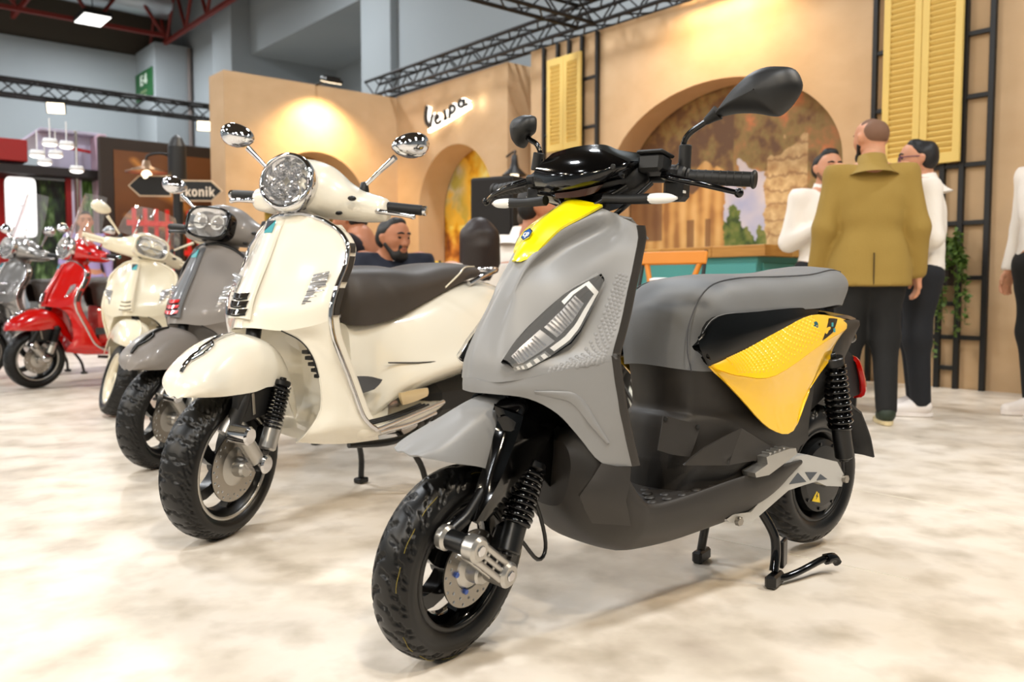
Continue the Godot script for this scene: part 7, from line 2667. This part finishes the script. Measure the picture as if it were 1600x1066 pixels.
# ---------- furniture and the neighbouring stands ----------
func furniture():
	# bar counter
	var t := node("bar_counter", self, W * Transform3D(Basis.IDENTITY, Vector3(-2.6, 0, 0.9)))
	var st := S()
	bx(st, Vector3(2.9, 1.02, 0.98), Transform3D(Basis.IDENTITY, Vector3(0.05, 0.51, 0)), 0.004)
	obj("carcass", st, M.teal, t)
	for i in 5:
		st = S()
		bx(st, Vector3(0.54, 0.94, 0.018), Transform3D(Basis.IDENTITY, Vector3(-1.09 + i * 0.58, 0.5, 0.495)), 0.004)
		obj("front_panel", st, M.teal, t)
	st = S()
	bx(st, Vector3(0.018, 0.94, 0.86), Transform3D(Basis.IDENTITY, Vector3(1.505, 0.5, 0)), 0.004)
	obj("side_panel", st, M.teal, t)
	st = S()
	bx(st, Vector3(2.96, 0.06, 1.03), Transform3D(Basis.IDENTITY, Vector3(0.05, 0.03, 0)), 0.004)
	obj("plinth", st, mat(Color(0.2, 0.38, 0.37), 0.6), t)
	var ws := [M.wood_top, M.wood_top3, M.wood_top2, M.wood_top3, M.wood_top, M.wood_top2, M.wood_top3, M.wood_top]
	for j in 3:
		for i in 6:
			st = S()
			var x0 := -1.48 + i * 0.52 + (0.17 if j == 1 else 0.0) - (0.08 if j == 2 else 0.0)
			var x1 := minf(x0 + 0.517, 1.6)
			x0 = maxf(x0, -1.5)
			if x1 - x0 < 0.05: continue
			bx(st, Vector3(x1 - x0, 0.085, 0.362), Transform3D(Basis.IDENTITY, Vector3((x0 + x1) / 2, 1.062 , 0.365 - j * 0.365)), 0.004)
			obj("top_plank", st, ws[(i * 3 + j * 2) % 8], t)
	tag(t, "teal bar counter with a planked wooden top in front of the village backdrop", "counter")
	# loudspeaker on its stand
	t = node("loudspeaker", self, W * Transform3D(Basis(UP, 0.35), Vector3(-2.861, 0, 2.405)))
	st = S()
	prism(st, V2([-0.20, -0.19, 0.20, -0.19, 0.20, 0.05, 0.13, 0.19, -0.13, 0.19, -0.20, 0.05]), 0.66, Transform3D(Basis(Vector3(1, 0, 0), Vector3(0, 0, 1), Vector3(0, 1, 0)).rotated(UP, PI), Vector3(0, 1.02, 0)), 0.012)
	obj("cabinet", st, mat(Color(0.085, 0.07, 0.06), 0.7), t)
	st = S()
	bx(st, Vector3(0.36, 0.62, 0.012), Transform3D(Basis.IDENTITY, Vector3(0, 1.35, 0.196)), 0.004)
	obj("grille", st, mat(Color(0.10, 0.085, 0.075), 0.8), t)
	st = S()
	rod(st, Vector3(0, 0.25, 0), Vector3(0, 1.03, 0), 0.02, 12)
	obj("pole", st, M.black_semi, t)
	for k in 3:
		st = S()
		var a := TAU * k / 3 + 0.4
		rod(st, Vector3(0, 0.55, 0), Vector3(cos(a) * 0.42, 0.015, sin(a) * 0.42), 0.013, 8)
		obj("leg", st, M.black_semi, t)
	tag(t, "black loudspeaker on a tripod stand beside the narrow autumn arch", "loudspeaker")
	# folding cafe chairs
	cafe_chair(Vector3(0.80, 0, -4.72), Vector2(-0.55, 0.8), M.chair_orange, "orange and black folding chair in front of the teal counter", 0.53)
	cafe_chair(Vector3(-0.72, 0, -7.2), Vector2(0.2, -1.0), M.chair_yellow, "yellow folding chair showing above the white scooter's seat", 0.54)
	cafe_chair(Vector3(-0.46, 0, -6.3), Vector2(-0.1, -1.0), M.chair_orange, "orange folding chair next to the long-haired woman", 0.50)
	for q in [[Vector3(-0.74, 0, -5.36), Vector2(0.75, 0.55), "low stool under the bearded man"], [Vector3(-0.19, 0, -5.05), Vector2(-0.25, -1.0), "low stool under the long-haired woman"], [Vector3(0.02, 0, -5.85), Vector2(0.75, -0.6), "stool under the grey-haired man"], [Vector3(-0.95, 0, -5.55), Vector2(-0.55, -0.75), "stool under the man in the plum polo"], [Vector3(0.12, 0, -4.3), Vector2(0.95, 0.1), "low black-legged stool under the visitor in black"]]:
		stool(q[0], q[2], 0.42 if q[2].contains("grey") or q[2].contains("plum") else 0.34)
	# small table with its cups
	t = node("cafe_table", self, Transform3D(Basis.IDENTITY, Vector3(0.50, 0, -4.0)))
	st = S()
	lathe(st, V2([0.0, 0.70, 0.27, 0.70, 0.285, 0.705, 0.285, 0.722, 0.27, 0.728, 0.0, 0.728]), Transform3D.IDENTITY, 36, true)
	obj("table_top", st, M.chair_orange, t)
	st = S()
	lathe(st, V2([0.24, 0.70, 0.26, 0.70, 0.26, 0.675, 0.24, 0.675]), Transform3D.IDENTITY, 30, true)
	obj("apron_ring", st, M.black_iron, t)
	for k in 4:
		st = S()
		var a := TAU * k / 4 + 0.6
		rod(st, Vector3(cos(a) * 0.22, 0.68, sin(a) * 0.22), Vector3(cos(a + PI) * 0.24, 0.01, sin(a + PI) * 0.24), 0.010, 8)
		obj("leg", st, M.black_iron, t)
	tag(t, "small round cafe table with orange edge and crossed black legs beside the grey seat", "table")
	var cup := node("cup", self, Transform3D(Basis.IDENTITY, Vector3(0.68, 0.728, -3.98)))
	st = S()
	lathe(st, V2([0.0, 0.0, 0.04, 0.0, 0.048, 0.09, 0.045, 0.09, 0.038, 0.006]), Transform3D.IDENTITY, 20)
	obj("cup_body", st, M.lamp_white, cup)
	st = S()
	lathe(st, V2([0.049, 0.088, 0.050, 0.096, 0.03, 0.102, 0.0, 0.102]), Transform3D.IDENTITY, 20)
	obj("lid", st, M.white_plastic, cup)
	tag(cup, "white lidded paper cup on the small cafe table", "cup")
	# planter with its creeper
	t = node("potted_creeper", self, W * Transform3D(Basis.IDENTITY, Vector3(-0.30, 0.80, 0.19)))
	st = S()
	prism(st, V2([-0.10, 0.0, 0.10, 0.0, 0.115, 0.19, -0.115, 0.19]), 0.17, Transform3D(Basis.IDENTITY, Vector3(0, 0, -0.085)), 0.006)
	obj("pot", st, mat(Color(0.17, 0.13, 0.11), 0.7), t)
	var rng := RandomNumberGenerator.new()
	rng.seed = 4
	var stems := S()
	var leaf := S()
	var lf := S()
	smooth(lf)
	tri(lf, Vector3(0, 0, 0), Vector3(0.5, 0.12, 0.45), Vector3(0.5, 0.0, 0.0)); tri(lf, Vector3(0, 0, 0), Vector3(0.5, 0.0, 0.0), Vector3(0.5, 0.12, -0.45))
	tri(lf, Vector3(0.5, 0.12, 0.45), Vector3(1.1, -0.05, 0), Vector3(0.5, 0, 0)); tri(lf, Vector3(0.5, 0, 0), Vector3(1.1, -0.05, 0), Vector3(0.5, 0.12, -0.45))
	lf.generate_normals()
	var xs := []
	for k in 26:
		var a := rng.randf_range(0, TAU)
		var p := Vector3(rng.randf_range(-0.08, 0.08), 0.19, rng.randf_range(-0.05, 0.06))
		var up := rng.randf_range(0.05, 0.24)
		var side := rng.randf_range(0.06, 0.26)
		var fall := rng.randf_range(0.0, 0.75) if k % 2 else rng.randf_range(0.0, 0.12)
		var l := PackedVector3Array([p, p + Vector3(cos(a) * side * 0.5, up, absf(sin(a)) * 0.06), p + Vector3(cos(a) * side, up * 0.4 - fall * 0.4, absf(sin(a)) * 0.10), p + Vector3(cos(a) * side * 1.05, -fall, absf(sin(a)) * 0.10)])
		tube(stems, l, 0.0025, 4, 4)
		var f := fine(l, 8)
		for q in f.size():
			if q < 4: continue
			for n in 2:
				xs.append(Transform3D(Basis(Vector3(rng.randf_range(-1, 1), rng.randf_range(-1, 1), rng.randf_range(-1, 1)).normalized(), rng.randf_range(0, TAU)).scaled(Vector3.ONE * rng.randf_range(0.03, 0.055)), f[q]))
	obj("stems", stems, M.leaf, t)
	var mm := MultiMesh.new()
	mm.transform_format = MultiMesh.TRANSFORM_3D
	mm.mesh = lf.commit()
	mm.instance_count = xs.size()
	for i in xs.size(): mm.set_instance_transform(i, xs[i])
	var mi := MultiMeshInstance3D.new()
	mi.name = "leaves"
	mi.multimesh = mm
	mi.material_override = M.leaf2
	mi.set_meta("kind", "stuff")
	t.add_child(mi)
	tag(t, "green trailing creeper in a dark pot hung on the tall trellis", "plant")

func cafe_chair(at: Vector3, face: Vector2, m: Material, label: String, back := 0.44):
	var f := Vector3(face.x, 0, face.y).normalized()
	var t := node("folding_chair", self, Transform3D(Basis(f, UP, f.cross(UP)), at))
	var st := S()
	for i in 5:
		st = S()
		bx(st, Vector3(0.066, 0.018, 0.38), Transform3D(Basis.IDENTITY, Vector3(-0.15 + i * 0.075, 0.445, 0)), 0.004)
		obj("seat_slat", st, m, t)
	for s in [-1, 1]:
		st = S()
		tube(st, PackedVector3Array([Vector3(0.24, 0.012, s * 0.20), Vector3(0.0, 0.40, s * 0.195), Vector3(-0.21, 0.46 + back, s * 0.185)]), 0.011, 8)
		obj("frame_leg", st, M.black_iron, t)
		st = S()
		tube(st, PackedVector3Array([Vector3(-0.26, 0.012, s * 0.175), Vector3(0.18, 0.44, s * 0.175)]), 0.010, 8, 1)
		obj("cross_leg", st, M.black_iron, t)
	st = S()
	bx(st, Vector3(0.02, 0.075, 0.40), Transform3D(Basis(Vector3(0, 0, 1), 0.3), Vector3(-0.185, 0.42 + back, 0)), 0.005)
	obj("back_slat", st, m, t)
	for s in [-1, 1]:
		st = S()
		rod(st, Vector3(-0.185, 0.39 + back, s * 0.16), Vector3(-0.05, 0.47, s * 0.02), 0.016, 8)
		obj("back_brace", st, m, t)
	tag(t, label, "chair")

func stool(at: Vector3, label: String, h: float):
	var t := node("stool", self, Transform3D(Basis.IDENTITY, at))
	var st := S()
	lathe(st, V2([0.0, h - 0.03, 0.16, h - 0.03, 0.17, h - 0.02, 0.17, h - 0.006, 0.16, h, 0.0, h]), Transform3D.IDENTITY, 20, true)
	obj("seat", st, M.chair_orange, t)
	for k in 4:
		st = S()
		var a := TAU * k / 4 + 0.4
		rod(st, Vector3(cos(a) * 0.13, h - 0.03, sin(a) * 0.13), Vector3(cos(a) * 0.17, 0.0, sin(a) * 0.17), 0.011, 8)
		obj("leg", st, M.black_iron, t)
	tag(t, label, "stool")

func stands():
	M.chair_orange = mat(Color(0.86, 0.52, 0.09), 0.5)
	M.chair_yellow = mat(Color(0.93, 0.75, 0.10), 0.5)
	# the brown printed wall behind the sign post
	var X: float = -9.6
	var z0: float = 3.766
	var Bx := W * Transform3D(Basis(UP, PI / 2), Vector3(X, 0, 0))   # local x runs along -z of the hall
	var n1 := noise(7, 0.012)
	var dusk := func(u: float, v: float) -> Color:
		var c := Color(0.30, 0.17, 0.085).lerp(Color(0.48, 0.29, 0.13), clampf(v * 0.9 + n1.get_noise_2d(u * 200, v * 200) * 0.5, 0, 1))
		for e in [[0.08, 0.95, 0.42, 0.52, 0.012], [0.14, 0.80, 0.30, 0.70, 0.02], [0.05, 0.62, 0.28, 0.52, 0.012], [0.50, 0.70, 0.95, 0.68, 0.018], [0.02, 0.45, 0.6, 0.40, 0.01]]:
			var a := Vector2(e[0], e[1])
			var b := Vector2(e[2], e[3])
			var q := Geometry2D.get_closest_point_to_segment(Vector2(u, v), a, b)
			var w: float = clampf(1.0 - q.distance_to(Vector2(u, v)) / (e[4] * 2.2), 0, 1)
			c = c.lerp(Color(0.92, 0.62, 0.28), w * 0.75)
		return c
	var t := node("printed_stand_wall", self, Bx)
	var st := S()
	bx(st, Vector3(3.4, 2.78, 0.12), Transform3D(Basis.IDENTITY, Vector3(-z0 + 1.7, 1.39, -0.07)), 0.01)
	obj("wall_board", st, mat(Color(0.20, 0.155, 0.12), 0.7), t)
	print_panel("print", mural_image(280, 170, dusk), -z0 + 0.17, -z0 + 3.3, 0.35, 2.62, Transform3D(Basis.IDENTITY, Vector3(0, 0, 0.008)), t)
	tag(t, "dark brown stand wall printed with dusky light streaks behind the sign post", "wall panel")
	# red railing in front of it
	t = node("red_railing", self, Bx * Transform3D(Basis.IDENTITY, Vector3(0, 0, 0.55)))
	M.rail_red = mat(Color(0.85, 0.11, 0.04), 0.45)
	for i in 11:
		st = S()
		bx(st, Vector3(0.05, 0.75, 0.03), Transform3D(Basis.IDENTITY, Vector3(-z0 + 0.25 + i * 0.14, 1.44, 0)), 0.004)
		obj("rail_post", st, M.rail_red, t)
	for y in [1.62, 1.25]:
		st = S()
		bx(st, Vector3(1.6, 0.07, 0.035), Transform3D(Basis.IDENTITY, Vector3(-z0 + 0.95, y, 0.035)), 0.004)
		obj("rail", st, M.rail_red, t)
	st = S()
	bx(st, Vector3(1.6, 1.08, 0.05), Transform3D(Basis.IDENTITY, Vector3(-z0 + 0.95, 0.54, 0)), 0.006)
	obj("rail_base", st, M.rail_red, t)
	tag(t, "bright red railing with upright bars in front of the brown wall", "railing")
	# sign post with two arrows and its lamp
	var sp: Vector3 = V3([-3.1816, 1.6955, -8.3])[0]
	t = node("sign_post", self, Transform3D(Basis(UP, 0.12), Vector3(sp.x, 0, sp.z)))
	st = S()
	rod(st, Vector3(0, 0, 0), Vector3(0, 2.1, 0), 0.045, 14)
	lathe(st, V2([0.0, 2.24, 0.05, 2.20, 0.085, 2.12, 0.085, 1.78, 0.05, 1.72]), Transform3D.IDENTITY, 14, true)
	obj("post", st, M.black_iron, t)
	for s in [-1, 1]:
		var sg := node("arrow_plate", t, Transform3D(Basis.IDENTITY, Vector3(0, 1.70 if s > 0 else 1.74, 0.06)))
		var pl := [0.04, -0.10, 0.33, -0.10, 0.43, 0.0, 0.33, 0.10, 0.04, 0.10]
		var pts := PackedVector2Array()
		for k in range(0, 10, 2): pts.append(Vector2(pl[k] * s, pl[k + 1]))
		st = S()
		prism(st, pts, 0.02, Transform3D.IDENTITY, 0.002)
		obj("plate_rim", st, mat(Color(0.78, 0.68, 0.56), 0.5), sg)
		var small := PackedVector2Array()
		for q in pts: small.append(Vector2(0.22 * s, 0) + (q - Vector2(0.22 * s, 0)) * Vector2(0.93, 0.86))
		st = S()
		prism(st, small, 0.003, Transform3D(Basis.IDENTITY, Vector3(0, 0, 0.02)), 0.0)
		obj("plate_face", st, M.black_matt, sg)
		if s > 0:
			letters("\u0130konik", 0.12, mat(Color(0.88, 0.82, 0.74), 0.5), sg, Transform3D(Basis.from_scale(Vector3(0.85, 1, 1)), Vector3(0.2, -0.012, 0.026)), "lettering", 0.003)
	st = S()
	tube(st, V3([0, 1.98, 0, -0.12, 2.05, 0.02, -0.25, 2.03, 0.04, -0.27, 1.98, 0.04]), 0.012, 8)
	obj("lamp_bracket", st, M.black_iron, t)
	tag(t, "black sign post with two arrow plates, the one to the wing reading İkonik", "sign post")
	var lm := node("hanging_lamp", self, t.transform * Transform3D(Basis.IDENTITY, Vector3(-0.27, 0, 0.04)))
	st = S()
	lathe(st, V2([0.0, 1.985, 0.03, 1.98, 0.04, 1.93, 0.19, 1.875, 0.185, 1.87, 0.03, 1.915]), Transform3D.IDENTITY, 24)
	obj("lamp_shade", st, mat(Color(0.55, 0.45, 0.36), 0.3, 0.5), lm)
	st = S()
	ell(Vector3(0, 1.835, 0), Vector3(0.05, 0.058, 0.05), st)
	obj("bulb", st, M.warm_glow, lm)
	tag(lm, "flat-shaded hanging lamp with a glowing bulb on the sign post's bracket", "lamp")
	var ol := OmniLight3D.new()
	ol.name = "bulb_light"
	ol.position = Vector3(0, 1.835, 0)
	ol.light_energy = 0.2
	ol.light_color = Color(1, 0.8, 0.5)
	ol.light_size = 0.05
	ol.omni_range = 20.0
	ol.omni_attenuation = 2.0
	ol.shadow_enabled = true
	lm.add_child(ol)
	# the red and white stand at the far left
	var L := W * Transform3D(Basis(UP, PI / 2), Vector3(X - 0.6, 0, 0))
	var zz := func(px: float) -> float: return 0.0
	var xs: Array = [-5.115, -4.816, -4.551, -4.461, -4.075, -4.012, -3.98, -3.884, -3.705, -3.607]
	var hs: Array = [2.68, 2.399, 2.204, 1.437, 2.335, 2.855, 2.37, 2.849]
	st = S()
	bx(st, Vector3(xs[2] - xs[0] + 1.0, hs[0] - hs[1], 0.8), Transform3D(Basis.IDENTITY, Vector3((xs[2] + xs[0] - 1.0) / 2, (hs[0] + hs[1]) / 2, -0.1)), 0.01)
	tag(obj("red_fascia", st, mat(Color(0.62, 0.06, 0.04), 0.4), self, L), "dark red fascia block high over the glowing white panel", "fascia")
	st = S()
	bx(st, Vector3(xs[2] - xs[0] + 1.0, hs[1], 0.3), Transform3D(Basis.IDENTITY, Vector3((xs[2] + xs[0] - 1.0) / 2, hs[1] / 2 - 0.12, -0.5)), 0.01)
	tag(obj("red_stand_wall", st, mat(Color(0.72, 0.10, 0.09), 0.4), self, L), "red stand wall behind the glowing white panel", "wall panel")
	st = S()
	bx(st, Vector3(1.5, 0.12, 0.9), Transform3D(Basis.IDENTITY, Vector3(xs[2] + 0.1, hs[1] - 0.1, -0.1)), 0.01)
	tag(obj("gap_infill", st, mat(Color(0.10, 0.06, 0.06), 0.5), self, L), "black beam under the dark red fascia", "infill")  # dark block put into the black gap under the fascia
	var lb := node("light_panel", self, L * Transform3D(Basis.IDENTITY, Vector3((xs[1] + xs[3]) / 2, (hs[2] + hs[3]) / 2, 0.25)))
	var rr := PackedVector2Array()
	for k in 24:
		var a := TAU * k / 24
		rr.append(Vector2(signf(cos(a)) * pow(absf(cos(a)), 0.25) * (xs[3] - xs[1]) / 2, signf(sin(a)) * pow(absf(sin(a)), 0.2) * (hs[2] - hs[3]) / 2))
	st = S()
	prism(st, rr, 0.06, Transform3D(Basis.IDENTITY, Vector3(0, 0, -0.062)), 0.0)
	obj("panel_case", st, M.white_plastic, lb)
	st = S()
	prism(st, rr, 0.01, Transform3D(Basis.IDENTITY, Vector3.ZERO), 0.0)
	obj("screen_face", st, M.screen_glow, lb)
	st = S()
	bx(st, Vector3(0.05, 0.012, 0.004), Transform3D(Basis.IDENTITY, Vector3(-0.005, 0.02, 0.012)), 0.0)
	obj("screen_mark", st, M.black_matt, lb)
	st = S()
	rod(st, Vector3(0, -(hs[2] + hs[3]) / 2, -0.1), Vector3(0, 0, -0.1), 0.03, 10)
	obj("panel_stand", st, M.white_plastic, lb)
	tag(lb, "tall glowing white panel with rounded corners and a tiny dark mark", "display")
	area_lamp("panel_light", Vector2(xs[3] - xs[1], hs[2] - hs[3]), Transform3D(Basis(UP, PI), Vector3(0, 0, 0.02)), 0.4, Color(1, 1, 1), lb)
	var n2 := noise(8, 0.05)
	var n3 := noise(9, 0.02)
	var forest := func(u: float, v: float) -> Color:
		return pick([Color(0.05, 0.07, 0.06), Color(0.13, 0.19, 0.12), Color(0.25, 0.36, 0.17), Color(0.52, 0.64, 0.42), Color(0.86, 0.90, 0.84)], 0.38 + n3.get_noise_2d(u * 120, v * 160) * 0.45 + n2.get_noise_2d(u * 120, v * 160) * 0.4 - (v - 0.5) * 0.3)
	var fp := print_panel("forest_print", mural_image(160, 220, forest), xs[3] - 0.05, xs[4] + 0.05, 0.3, minf(hs[4], hs[1] - 0.18), L)
	tag(fp, "dark green forest print beside the glowing white panel", "backdrop")
	for q in [[xs[4], xs[5], Color(0.62, 0.07, 0.08)], [xs[5], xs[6], Color(0.85, 0.80, 0.88)], [xs[6] + 0.02, xs[6] + 0.07, Color(0.62, 0.07, 0.08)], [xs[6] + 0.07, xs[7], Color(0.85, 0.80, 0.88)]]:
		st = S()
		bx(st, Vector3(q[1] - q[0], hs[6], 0.08), Transform3D(Basis.IDENTITY, Vector3((q[0] + q[1]) / 2, hs[6] / 2, 0.1)), 0.004)
		tag(obj("striped_pillar", st, mat(q[2], 0.5), self, L), "red and white striped pillar boards right of the forest print", "pillar", "red and white pillar boards")
	var bright := func(u: float, v: float) -> Color:
		return pick([Color(0.16, 0.30, 0.12), Color(0.38, 0.60, 0.22), Color(0.72, 0.88, 0.60)], 0.55 + n2.get_noise_2d(u * 90, v * 160) * 0.7)
	fp = print_panel("foliage_print", mural_image(90, 160, bright), xs[7] + 0.01, xs[8] - 0.012, 0.3, hs[6], L)
	tag(fp, "bright green foliage print beside the lilac pillar", "backdrop")
	st = S()
	bx(st, Vector3(xs[9] - xs[8], hs[7], 0.5), Transform3D(Basis.IDENTITY, Vector3((xs[8] + xs[9]) / 2, hs[7] / 2, 0.1)), 0.01)
	tag(obj("lilac_pillar", st, mat(Color(0.80, 0.68, 0.74), 0.6), self, L), "pale lilac-pink pillar beside the dark brown wall", "pillar")
	# white canopy with its ceiling lamps
	t = node("stand_canopy", self, L)
	st = S()
	bx(st, Vector3(xs[8] - xs[3], 0.04, 2.0), Transform3D(Basis(Vector3.RIGHT, 0.0), Vector3((xs[8] + xs[3]) / 2 + 0.1, hs[5] + 0.02, -0.9)), 0.004)
	obj("canopy_roof", st, mat(Color(0.78, 0.76, 0.84), 0.6), t)
	st = S()
	bx(st, Vector3(xs[8] - xs[3], hs[5] - hs[6], 0.03), Transform3D(Basis.IDENTITY, Vector3((xs[8] + xs[3]) / 2 + 0.1, (hs[5] + hs[6]) / 2, -0.1)), 0.004)
	obj("canopy_face", st, mat(Color(0.80, 0.78, 0.87), 0.6), t)
	st = S()
	bx(st, Vector3(0.03, hs[5], 0.03), Transform3D(Basis.IDENTITY, Vector3(xs[6], hs[5] / 2, 0.3)), 0.002)
	obj("canopy_post", st, M.steel, t)
	st = S()
	bx(st, Vector3(0.35, 0.035, 0.01), Transform3D(Basis(Vector3(0, 0, 1), -0.12), Vector3(xs[7] + 0.1, (hs[5] + hs[6]) / 2 + 0.05, -0.075)), 0.0)
	obj("red_lettering_band", st, M.red_paint, t)
	tag(t, "white canopy of the neighbouring stand under the hall truss", "canopy")
	var k := 0
	for q in V3([-4.5443, 2.1965, -8.6, -4.5343, 2.2201, -8.9, -4.7827, 2.1147, -8.8, -4.7525, 2.1601, -9.1, -4.9754, 2.1095, -9.3, -4.687, 2.042, -9.4]):
		var lp := node("ceiling_spot", self, Transform3D(Basis.IDENTITY, q))
		st = S()
		lathe(st, V2([0.0, 0.05, 0.06, 0.05, 0.075, 0.0, 0.06, -0.005]), Transform3D.IDENTITY, 18)
		rod(st, Vector3(0, 0.05, 0), Vector3(0, 0.25, 0), 0.006, 6)
		obj("lamp_can", st, M.white_plastic, lp)
		st = S()
		ell(Vector3(0, -0.004, 0), Vector3(0.066, 0.022, 0.066), st, 14)
		obj("bulb", st, M.cool_glow, lp)
		tag(lp, "round white spot lamp over the neighbouring stand, " + ["highest, nearest the hall truss", "just right of the highest one", "leftmost of the six", "in the middle of the cluster", "lowest of the left cluster", "on its own above the striped pillar"][k], "lamp", "round lamps of the neighbouring stand")
		k += 1
		spot_lamp("spot_light", Vector3(0, -0.035, 0), Vector3(0, -1, 0), 0.4, Color(1, 1, 1), 60.0, 0.05, lp)
	# a grey bench of helmets far behind the red scooter

func scooters():
	electric_scooter()
	var K := func(k: float) -> Transform3D: return Transform3D(Basis.from_scale(Vector3.ONE * k), Vector3.ZERO)
	retro_scooter("retro_scooter", "glossy white retro scooter with round chrome-ringed headlight and brown seat", scooter_xf(Vector3(-0.9, 0, -2.67), 57.0), {"paint": M.cream})
	retro_scooter("retro_scooter", "matt gunmetal retro scooter with wide headlight and red louvres", scooter_xf(Vector3(-1.52, 0, -3.72), 58.0) * K.call(0.955), {"paint": M.gunmetal, "lamp": "wide", "trim": M.black_semi, "bezel": M.black_gloss, "louvre": M.red_paint, "lip": M.black_semi, "tie": M.gunmetal_dark, "steer": 16.0})
	retro_scooter("retro_scooter", "cream retro scooter with white wheels, cream mirrors and a small clear screen", scooter_xf(Vector3(-2.38, 0, -5.25), 86.0) * K.call(0.93), {"paint": M.ivory, "lamp": "wide", "bezel": M.ivory, "trim": M.ivory, "mirror": M.ivory, "grip": M.ivory, "rim": M.ivory, "lip": M.ivory, "louvre": M.ivory, "screen": 0.22, "steer": 42.0})
	retro_scooter("retro_scooter", "bright red retro scooter with a tall clear windscreen", scooter_xf(Vector3(-3.72, 0, -6.72), 48.0) * K.call(0.97), {"paint": M.red_paint, "screen": 0.42, "steer": 9.0})
	retro_scooter("retro_scooter", "silver retro scooter with chrome front rack at the picture's edge behind the red one", scooter_xf(Vector3(-4.55, 0, -7.35), 50.0), {"paint": M.silver_paint, "screen": 0.45, "rack": 1, "steer": 9.0})
